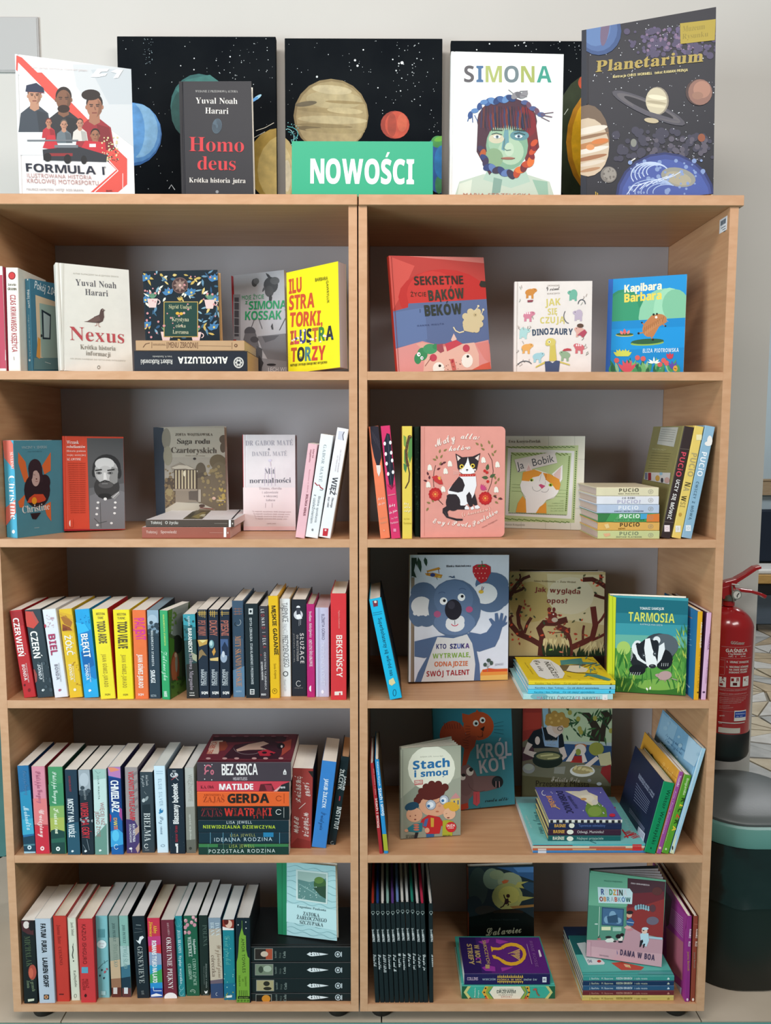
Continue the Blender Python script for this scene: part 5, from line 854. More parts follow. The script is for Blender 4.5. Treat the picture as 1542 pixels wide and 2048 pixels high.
srow(C6, z1, [
 ((160, 1745), (336, 1745), (110, 520), 'bright blue and pink paperback with tall white capitals', dict(front='#2a2c50', spine='#1f5fa4', sp=[p('#b87cb4', (108, 520), (290, 520), (300, 680), (118, 640)), p('#e08a6c', (110, 520), (200, 525), (280, 560), (150, 590)), p('#1b3a7c', (118, 660), (290, 680), (300, 1100), (135, 1100)), p('#a04a8c', (270, 1080), (312, 1110), (318, 1280), (270, 1200)), p('#b03058', (130, 1160), (160, 1200), (155, 1280), (138, 1290)), p('#3f9fd4', (150, 1420), (250, 1380), (330, 1450), (335, 1600), (155, 1640)), e('#5cc0e8', 220, 1480, 50, 80), t('CHMIELARZ', 148, 705, 168, 1155, 108, '#f2f4f4', 'b', -.02), t('DWIE', 190, 1230, 200, 1400, 50, ['#e8a05a', '#e8d05a', '#e8a05a', '#e8705a'], 'b'), ar('#e4ecf4', 230, 1635, 28, 34, 30, 320, 6)])),
 ((378, 1728), (560, 1725), (345, 525), 'taupe and purple striped paperback with red capitals', dict(front='#2c2440', spine='#9d9292', sp=[p('#4a3a6c', (365, 1250), (480, 1260), (555, 1400), (558, 1728), (378, 1728)), p('#b89a8c', (480, 1400), (555, 1330), (556, 1420), (500, 1480)), p('#b89a8c', (500, 1660), (558, 1570), (560, 1660), (530, 1725)), [p('#857a7c', (440, 620+i*120), (540, 560+i*120), (542, 590+i*120), (450, 660+i*120)) for i in range(5)], t('VICANTI BATTLE-CAMP', 395, 580, 420, 1270, 72, '#c93a44', 'b', -.02), t('KATARZYNA', 456, 1315, 462, 1570, 36, '#dedae0', 'b'), t('STACHOWIAK', 410, 1320, 420, 1580, 30, '#cfcbd4', 'b'), e('#eceaf0', 432, 1660, 24, 14), l('#eceaf0', 6, (440, 1640), (445, 1710))])),
 ((590, 1720), (772, 1718), (555, 590), 'low slate paperback with light serif capitals', dict(front='#1a2026', spine='#37424a', sp=[p('#222c34', (590, 1050), (700, 1040), (715, 1400), (595, 1400)), t('Michał Zawadka', 640, 630, 650, 780, 34, '#b8bec2', 'c'), t('Czapla', 582, 640, 600, 800, 34, '#a9b0b4', 'c'), e('#b9c0c2', 612, 985, 24, 30, 20), e('#8e989c', 655, 960, 20, 40, 30), l('#8e989c', 5, (620, 860), (650, 900)), t('BIELMA', 615, 1160, 628, 1565, 86, '#ccd0d0', 's'), ar('#d9dcdc', 650, 1625, 26, 28, 30, 330, 9), l('#a4aaac', 6, (630, 1680), (690, 1680))])),
 ((805, 1722), (966, 1722), (752, 505), 'very pale blue paperback with a small blue fish emblem', dict(front='#9fb4c0', spine='#cfe4f0', pages='#dfe6e2', sp=[l('#9ab4c8', 6, (785, 580), (880, 580)), l('#9ab4c8', 6, (785, 610), (880, 610)), t('ELSIE SILVER', 812, 680, 835, 1065, 46, '#a2b9c8', 'n', .1), e('#2f7cae', 858, 1130, 28, 34), p('#2f7cae', (820, 1160), (850, 1140), (845, 1180)), e('#cfe4f0', 868, 1110, 12, 14), t('Bez serca', 838, 1210, 850, 1465, 46, '#8fa4b4', 'c'), ar('#8fa4b4', 880, 1620, 26, 16, 0, 360, 6)])),
 ((980, 1735), (1202, 1738), (945, 545), 'thick navy hardcover with a tin drum emblem and white lettering', dict(hard=True, front='#161c26', spine='#1f2a36', sp=[e('#c9ccd0', 1040, 630, 56, 36), p('#1f2a36', (1000, 620), (1040, 590), (1050, 640), (1010, 650)), l('#c9ccd0', 7, (1000, 600), (1100, 705)), l('#b8434c', 7, (1085, 640), (1000, 700)), r('#c9ccd0', 1015, 568, 1064, 580), t('Blaszany bębenek', 1104, 1315, 1086, 742, 76, '#e4e4e4', 'B'), t('Günter Grass', 1092, 1570, 1084, 1335, 36, '#9c2c3c', 'b'), p('#e8e8e8', (1055, 1590), (1095, 1590), (1095, 1720), (1072, 1720), (1072, 1630), (1060, 1630)), spray('#4c5664', 26, 950, 800, 1190, 1700, 2, 5, 3)])),
 ((1215, 1725), (1345, 1722), (1185, 530), 'plain light grey paperback with embossed lettering and a darker lower half', dict(front='#77786e', spine='#b6b6b0', pages='#dadcda', sp=[p('#8d8c82', (1200, 1080), (1350, 1070), (1355, 1725), (1215, 1725)), p('#66655c', (1212, 1540), (1350, 1530), (1355, 1725), (1215, 1725)), t('WIĘŹNIOWIE', 1232, 620, 1240, 1000, 56, '#a4a49c', 'n'), t('opowieść najkrótsza', 1250, 1180, 1262, 1540, 26, '#d0d0c6', 's'), e('#3c3c36', 1268, 1658, 22, 22)])),
])
st = z1; y_ = hit_z(*C7((120, 1192)), z1).y
for i, (bl, br, tl, lab, kw) in enumerate([
 ((120, 1192), (915, 1182), (120, 1092), 'green-black paperback with spaced white capitals, bottom of the seven-book pile', dict(front='#1c3a2e', spine='#1f3a32', sp=[r('#3c7a48', 122, 1092, 290, 1120), r('#3c7a48', 520, 1088, 910, 1116), [l('#5c8c74', 3, (x, 1092), (x, 1190)) for x in (205, 340, 710)], t('LISA JEWELL', 388, 1124, 612, 1121, 26, '#a8b45a', 'n', .15), t('POZOSTAŁA RODZINA', 208, 1172, 795, 1166, 32, '#cdd8d4', 'n', .15)])),
 ((122, 1090), (915, 1080), (122, 990), 'dark blue paperback with streaks of light, second from the bottom of the pile', dict(front='#16303c', spine='#1c323e', sp=[r('#2a7ca8', 690, 984, 780, 1030), [l('#6ca4bc', 4, (x, 990), (x, 1088)) for x in (224, 336, 410, 834)], t('LISA JEWELL', 398, 1028, 622, 1024, 24, '#a8a868', 'n', .15), t('IDEALNA RODZINA', 256, 1070, 768, 1064, 32, '#c4d4da', 'n', .15)])),
 ((118, 985), (915, 978), (118, 882), 'teal-black paperback with a yellow-green title, third from the bottom of the pile', dict(front='#142a32', spine='#1a2e38', sp=[t('LISA JEWELL', 365, 914, 590, 912, 24, '#d8dede', 'n', .15), t('NIEWIDZIALNA DZIEWCZYNA', 160, 954, 798, 956, 28, '#b8cc3c', 'b', .1)])),
 ((112, 872), (920, 866), (112, 762), 'black paperback with a torn red title, in the middle of the pile', dict(front='#141a20', spine='#182024', sp=[t('ZAJAS', 142, 848, 332, 850, 56, '#7c2c34', 's'), t('KRZYSZTOFA A.', 150, 790, 325, 792, 16, '#7c2c34', 's'), t('WIATRAKI', 348, 844, 768, 842, 68, ['#c8342c', '#7c2824', '#b8302c', '#d23c30'], 'B'), spray('#182024', 16, 350, 780, 760, 850, 3, 8, 4), [l('#c8342c', 6, (x, 842), (x, 866)) for x in (610, 640, 690)], ar('#e0e0dc', 826, 808, 24, 22, 30, 330, 5), l('#b8b8b4', 4, (872, 768), (872, 858))])),
 ((108, 745), (918, 742), (108, 634), 'orange paperback with heavy black capitals in the pile', dict(front='#d8602c', spine='#e4632e', pages='#e8dcc8', sp=[t('ZAJAS', 160, 724, 350, 724, 50, '#a8401c', 's'), t('KRZYSZTOFA A.', 168, 668, 345, 668, 16, '#a8401c', 's'), t('GERDA', 375, 730, 748, 728, 80, '#26201e', 'B'), ar('#9c3c1c', 826, 690, 24, 22, 30, 330, 5), l('#9c3c1c', 3, (872, 648), (872, 732))])),
 ((105, 628), (920, 628), (105, 541), 'raspberry red paperback with white capitals, second from the top of the pile', dict(front='#c43c4c', spine='#cc4050', sp=[t('K.A. Olek', 138, 604, 256, 602, 26, '#5c1c28', 's'), t('MATILDE', 302, 614, 606, 612, 52, '#f4ecec', 'B'), p('#5c2028', (650, 625), (665, 565), (760, 560), (790, 620)), p('#963040', (700, 570), (765, 575), (770, 625), (720, 620)), p('#28282c', (815, 628), (850, 570), (920, 545), (920, 628)), p('#d8a8a8', (780, 628), (845, 575), (835, 600), (810, 628)), t('es', 842, 602, 886, 600, 20, '#e8e4e4', 'b')])),
 ((108, 536), (935, 536), (108, 372), 'thick dark plum book on top of the pile with a red illustrated cover', dict(bpx=(600, 125), front='#5c2030', spine='#463c44', art=[p('#6e2a38', (120, 360), (220, 125), (985, 125), (940, 360)), p('#3a1a26', (250, 150), (900, 145), (880, 190), (240, 200)), p('#3a1c2a', (330, 340), (440, 220), (760, 180), (880, 230), (820, 350)), p('#d8c0b0', (232, 188), (335, 182), (292, 300), (192, 300)), t('BEZ SERCA', 236, 298, 290, 190, 42, '#b8503c', 'b'), p('#8c4030', (300, 196), (360, 190), (378, 230), (350, 270), (300, 276)), p('#c8a898', (450, 262), (560, 215), (690, 190), (740, 210), (660, 240), (720, 262), (560, 266), (460, 280)), ar('#8a7a80', 560, 250, 130, 55, 0, 180, 4), p('#b82c40', (640, 280), (720, 262), (800, 290), (740, 320), (660, 318)), e('#1f1420', 700, 290, 22, 10), e('#1f1420', 762, 300, 16, 8), p('#a8483c', (860, 200), (940, 170), (930, 260), (850, 320)), e('#1e1620', 845, 230, 34, 26), e('#e0d8d8', 852, 236, 10, 12), [e('#c8a0a0', x, 342, 22, 9) for x in (205, 350, 455, 610, 710, 845)], [e('#8c5460', x, 148, 22, 7) for x in (280, 430, 540, 680, 780, 890)], l('#8a4450', 3, (130, 356), (940, 352))],
   sp=[t('BEZ SERCA', 325, 486, 645, 482, 98, '#ece6e4', 'b', -.03), t('HEARTLESS', 424, 530, 550, 530, 26, '#b8aeb4', 'b', -.02), ar('#c46c7c', 205, 432, 28, 34, 140, 330, 13), ar('#c46c7c', 205, 480, 30, 34, 180, 280, 13), e('#c46c7c', 240, 460, 17, 24), e('#463c44', 240, 460, 6, 11), [e('#ddd', *q, 5) for q in ((174, 398), (238, 392), (174, 520), (236, 526))], p('#dcd8d8', (866, 455), (880, 430), (894, 455), (894, 480), (866, 480)), e('#463c44', 880, 466, 6)]))]):
    kw = dict(kw); st = flat(C7, bl, br, tl, st, kw.pop('w', .135-.002*(i % 3)), y_+.001*(i % 2)+.001, lab, 'seven-book pile in the fourth left compartment', hard=False, **kw)
srow(C7, z1, [
 ((930, 1152), (1112, 1157), (950, 430), 'brick red paperback with hand-lettered white words, right of the pile', dict(y=.03, front='#241e20', spine='#9c3c38', sp=[p('#28201e', (1085, 450), (1148, 450), (1135, 520), (1120, 500)), p('#84302c', (930, 1100), (990, 1040), (1110, 1070), (1112, 1157), (930, 1157)), t('JAKUB', 1050, 548, 1065, 675, 42, '#e8d4ce', 'c'), t('ŻULCZYK', 980, 490, 978, 728, 44, '#e8d4ce', 'c'), l('#e8d4ce', 5, (1062, 730), (1004, 782)), t('WZGÓRZE', 1046, 815, 1048, 1030, 42, '#e8d4ce', 'c'), t('PSÓW', 962, 848, 958, 1000, 42, '#e8d4ce', 'c')])),
 ((1118, 1157), (1246, 1160), (1212, 372), 'plain bright blue paperback leaning right', dict(y=.03, front='#1c2c44', spine='#3a80c8', sp=[t('JAKUB ŻULCZYK', 1232, 515, 1205, 775, 34, '#e2ecf4', 'b'), t('Świątynia', 1200, 810, 1185, 970, 36, '#2c5c94', 'c')])),
 ((1254, 1130), (1330, 1138), (1382, 332), 'dark hardcover leaning right against the side panel with white capitals', dict(hard=True, y=.045, w=.13, front='#10181c', spine='#18262c', pages='#caa886', sp=[t('JAKUB', 1405, 490, 1385, 620, 30, '#cfd8d8', 'b'), t('ŻULCZYK', 1368, 430, 1345, 612, 36, '#cfd8d8', 'b'), l('#b83440', 10, (1365, 670), (1360, 710)), t('INSTYTUT', 1342, 760, 1308, 962, 42, '#cfd8d8', 'b'), ar('#9caeb4', 1298, 1082, 14, 14, 30, 300, 4)])),
])

# ================================================================== left bookcase, bottom compartment
z0 = LZ[0]
srow(D3, z0, [
 ((285, 1592), (450, 1588), (248, 600), 'black paperback with a white face at the top, leftmost of the bottom row', dict(front='#10100f', spine='#171b1c', sp=[p('#4a2428', (250, 605), (395, 600), (400, 770), (330, 760), (265, 720)), e('#d8cac4', 312, 650, 36, 44), e('#1c1416', 375, 660, 34, 60), e('#a84a3c', 385, 1210, 48, 90), e('#c4604a', 370, 1220, 26, 60), t('MICHALAK', 288, 785, 318, 1150, 66, '#4c5a42', 's'), t('Katarzyna', 335, 860, 350, 1020, 22, '#3c4a36', 's'), t('Zemsta', 318, 1310, 325, 1400, 34, '#7c8a6c', 's'), t('i grzech', 365, 1300, 385, 1440, 38, '#7c8a6c', 's'), p('#c9c8b0', (332, 1530), (408, 1522), (405, 1548), (334, 1560))])),
 ((468, 1580), (660, 1580), (410, 580), 'pale grey-blue paperback with heavy black capitals', dict(front='#a2acb8', spine='#b5bfcb', sp=[t('FATUM  FURIA', 480, 636, 500, 985, 58, '#1c2126', 'B', -.02), t('LAUREN GROFF', 503, 1040, 522, 1390, 58, '#1c2126', 'B', -.02), r('#2c2c30', 520, 1476, 582, 1534), e('#c88a5c', 550, 1505, 24, 22), e('#2c2c30', 550, 1505, 9)])),
 ((670, 1560), (832, 1562), (625, 550), 'red hardcover with faint darker lettering between grey and cream spines', dict(hard=True, front='#a3272c', spine='#c0392f', pages='#e8dcc8', sp=[t('Joanna Bator', 672, 650, 690, 880, 40, '#8c2824', 's'), t('CIEMNO', 690, 910, 710, 1130, 34, '#8c2824', 's'), r('#5c1c1a', 702, 1466, 756, 1480)])),
 ((848, 1548), (956, 1548), (792, 572), 'cream thin-spined paperback with a small lizard-like drawing', dict(front='#b8a890', spine='#d2d3c0', sp=[t('Jacek Dehnel', 838, 620, 850, 780, 30, '#77786c', 's'), l('#2c2c28', 9, (862, 900), (868, 950), (858, 1010), (868, 1050)), l('#2c2c28', 4, (868, 870), (866, 900)), e('#2c2c28', 872, 1078, 6, 10), t('Łabędzie', 872, 1190, 890, 1390, 26, '#77786c', 's'), ar('#77786c', 894, 1492, 14, 22, 0, 360, 4)])),
 ((962, 1572), (1145, 1578), (918, 585), 'red hardcover with dark capitals and a blue square', dict(hard=True, front='#a3272c', spine='#c8393c', pages='#eee4d2', sp=[t('KAZUO ISHIGURO', 968, 640, 985, 1118, 46, '#6c1f20', 'n'), r('#5c9cb4', 968, 1150, 1045, 1222), t('PEJZAŻ', 1010, 1290, 1018, 1400, 32, '#7c2020', 'n'), t('W KOLORZE', 970, 1290, 985, 1425, 28, '#7c2020', 'n'), leaf('#3c1414', 1015, 1510, 46, 30, 270)])),
 ((1162, 1515), (1306, 1512), (1130, 545), 'light aqua paperback with a white round sticker and tiny blossoms', dict(front='#4c8088', spine='#7fb6bc', pages='#dcdcda', sp=[[l('#5c98a0', 8, (1165+i*6, 700), (1167+i*6, 800)) for i in range(0, 14, 2)], e('#dce8e8', 1208, 880, 56, 50), t('15/25', 1175, 880, 1240, 880, 16, '#a8788c'), t('NR', 1198, 912, 1226, 912, 14, '#a8788c'), l('#2c4a50', 4, (1165, 1170), (1220, 1110), (1280, 1070)), l('#2c4a50', 3, (1235, 1070), (1245, 1110)), [leaf('#2c3a44', x, y, 30, 20, 100) for x, y in ((1212, 1170), (1190, 1235), (1236, 1265))], leaf('#b0525c', 1255, 1190, 40, 24, 120), leaf('#b0525c', 1262, 1160, 30, 20, 60), r('#a4ccd0', 1198, 1432, 1255, 1480)])),
 ((1328, 1508), (1446, 1505), (1285, 545), 'grey-green to rust paperback with faded letters, left of two matching ones', dict(front='#2c2824', spine='#6f8a84', pages='#d6d6d4', sp=[p('#8f988c', (1290, 800), (1410, 800), (1425, 1100), (1300, 1100)), p('#c4a888', (1300, 1080), (1425, 1060), (1435, 1300), (1315, 1310)), p('#946a50', (1315, 1290), (1436, 1280), (1442, 1400), (1320, 1410)), p('#5c2c24', (1320, 1395), (1444, 1390), (1448, 1508), (1328, 1508)), t('JODI PICOULT', 1328, 630, 1345, 850, 30, '#4a6460', 's'), t('ŚWIATEŁKO', 1340, 880, 1355, 1150, 44, '#7c8c80', 's'), r('#cfc8c4', 1345, 1392, 1392, 1468)])),
 ((1452, 1508), (1562, 1505), (1408, 545), 'mint to navy paperback with faded letters, right of two matching ones', dict(front='#101c24', spine='#86b0a6', pages='#dcdcda', sp=[p('#a8c0bc', (1415, 900), (1530, 900), (1545, 1150), (1430, 1160)), p('#3c6c80', (1430, 1150), (1545, 1120), (1555, 1300), (1440, 1320)), p('#1c3444', (1440, 1280), (1555, 1260), (1560, 1420), (1448, 1420)), p('#5c3434', (1448, 1400), (1560, 1400), (1562, 1508), (1452, 1508)), t('JODI PICOULT', 1448, 650, 1462, 870, 30, '#4c6c6c', 's'), t('TWÓJ ŚLAD', 1458, 900, 1470, 1170, 44, '#7ca09c', 's'), r('#cfd4d8', 1472, 1392, 1518, 1466)])),
])
srow(D4, z0, [
 ((205, 1522), (356, 1520), (140, 550), 'blue-black paperback with silver serif letters and a small white figure', dict(front='#080d12', spine='#1c262e', pages='#e4e4e2', w=.15, sp=[l('#a4acb0', 5, (190, 650), (250, 655)), l('#747c80', 3, (180, 690), (260, 700)), l('#747c80', 3, (170, 740), (270, 730)), p('#e2e4e6', (190, 830), (220, 840), (235, 790), (270, 780), (285, 800), (255, 830), (240, 880), (215, 860)), t('GENEVIEVE', 205, 905, 232, 1345, 60, '#a8acaa', 's'), t('TO MY', 250, 1430, 258, 1480, 30, '#8c9294', 's')])),
 ((362, 1512), (514, 1510), (320, 572), 'rainbow striped paperback with yellow and white lettering', dict(front='#7c1c2c', spine='#c8344c', pages='#d8cdb8', sp=[p('#c23c78', (330, 790), (480, 780), (485, 900), (338, 920)), p('#cf3440', (338, 900), (488, 880), (492, 990), (344, 980)), p('#8c9cb8', (344, 970), (492, 990), (494, 1140), (352, 1150)), p('#2c94b8', (350, 1130), (495, 1120), (500, 1260), (356, 1260)), p('#3c9c54', (356, 1240), (500, 1170), (502, 1330), (358, 1360)), p('#2c8cc8', (358, 1340), (503, 1330), (506, 1400), (362, 1410)), p('#1c4c9c', (360, 1400), (506, 1400), (512, 1512), (364, 1512)), t('Abby', 395, 655, 402, 755, 42, '#f0c43c', 's'), t('Jimenez', 348, 610, 352, 790, 38, '#f0c43c', 's'), t('ROMANS TYLKO NA LATO', 378, 835, 392, 1338, 52, '#e8e8ea', 'B', -.05), l('#e8ecf0', 8, (395, 1385), (400, 1430), (495, 1430)), p('#e8ecf0', (370, 1480), (430, 1460), (500, 1480), (500, 1490), (372, 1500))])),
 ((526, 1524), (682, 1520), (482, 595), 'burgundy paperback with a bold white serif title', dict(front='#4c1822', spine='#722a3a', pages='#dcd8d0', sp=[t('MARTA ŁABĘCKA', 555, 625, 572, 775, 22, '#c9a0a4', 's'), t('OKRUTNIE PIĘKNY', 548, 798, 575, 1415, 56, '#ecdfdd', 's'), e('#eee8e8', 602, 1510, 76, 58)])),
 ((692, 1503), (780, 1500), (647, 548), 'narrow teal paperback with pale swirls and white lettering', dict(front='#145058', spine='#2a8890', pages='#e0e0de', sp=[ar('#5cb0b8', 690, 620, 36, 50, -60, 200, 5), ar('#5cb0b8', 720, 640, 20, 40, -60, 200, 4), t('JULIA BRANDYS', 680, 712, 695, 985, 34, '#d2e8ea', 's'), t('Sypiąc wszystko', 700, 1015, 715, 1350, 30, '#d2e8ea', 's'), ar('#8cccd0', 728, 1390, 26, 30, 0, 270, 5), ar('#8cccd0', 730, 1460, 24, 30, 0, 270, 5)])),
 ((790, 1495), (950, 1490), (752, 545), 'green paperback with pink blossoms at the top', dict(front='#102c22', spine='#215c44', pages='#e2e2e0', sp=[[e('#c88c98', x, y, 22, 24) for x, y in ((780, 600), (775, 680), (770, 740), (800, 650), (870, 560), (850, 620), (905, 590), (885, 650), (820, 740))], [e('#e4b8bc', x, y, 12, 13) for x, y in ((776, 590), (772, 735), (868, 555), (900, 585), (850, 615))], [e('#7c3c48', x, y, 4) for x, y in ((780, 600), (770, 740), (850, 620), (905, 590))], t('Magdalena', 865, 815, 880, 995, 28, '#dce8e0', 's'), t('WITKIEWICZ', 800, 790, 818, 1025, 42, '#dce8e0', 's'), t('CUDNY ZAPACH', 860, 1050, 875, 1365, 38, '#a8c8b4', 's'), t('CHABRÓW', 805, 1110, 822, 1300, 38, '#a8c8b4', 's'), ar('#a8c8b4', 865, 1440, 30, 26, 180, 400, 5), ar('#a8c8b4', 865, 1445, 18, 16, 180, 400, 4)])),
 ((957, 1490), (1066, 1488), (930, 540), 'near-black green paperback with a dim serif title and a white bird', dict(front='#0c1412', spine='#1f2c28', pages='#e2e4e4', w=.15, sp=[t('POLINA', 978, 650, 990, 905, 50, '#4c5c54', 's'), t('dziewczyna z cienia', 1015, 1110, 1020, 1400, 18, '#8c9690', 's'), t('Nowa powieść', 990, 1140, 996, 1360, 14, '#6c7670'), p('#e2e6e4', (1000, 1430), (1020, 1440), (1040, 1425), (1035, 1460), (1012, 1465)), l('#8c9690', 3, (985, 1478), (1055, 1478))])),
 ((1080, 1520), (1230, 1515), (1045, 570), 'beige paperback with blue ends and script lettering', dict(front='#3c4c64', spine='#8494a4', pages='#e4e8e8', sp=[p('#c4b4a0', (1055, 740), (1215, 720), (1222, 1290), (1070, 1310)), p('#b4a494', (1055, 700), (1212, 690), (1214, 760), (1058, 770)), p('#6c5c68', (1068, 1310), (1222, 1290), (1226, 1350), (1070, 1360)), p('#34486c', (1070, 1350), (1226, 1340), (1230, 1516), (1080, 1520)), t('DANA', 1128, 625, 1140, 780, 50, '#c8d4da', 's'), t('BRAN', 1070, 620, 1080, 780, 44, '#c8d4da', 's'), t('Wypowiedziane', 1145, 890, 1168, 1280, 50, '#9c8874', 'c'), t('córeczka', 1080, 1010, 1095, 1270, 46, '#7c6a5c', 's'), ar('#c4ccd4', 1150, 1470, 12, 18, 60, 300, 4)])),
 ((1237, 1541), (1376, 1545), (1215, 590), 'teal paperback with a small womans face picture at the top', dict(front='#1a4e70', spine='#22808c', pages='#e4e8e6', sp=[p('#8c3428', (1215, 585), (1355, 585), (1350, 700), (1216, 680)), e('#e0b8a4', 1290, 640, 40, 48), e('#5c1c18', 1260, 610, 28, 40), p('#e8e0dc', (1216, 670), (1290, 690), (1350, 690), (1350, 712), (1216, 712)), p('#1c6c88', (1230, 1350), (1372, 1340), (1376, 1545), (1237, 1541)), t('Gruzinka', 1240, 780, 1260, 1130, 66, '#4ca0a0', 'c'), spray('#8cc8c4', 16, 1225, 720, 1355, 1400, 3, 8, 2), spray('#a8b048', 8, 1250, 1360, 1360, 1540, 4, 9, 3), p('#dce4e0', (1262, 1486), (1332, 1480), (1328, 1506), (1264, 1512))])),
])
srow(D5, z0, [((122, 1625), (278, 1625), (112, 728), 'navy hardcover with a lime green skyscraper on its spine, right end of the bottom row', dict(hard=True, front='#1c2024', spine='#16222c', pages='#d4d2ce', w=.145, sp=[
  p('#75a037', (180, 820), (200, 900), (222, 910), (226, 1060), (240, 1130), (258, 1150), (262, 1620), (124, 1620), (124, 1190), (136, 1140), (142, 1080), (150, 930), (160, 890)), l('#75a037', 4, (180, 750), (182, 830)), [e('#c9ccc8', *q, 7) for q in ((140, 795), (222, 765), (224, 830))], t('AMOR TOWLES', 172, 940, 188, 1305, 32, '#2c4418', 'n', .05), t('Dżentelmen', 208, 1345, 215, 1450, 22, '#4c6c22', 's'), t('na', 180, 1370, 186, 1400, 22, '#4c6c22', 's'), t('Moskwa', 142, 1330, 150, 1450, 20, '#4c6c22', 's'), [l('#2c4418', 4, (152+i*20, 1490), (154+i*20, 1560)) for i in range(5)], r('#1c2a10', 138, 1552, 262, 1580), t('świat kulski', 150, 1574, 250, 1572, 12, '#a8c060'), [e('#4c6c22', 142+i*34, 1600, 12, 10) for i in range(4)]]))])
st = z0; y_ = max(hit_z(*D5((290, 1610)), 0).y, .004)
logo = lambda y: [p('#dfe4e6', (890, y), (925, y-22), (940, y-10), (950, y-22), (1050, y-12), (1120, y), (1050, y+12), (950, y+22), (925, y+20)), e('#1a2224', 940, y+2, 8), [l('#1a2224', 5, (965+i*26, y-14), (975+i*26, y+12)) for i in range(3)], e('#c4ced2', 1220, y, 32, 32), e('#1a2224', 1220, y, 24, 24), e('#c4ced2', 1220, y, 13, 15), r('#c4ced2', 1254, y-26, 1264, y+26)]
for i, (bl, br, tl, x0, lab, art_) in enumerate([
  ((290, 1610), (1355, 1612), (290, 1525), 345, 'black volume with an orange picture, bottom of the four black volumes', [r('#8c8c84', 345, 1532, 515, 1612), r('#1c1c1a', 350, 1538, 508, 1612), e('#c8842c', 455, 1580, 46, 40)]),
  ((297, 1520), (1355, 1522), (297, 1365), 350, 'black volume with a sepia bird picture, second from the bottom of the four', [r('#8c8c84', 350, 1380, 540, 1500), r('#a89c74', 356, 1386, 534, 1494), e('#2c2820', 460, 1420, 34, 26), e('#2c2820', 470, 1472, 44, 18)]),
  ((290, 1357), (1355, 1362), (290, 1195), 340, 'black volume with a grey-green picture, second from the top of the four', [r('#8c8c84', 338, 1212, 532, 1332), r('#74806c', 344, 1218, 526, 1326), e('#3c463a', 400, 1270, 26, 36), e('#a4b09c', 470, 1262, 44, 34)]),
  ((285, 1187), (1357, 1190), (285, 1030), 340, 'black volume with a red-brown picture on top of the four', [r('#8c8c84', 334, 1045, 530, 1168), r('#2c2420', 340, 1051, 524, 1162), r('#a84c34', 455, 1051, 524, 1162), e('#c8b4a0', 440, 1105, 40, 30)])]):
    yb_ = (bl[1]+tl[1])/2
    st = flat(D5, bl, br, tl, st, .155, y_+.001*(i % 2), lab, 'four black volumes lying in the bottom left compartment', hard=True, front='#15191a', spine='#1a2224', pages='#b8b4aa', sp=[art_, t('Szwedzi', x0+230, yb_+38, x0+226, yb_-36, 20, '#7c8a84', 's'), t('Dzieje', x0+275, yb_+40, x0+275, yb_-20, 20, '#5c6a64', 's'), t('Cuda', x0+325, yb_+38, x0+325, yb_-34, 28, '#8c9a94', 's'), logo(yb_-2)])
face_out(D5, (565, 898), (1190, 990), (548, 118), st, .016, 'pale aqua hardcover with wave lines and a green cloth spine, standing on the black volumes', None, lean=.05, front='#a9cfd2', spine='#1f7c54', art=[
    p('#1f7c54', (530, 100), (655, 110), (656, 920), (540, 900)), r('#176846', 604, 100, 612, 920), [l('#7ba6aa', 4, *[(660+i*28, y0+14*math.sin(i*.9+y0)+i*4) for i in range(20)]) for y0 in (165, 215, 265, 330, 400, 470, 540, 620, 700, 770, 820, 860)], p('#b9dadc', (655, 560), (1195, 640), (1190, 860), (655, 760)), p('#c9d8d4', (756, 205), (1095, 240), (1088, 576), (758, 530)), p('#5c8480', (774, 222), (1078, 256), (1072, 560), (776, 514)), p('#9cb4ac', (774, 222), (1078, 256), (1076, 300), (900, 340), (776, 310)), e('#3c5c34', 1010, 360, 66, 72), e('#5c7c3c', 1000, 320, 50, 36), p('#2c4634', (940, 400), (1075, 380), (1074, 520), (1010, 480)), [l('#8cb0aa', 3, (780+i*20, 350+i*12), (850+i*24, 400+i*14)) for i in range(8)], spray('#b4ccc6', 24, 790, 360, 980, 520, 3, 7, 5),
    t('Eugeniusz Pauksota', 768, 606, 1076, 650, 24, '#5c7478', 's'), t('ZATOKA', 832, 690, 1006, 714, 38, '#46585e', 's'), t('ŻARŁOCZNEGO', 764, 728, 1084, 768, 38, '#46585e', 's'), t('SZCZUPAKA', 796, 780, 1046, 814, 38, '#46585e', 's')])

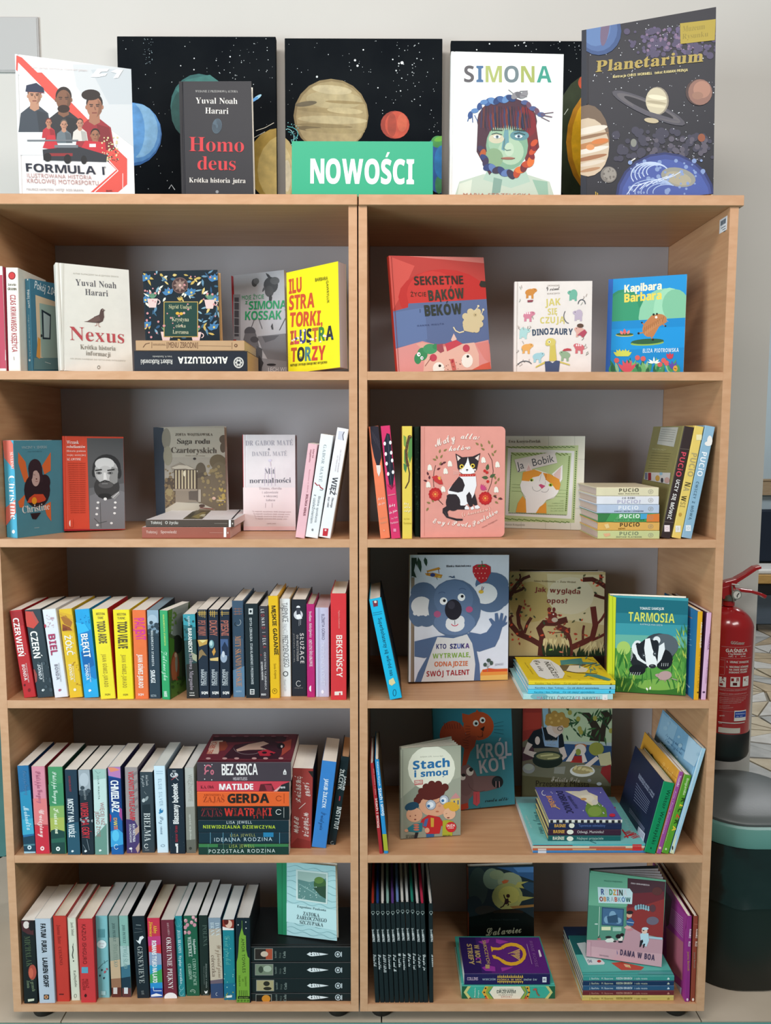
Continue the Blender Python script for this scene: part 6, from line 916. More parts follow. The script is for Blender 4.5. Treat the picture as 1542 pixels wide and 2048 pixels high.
# ================================================================== right bookcase, top compartment
SK = '#e3b8ae'
face_out(A6, (290, 1022), (1015, 1022), (222, 125), z4, .014, 'coral and blue picture book, tall and tilted, with black hand-cut letters', None, yl=.04, yr=.12, lean=.06, front='#d97a70', spine='#c0392f', art=[
    p('#bf4039', (215, 110), (960, 180), (975, 460), (700, 470), (250, 560), (240, 400)), p('#d8564c', (222, 125), (420, 200), (330, 400), (250, 545), (240, 400)), e('#c4302c', 640, 440, 345, 215), e('#cf3a34', 560, 420, 200, 180), p('#5f6f97', (240, 555), (370, 520), (372, 490), (980, 455), (1000, 800), (620, 800), (260, 845)), p('#667aa6', (250, 560), (500, 520), (520, 780), (270, 830)),
    p('#df9590', (262, 842), (480, 780), (560, 800), (720, 830), (990, 770), (1020, 1025), (285, 1025)), p('#5f6f97', (500, 770), (740, 720), (700, 790), (600, 806), (545, 796)), p('#5f6f97', (730, 760), (980, 740), (900, 790), (820, 800), (760, 780)), p('#e9c3b4', (700, 770), (722, 720), (745, 765), (720, 790)), p('#e3a998', (480, 790), (530, 800), (520, 1022), (485, 1022), (500, 860), (430, 800)), p('#e8b9a8', (560, 850), (715, 810), (880, 790), (915, 880), (918, 990), (820, 1022), (490, 1022), (500, 920)), p('#ca4a56', (655, 800), (740, 770), (790, 800), (670, 860)), p('#dc8880', (890, 800), (990, 780), (1015, 960), (960, 920)), p('#d8624e', (820, 1022), (940, 960), (1000, 940), (1016, 1025)),
    e('#3f8d5c', 445, 915, 28, 42), e('#3f8d5c', 480, 880, 40, 50), e('#4a9a68', 540, 840, 55, 40), e('#3f8d5c', 580, 822, 22, 22), e('#fff', 452, 882, 14, 17), e('#fff', 476, 910, 12, 14), e('#222', 455, 882, 5), e('#222', 478, 910, 5), p('#a2505a', (590, 805), (635, 800), (648, 858), (620, 872), (592, 850)), e('#c4485a', 564, 908, 28, 29), e('#c4485a', 818, 835, 27, 29), e('#f4f0e6', 605, 990, 45, 48), e('#f4f0e6', 825, 930, 44, 54), e('#26221e', 614, 970, 11), e('#26221e', 830, 898, 11), p('#cf6a60', (690, 920), (722, 915), (742, 1000), (712, 1010)), e('#b03e48', 712, 935, 10, 14), spray('#7c4a40', 16, 640, 920, 800, 1000, 2, 4, 3), l('#8c4a44', 4, (545, 910), (500, 972)),
    p('#d9c69c', (800, 610), (830, 560), (880, 540), (930, 560), (940, 620), (920, 690), (870, 715), (800, 700), (790, 660)), [e('#d9c69c', x, y, 26) for x, y in ((812, 590), (850, 555), (905, 555), (928, 600), (922, 650), (895, 690), (815, 640))], l('#e6d6b0', 10, (800, 705), (765, 715), (735, 700), (718, 672)), l('#e6d6b0', 6, (880, 550), (910, 515)), l('#e6d6b0', 6, (930, 585), (945, 545)), e('#e6d6b0', 910, 510, 9), e('#e6d6b0', 948, 538, 9), e('#c9b488', 885, 578, 15), e('#2c2822', 888, 578, 4),
    p('#2e2c24', (918, 345), (930, 315), (965, 320), (968, 365), (930, 362)), t('SEKRETNE', 418, 348, 800, 340, 66, '#33291f', 'b', .05), t('ŻYCIE', 388, 436, 510, 434, 32, '#45301f', 'n', .08), t('BĄKÓW', 530, 468, 808, 446, 78, '#3a3c30', 'B', .04), t('I', 458, 560, 466, 560, 28, '#2e3440', 'n'), t('BEKÓW', 500, 586, 790, 568, 82, '#33382f', 'B', .04), t('HANNA MIKUTA', 440, 668, 645, 652, 12, '#33406a', 'n', .2), l('#8c2c28', 3, (240, 130), (300, 1022))])
dn = [t('OPOWIADAŃ', 250, 312, 332, 310, 10, '#9a8f86'), t('9 minut', 246, 342, 334, 334, 24, '#4e4a48', 'c'), t('EDUKACYJNYCH', 248, 366, 334, 362, 10, '#9a8f86'), t('JAK', 236, 442, 342, 436, 46, '#cfc06a', 'b', .05), t('SIĘ', 254, 502, 318, 498, 42, '#cfc06a', 'b', .05), t('CZUJĄ', 202, 560, 370, 554, 42, '#cfc06a', 'b', .08),
    t('DINO', 150, 642, 262, 632, 42, '#3f4d62', 'B', .02), t('ZAURY', 266, 632, 422, 636, 42, '#3f4d62', 'B', .02)]
for x, y, c, k in ((135, 350, '#c9853c', 0), (425, 365, '#6fae98', 1), (122, 505, '#cc7f93', 2), (460, 500, '#b9aabb', 1), (90, 620, '#a9ccca', 1), (470, 610, '#d8a79a', 0), (110, 720, '#dfa45c', 0), (465, 720, '#cb6a70', 2), (185, 780, '#9cc4cc', 0), (370, 770, '#8fa888', 0)):
    dn += [e(c, x, y, 26 if k == 1 else 34, 34 if k == 1 else 22, -10 if x < 300 else 10), e(c, x+(26 if x < 300 else -20), y-12, 20, 14), p(c, (x-26, y), (x-10, y), (x-12, y+40), (x-28, y+42)), p(c, (x+6, y+6), (x+22, y+6), (x+22, y+44), (x+8, y+44)), e('#3c3430', x+(32 if x < 300 else -24), y-16, 3)]
    if k == 2: dn += [leaf('#efdcdc', x-18+14*i, y-6, 18, 10, 260) for i in range(3)]
R = random.Random(9)
for i in range(26):
    x, y = R.choice((R.uniform(45, 90), R.uniform(480, 525), R.uniform(60, 180))), R.uniform(300, 860); dn.append(l(R.choice(['#7c746c', '#8c9a8c', '#a4948c']), 3, (x, y), (x+R.uniform(-10, 10), y+8), (x+R.uniform(-14, 14), y+20)))
dn += [ar('#3f4650', 100, 850, 50, 38, 200, 330, 5), ar('#3f4650', 480, 430, 24, 30, 180, 360, 5), ar('#3f4650', 400, 510, 40, 50, 100, 220, 4), p('#c9b85c', (268, 700), (302, 696), (312, 812), (262, 812)), e('#d0c068', 272, 684, 34, 26), e('#d0c068', 252, 696, 16, 14), e('#3c3c30', 262, 684, 6), e('#f4ecd0', 262, 684, 10), e('#3c3c30', 262, 684, 5), p('#c9b85c', (236, 826), (170, 858), (172, 848), (236, 812)), p('#c9b85c', (330, 822), (400, 842), (400, 834), (330, 812)), p('#45506e', (232, 816), (262, 812), (284, 826), (306, 808), (334, 812), (326, 890), (238, 890)), p('#c9505a', (244, 884), (320, 884), (320, 892), (244, 892)), p('#b04a5c', (448, 640), (470, 620), (500, 600), (515, 620), (490, 655), (470, 640)), p('#b8454c', (350, 745), (412, 742), (406, 730), (384, 726), (360, 732)), p('#8c3c48', (115, 405), (155, 402), (150, 416), (118, 418)), e('#5c4438', 470, 575, 22, 14)]
face_out(A7, (24, 888), (543, 888), (32, 283), z4, .016, 'pale picture book with little dinosaurs around a yellow and navy title', None, yl=.06, yr=.05, lean=.06, front='#e3dad4', spine='#d6cdc8', art=[l('#cfc6c0', 3, (52, 285), (44, 888))]+dn)
kb = [p('#1c8fce', (650, 250), (1190, 215), (1190, 560), (650, 560)), e('#2f8a64', 770, 520, 150, 190), e('#35936c', 760, 500, 110, 150), e('#8ac4a2', 1040, 520, 178, 196), e('#9ad0ae', 1070, 470, 108, 150), e('#7dbb98', 1110, 440, 90, 110), p('#1184c4', (660, 548), (1190, 520), (1190, 900), (650, 900)), p('#1590d2', (670, 600), (1180, 580), (1170, 720), (670, 740)),
    p('#2c62b4', (645, 255), (692, 262), (672, 890), (628, 890)), t('Kapibara', 766, 352, 1020, 330, 50, '#efe6c8', 'B'), t('Barbara', 766, 418, 1020, 396, 56, '#e8cf58', 'B'), e('#2f6040', 920, 686, 112, 20, -3), e('#8cae50', 920, 692, 112, 16, -3), e('#2c5a3c', 922, 680, 110, 18, -3), e('#b8b45c', 768, 638, 60, 11), e('#3a5a34', 770, 632, 58, 10), leaf('#d8605c', 770, 634, 40, 22, 265), leaf('#e07c70', 756, 634, 32, 18, 235), leaf('#e07c70', 786, 632, 32, 18, 300),
    p('#b8794a', (900, 560), (950, 505), (1010, 498), (1050, 520), (1050, 552), (1000, 580), (960, 650), (915, 642), (888, 610)), e('#b8794a', 1000, 530, 50, 34), e('#b8794a', 930, 600, 42, 50), [l('#8a5a34', 3, (895+i*14, 620-i*8), (905+i*14, 585-i*8)) for i in range(10)], [l('#cf9664', 3, (905+i*13, 640-i*10), (912+i*13, 610-i*10)) for i in range(9)], e('#efe6d8', 980, 518, 9), e('#25201c', 963, 500, 8), e('#25201c', 985, 496, 7), l('#b8794a', 7, (900, 570), (885, 555)), e('#25201c', 884, 554, 6), l('#b8794a', 7, (1020, 560), (1040, 576)), e('#25201c', 1042, 577, 6), l('#b8794a', 8, (900, 620), (868, 625)), e('#25201c', 862, 626, 8), l('#b8794a', 8, (945, 645), (955, 664)), e('#25201c', 958, 668, 8), l('#c99468', 3, (1046, 536), (1060, 548)),
    t('ELIZA PIOTROWSKA', 890, 756, 1132, 750, 26, '#d4e6ee', 'b', .08)]
R = random.Random(6)
for i in range(44): kb.append(leaf(R.choice(['#2f7a4c', '#49915c', '#6fae6c', '#2c6244', '#8cb88c']), R.uniform(665, 1165), 895, R.uniform(40, 110), R.uniform(16, 34), R.uniform(240, 300)))
kb += [leaf('#c8cc54', x, 780, 50, 22, a) for x in (735, 775) for a in (215, 245, 270, 300, 325)]+[e('#cf5c58', *q, 17) for q in ((715, 808), (855, 790), (893, 796), (1030, 808), (1050, 826), (1005, 835))]+[leaf('#d0505c', 785, 890, 90, 26, a) for a in (225, 250, 270, 290, 315)]+[leaf('#c43c4c', 1072, 800, 46, 22, a) for a in (240, 270, 300)]+[leaf('#5c4aa0', 1095, 870, 60, 18, a) for a in (235, 260, 290)]+[leaf('#e8f0e8', 965, 826, 44, 12, a) for a in (190, 215, 270, 325, 350)]+[e('#d89c3c', 1108, 862, 15, 20), l('#3c2c1c', 4, (1100, 860), (1116, 866))]
face_out(A7, (640, 885), (1162, 885), (657, 268), z4, .02, 'bright blue picture book with an orange animal dancing on a lily pad', None, yl=.11, yr=.05, lean=.05, front='#1c8fce', spine='#2456a4', art=kb)

# ================================================================== right bookcase, second compartment
srow(B4, z3, [
 ((205, 1238), (303, 1226), (85, 118), 'slim orange spine with a dark furry tail, leaning left', dict(y=.008, hard=True, w=.17, front='#b85c38', spine='#f0825c', sp=[p('#2e2a34', (100, 112), (192, 110), (205, 300), (212, 420), (190, 515), (165, 500), (140, 420), (112, 280)), [l('#4a4450', 3, (115+i*14, 150+i*20), (130+i*14, 240+i*22)) for i in range(6)], p('#e8dcd4', (160, 500), (205, 500), (205, 560), (188, 615), (170, 570)), t('Mały', 178, 850, 245, 828, 24, '#f0c8b8', 'c'), t('atlas psów', 186, 900, 248, 880, 24, '#f4d8cc', 'c'), t('Ewy i Pawła', 198, 1040, 262, 1022, 18, '#d09c7c'), t('Pawlaków', 204, 1085, 270, 1068, 18, '#d09c7c'), e('#f0a488', 240, 1148, 8)])),
 ((312, 1238), (406, 1228), (205, 112), 'slim magenta spine with a spotted black feather, leaning left', dict(y=.008, hard=True, w=.17, front='#9c2448', spine='#d83a6c', sp=[p('#262a36', (265, 180), (295, 190), (310, 280), (318, 420), (342, 580), (325, 720), (290, 690), (270, 560), (248, 420), (238, 270)), [e('#f2eef0', x, y, 13, 20) for x, y in ((246, 284), (302, 274), (256, 388), (310, 375), (264, 484), (320, 452), (280, 586), (328, 568))], l('#5c6070', 3, (275, 200), (312, 720)), [l('#a81c4c', 3, (310, 740), (270+i*16, 690)) for i in range(6)], l('#d8808c', 10, (278, 800), (352, 786)), t('Mały', 290, 920, 352, 896, 26, '#f6dce4', 'c'), t('atlas ptaków', 295, 985, 372, 955, 24, '#f6dce4', 'c'), t('Ewy i Pawła', 312, 1040, 375, 1022, 18, '#f0b0c4'), t('Pawlaków', 305, 1086, 382, 1070, 20, '#f0c0d0'), r('#e88cac', 332, 1130, 360, 1160)])),
 ((422, 1236), (522, 1236), (420, 112), 'slim yellow spine with a brown lizard, standing upright', dict(y=.008, hard=True, w=.17, front='#1f3026', spine='#e6cb58', sp=[p('#7c9c4c', (432, 200), (460, 220), (458, 330), (435, 300)), p('#5c8c4c', (490, 240), (525, 210), (520, 400), (495, 480), (475, 400)), p('#4c8050', (432, 480), (470, 500), (455, 575), (436, 540)), p('#6c9c50', (440, 340), (460, 350), (455, 500), (436, 460)), l('#5c4630', 26, (490, 215), (472, 280), (458, 360), (462, 440), (478, 510)), l('#5c4630', 12, (476, 500), (492, 580), (486, 660), (450, 730)), e('#5c4630', 494, 218, 20, 18), e('#c89c50', 498, 212, 5), [l('#8c6c44', 3, (455+i*2, 290+40*i), (480, 296+40*i)) for i in range(5)], t('Mały', 436, 890, 486, 890, 22, '#f6ecc0', 'c'), t('atlas', 440, 925, 512, 925, 22, '#f6ecc0', 'c'), t('motyli', 438, 962, 512, 962, 24, '#f6ecc0', 'c'), t('Ewy i Pawła', 436, 1040, 490, 1040, 16, '#b89c34'), t('Pawlaków', 432, 1084, 510, 1084, 18, '#b89c34')])),
 ((546, 1196), (598, 1196), (540, 118), 'narrow dark green spine wedged beside the pink cat book', dict(y=.045, hard=True, w=.15, front='#18281c', spine='#22352a', sp=[spray('#3c5844', 20, 545, 140, 595, 900, 4, 10, 2), t('atlas', 566, 860, 570, 960, 20, '#4c6c54', 'c')])),
])
ct = []
for s_, cx in ((1, 745), (-1, 1310)):
    pass
cat_ = [l('#5c3c34', 6, (752, 500), (736, 560), (728, 640), (735, 720)), l('#5c3c34', 7, (775, 840), (826, 892)), l('#5c3c34', 6, (1275, 380), (1312, 450), (1325, 560), (1305, 680), (1270, 768)),
    [leaf('#8c7a4c', x, y, 42, 20, a) for x, y, a in ((770, 440, 250), (800, 430, 300), (790, 380, 280), (830, 360, 330), (790, 500, 300), (760, 450, 200), (1180, 300, 220), (1215, 320, 250), (1240, 350, 210), (1290, 290, 250), (1310, 330, 280), (1330, 380, 310), (1330, 410, 240), (1340, 690, 300), (1370, 660, 290), (1350, 640, 250), (700, 880, 200), (730, 870, 250), (680, 920, 120), (1340, 860, 30), (1370, 840, 330), (1320, 810, 340))],
    [leaf('#5c3038', x, y, 40, 20, a) for x, y, a in ((765, 545, 330), (800, 500, 320), (820, 480, 340), (680, 600, 250), (690, 640, 270), (668, 660, 200), (1330, 800, 40), (1380, 830, 10))],
    [leaf('#4c6040', x, y, 66, 34, a) for x, y, a in ((1262, 550, 280), (1290, 620, 330), (1275, 625, 185))],
    [p('#efe8dc', (x-20, y-26), (x-4, y-40), (x+14, y-26), (x+24, y+14), (x+10, y+22), (x, y+16), (x-12, y+24), (x-24, y+14)) for x, y in ((695, 530), (895, 492), (852, 565), (680, 700), (828, 745), (1228, 455), (1368, 500), (1356, 750))],
    [[e('#b8282c', x+50*math.cos(a*.5236), y+50*math.sin(a*.5236), 18) for a in range(12)]+[e('#c4302e', x, y, 50), [e('#e0623c', x+24*math.cos(a*.785), y+24*math.sin(a*.785), 9) for a in range(8)], e('#e8a050', x, y, 12)] for x, y in ((748, 788), (1245, 828))],
    p('#c43c3c', (715, 615), (760, 600), (810, 640), (825, 690), (790, 690), (740, 660)), p('#e8a84c', (770, 620), (800, 610), (800, 650), (780, 640)), e('#c4302e', 1240, 556, 15), e('#c4302e', 1262, 572, 15), e('#c4302e', 1270, 662, 15), [leaf('#c8487c', 1205, 745, 62, 18, a) for a in (270, 290, 310, 330, 350)],
    # cat
    p('#352c30', (862, 800), (900, 780), (980, 800), (1000, 900), (1070, 905), (1068, 940), (900, 938), (868, 960), (880, 1010), (960, 1030), (1020, 1032), (1020, 1050), (960, 1052), (860, 1020), (820, 970), (822, 930), (868, 900)), p('#eeeaec', (985, 610), (1150, 600), (1158, 700), (1130, 800), (1110, 860), (1040, 900), (1000, 900), (960, 790), (876, 785), (872, 752)), p('#352c30', (985, 610), (1020, 640), (1042, 700), (1020, 760), (975, 772), (880, 752), (920, 690)), e('#352c30', 925, 870, 72, 84),
    p('#352c30', (1056, 800), (1086, 762), (1108, 800), (1122, 905), (1090, 915), (1062, 860)), p('#352c30', (1112, 830), (1140, 780), (1160, 850), (1168, 895), (1142, 900), (1118, 880)), p('#eeeaec', (1040, 920), (1060, 895), (1088, 925), (1080, 940), (1042, 938)), p('#eeeaec', (1096, 925), (1124, 905), (1136, 932), (1110, 944)), p('#eeeaec', (1140, 905), (1170, 895), (1196, 920), (1170, 934), (1142, 930)),
    p('#352c30', (948, 382), (1015, 420), (1120, 412), (1196, 378), (1180, 450), (1160, 545), (1120, 582), (1010, 586), (970, 530), (962, 460)), p('#ecd6cc', (962, 400), (1000, 430), (972, 458)), p('#ecd6cc', (1185, 396), (1176, 455), (1142, 428)), p('#f4f0f0', (1072, 418), (1092, 500), (1130, 545), (1140, 575), (1100, 586), (1020, 586), (985, 560), (1030, 520), (1058, 470)), e('#e8c848', 1010, 512, 21, 22), e('#e8c848', 1120, 505, 21, 22), e('#221e20', 1012, 513, 12), e('#221e20', 1120, 506, 12), e('#f0d8d0', 1000, 548, 14, 10), e('#f0d8d0', 1140, 545, 14, 10), e('#352c30', 1064, 546, 12, 8), l('#352c30', 3, (1064, 550), (1064, 566)), [l('#e8d8d0', 2, (980, 560+i*10), (925, 556+i*16)) for i in range(3)], p('#c43c34', (985, 588), (1145, 586), (1148, 610), (992, 612)), [e('#e8d8d0', 1000+i*24, 600, 3) for i in range(6)], l('#5c5054', 4, (840, 960), (860, 1000), (900, 1020)),
    t('Mały', 750, 318, 955, 245, 70, '#f2e4da', 'c'), t('atlas', 1000, 236, 1198, 246, 60, '#f2e4da', 'c'), t('kotów', 880, 360, 1104, 340, 52, '#f2e4da', 'c'), t('(i kociaków)', 1015, 1008, 1298, 945, 34, '#eec4b4', 'c'), t('Ewy i Pawła', 722, 1075, 1105, 1118, 48, '#f2e4da', 'c'), t('Pawlaków', 1125, 1112, 1378, 968, 48, '#f2e4da', 'c'), t('Nasza Księgarnia', 1215, 1124, 1365, 1046, 12, '#7c4c48')]
face_out(B4, (602, 1206), (1437, 1188), (604, 116), z3, .022, 'pink board book with a black and white cat among flowers', None, yl=.02, yr=.035, lean=.03, rnd=.011, front='#e29a8e', spine='#1f2c20', pages='#d9a79c', art=[l('#d68c80', 5, (640, 120), (640, 1200))]+cat_)
bb = [r('#d3cfc0', 40, 240, 1310, 1680)]+[l('#a9a698', 5, (x, 245), (x+5, 400)) for x in (360, 735, 1130)]+[l('#a9a698', 5, (x, 1540), (x, 1680)) for x in (320, 690, 1070)]+[l('#a9a698', 5, (1130, y), (1300, y+8)) for y in (590, 965, 1340)]
bb += [p('#b3bf8c', (90, 400), (1190, 385), (1130, 1560), (60, 1540)), p('#dddcd8', (120, 425), (1130, 470), (1080, 1500), (80, 1445)), p('#b4c791', (170, 490), (1085, 500), (1020, 1440), (130, 1400)), [e('#4c6a34', 110+i*22, 402+(i*7) % 22, 12, 7) for i in range(47)], [e('#4c6a34', 1160-i*1.6, 480+i*34, 9, 13) for i in range(31)], [e('#5c7a34', 80+i*26, 1490+i*1.5+(i*5) % 18, 14, 8) for i in range(38)], [e('#6c8034', 180+i*20, 500+(i*11) % 34, 14, 7) for i in range(43)], [e('#5c7440', 172-i*1.2, 540+i*26, 7, 13) for i in range(33)], [e('#6c8040', 1052-i*2, 560+i*30, 12, 12) for i in range(28)], [e('#5c7440', 140+i*26, 1408+i, 12, 6) for i in range(34)], [l('#9cb47c', 4, (180, y), (400, y+6)) for y in (975, 1020, 1075)], [l('#9cb47c', 4, (860, y), (1030, y+4)) for y in (1060, 1110, 1160)],
    p('#d9d4d0', (220, 600), (830, 475), (870, 650), (270, 795)), t('Ja', 275, 752, 372, 730, 112, '#454a50', 'n'), t('Bobik', 492, 704, 824, 630, 112, '#454a50', 'n'), p('#e4d8d4', (385, 780), (432, 640), (490, 760)), p('#d8b8b4', (400, 770), (434, 680), (468, 760)), p('#eceae8', (785, 820), (950, 680), (945, 900), (905, 960)), p('#dcc0bc', (810, 830), (925, 710), (915, 900), (880, 920)),
    p('#ecebe9', (330, 920), (360, 800), (540, 750), (700, 800), (900, 900), (915, 1000), (880, 1100), (820, 1180), (700, 1220), (640, 1300), (560, 1410), (400, 1410), (390, 1200), (330, 1090), (305, 990)), p('#e09a3c', (330, 920), (350, 790), (520, 750), (640, 795), (590, 850), (500, 870), (440, 930)), p('#e09a3c', (650, 800), (760, 820), (900, 900), (918, 980), (900, 1060), (850, 1060), (790, 980), (700, 910)), p('#ecebe9', (640, 815), (700, 920), (720, 1000), (560, 960), (590, 880)), l('#b8601c', 8, (700, 810), (696, 910)), l('#8a8684', 4, (632, 800), (600, 930)), l('#8a8684', 4, (690, 930), (684, 980)), e('#a9c43c', 480, 910, 30, 24), e('#a9c43c', 768, 985, 32, 26), e('#22201c', 478, 914, 15), e('#22201c', 768, 986, 15), p('#c8507c', (585, 985), (620, 970), (690, 1000), (635, 1045)), ar('#77757a', 560, 1020, 68, 60, 20, 190, 5), ar('#77757a', 675, 1040, 62, 56, 0, 140, 5), l('#8c9a78', 4, (330, 1090), (390, 1170)), l('#8c9a78', 4, (860, 1150), (700, 1220)),
    p('#e09a3c', (240, 1400), (270, 1260), (345, 1150), (390, 1220), (400, 1405)), p('#e09a3c', (545, 1410), (600, 1320), (700, 1245), (705, 1415)), [t(s_, x_, 1230+i*38, 965, 1230+i*38, 16, '#8ca070') for i, (s_, x_) in enumerate((('czyli', 910), ('prawdziwa historia', 790), ('o kocie, który myślał', 730), ('że jest gwiazdą', 770), ('na całe życie', 765)))], t('Ewa Kozyra-Pawlak', 130, 345, 620, 342, 42, '#6b6457', 's'), t('Nasza Księgarnia', 82, 1594, 380, 1600, 26, '#9b978a', 's')]
face_out(B5, (62, 1640), (1255, 1675), (95, 248), z3, .014, 'square green and cream picture book with a ginger and white cat', None, lean=.04, front='#d3cfc0', art=bb)
st = z3; y_ = .006
for i, (bl, br, tl, lab, kw) in enumerate([
 ((225, 1238), (838, 1238), (225, 1152), 'pale green board book at the bottom of the six-book pile', dict(front='#c4c48c', spine='#c8cc92', sp=[t('PUCiO', 442, 1196, 632, 1194, 34, '#7c8468', 'b', .15), t('ZESTAW PLAYBOOK', 408, 1220, 665, 1220, 14, '#7c8468', 'b', .1), p('#e0ac84', (280, 1180), (345, 1175), (350, 1200), (300, 1212))])),
 ((225, 1150), (838, 1150), (225, 1066), 'ochre board book, second from the bottom of the six-book pile', dict(front='#d8a050', spine='#dfac5c', sp=[t('PUCiO', 446, 1112, 645, 1108, 38, '#4c3c28', 'b', .15), t('MÓWI', 430, 1138, 500, 1136, 14, '#8c6424', 'b'), p('#e8c88c', (290, 1090), (330, 1080), (345, 1120), (310, 1130))])),
 ((228, 1062), (838, 1062), (228, 981), 'green board book with a blue and orange right end, third from the pile bottom', dict(front='#4c8c4c', spine='#4a9a58', sp=[p('#3c7c48', (228, 981), (350, 981), (300, 1062), (228, 1062)), p('#5ca468', (380, 1062), (440, 981), (640, 981), (640, 1062)), p('#4ca4cc', (650, 981), (720, 981), (720, 1030), (650, 1040)), p('#dc7c3c', (716, 990), (838, 981), (838, 1062), (710, 1062)), t('PUCiO', 442, 1026, 645, 1024, 38, '#eef4ec', 'b', .15), t('ĆWICZY WYMOWĘ', 400, 1050, 690, 1048, 12, '#2c5c34', 'b', .1)])),
 ((218, 976), (835, 976), (218, 892), 'powder blue board book, third from the top of the pile', dict(front='#b0c0d8', spine='#b9c6dc', sp=[t('PUCiO', 432, 942, 632, 942, 38, '#eef0f6', 'b', .15), t('ZABAWY GESTEM I DŹWIĘKIEM', 390, 964, 680, 962, 12, '#5c6478', 'b', .05)])),
 ((215, 887), (832, 887), (215, 808), 'white board book, second from the top of the pile', dict(front='#dcdce2', spine='#e3e2e8', sp=[t('CO ROBI', 468, 836, 598, 834, 18, '#6c6870', 'b', .1), t('PUCiO?', 420, 880, 655, 878, 34, '#b4b0c8', 'b', .12)])),
 ((212, 804), (830, 804), (212, 720), 'cream board book with dark letters on top of the six-book pile', dict(front='#ddd2b4', spine='#e0d6b4', sp=[t('PUCiO', 438, 766, 636, 762, 34, '#5c5444', 'b', .15), t('NOC PUCZUCIA', 430, 790, 638, 788, 12, '#7c745c', 'b', .1)]))]):
    kw['sp'] += [ar('#9a9488', 752, (bl[1]+tl[1])/2, 24, 20, 0, 360, 3), ar('#9a9488', 752, (bl[1]+tl[1])/2, 8, 8, 0, 360, 3)]
    st = flat(B6, bl, br, tl, st, .163, y_+.0008*(i % 2), lab, 'six board books piled in the second right compartment', hard=True, pages='#cdbcb0', **kw)
srow(B6, z3, [
 ((856, 1222), (962, 1228), (1088, 125), 'brown spined board book leaning right, with an olive back cover showing', dict(gap=.003, y=.012, w=.2, hard=True, front='#3c3024', spine='#392e2e', back='#8d8556', sp=[l('#6c6058', 5, (1040, 335), (1150, 345)), l('#6c6058', 5, (880, 1060), (985, 1070)), t('PUCiO', 1058, 365, 1000, 612, 50, '#cf4a5c', 'b', .1), t('UCZY SIĘ MÓWIĆ', 1010, 640, 915, 1035, 36, '#ece8e4', 'b', .06), r('#ead8da', 888, 1095, 942, 1160), ar('#c8a0a8', 914, 1128, 12, 14, 0, 360, 3)],
   bk=[p('#b9b8b0', (856, 122), (1030, 122), (985, 318), (818, 290)), [l('#77766c', 3, (862-i*6, 140+i*22), (1005-i*6, 155+i*22)) for i in range(6)], [l('#5c5734', 3, (765-i*6, 375+i*26), (955-i*8, 385+i*26)) for i in range(7)], t('PRZYKŁADY', 770, 345, 910, 355, 14, '#c4bf90'), p('#c8c4c0', (700, 570), (955, 575), (940, 690), (690, 640)), r('#8c2c34', 730, 575, 762, 650), e('#c89c4c', 825, 630, 22, 30), e('#3c3c44', 870, 650, 14, 26), e('#8cb0c4', 860, 585, 16), e('#c09c94', 920, 650, 26, 30), r('#6c7484', 700, 575, 725, 640)])),
 ((966, 1222), (1056, 1236), (1192, 120), 'yellow board book leaning right between the brown and the blue ones', dict(y=.012, w=.2, hard=True, front='#d8b858', spine='#e6c96c', sp=[t('PUCiO', 1160, 375, 1115, 610, 56, '#b0a070', 'b', .1), t('NA', 1098, 665, 1075, 755, 56, ['#5c5034', '#b0a070'], 'b', .1), t('WSI', 1062, 800, 1040, 915, 50, ['#3c3424', '#b09858', '#b09858'], 'b', .1), r('#ece0b0', 1205, 195, 1262, 250), e('#c09848', 1046, 990, 16, 20), r('#e8e4dc', 998, 1100, 1050, 1165), ar('#a8a49c', 1022, 1132, 10, 12, 0, 360, 3)])),
 ((1062, 1228), (1162, 1235), (1296, 120), 'powder blue board book leaning right, outermost of three', dict(y=.012, w=.2, hard=True, front='#7c9cb0', spine='#8fb4cc', sp=[e('#ece8e4', 1340, 255, 26, 50), e('#ece8e4', 1325, 285, 36, 24), t('PUCiO', 1262, 365, 1210, 608, 52, '#eef2f6', 'b', .1), t('ĆWICZY Z MÓWĄ', 1205, 660, 1130, 1040, 26, '#5c7c90', 'b', .15), r('#dfe6ec', 1100, 1095, 1152, 1155), ar('#9cb0bc', 1126, 1125, 12, 12, 0, 360, 3)])),
], w=.2)

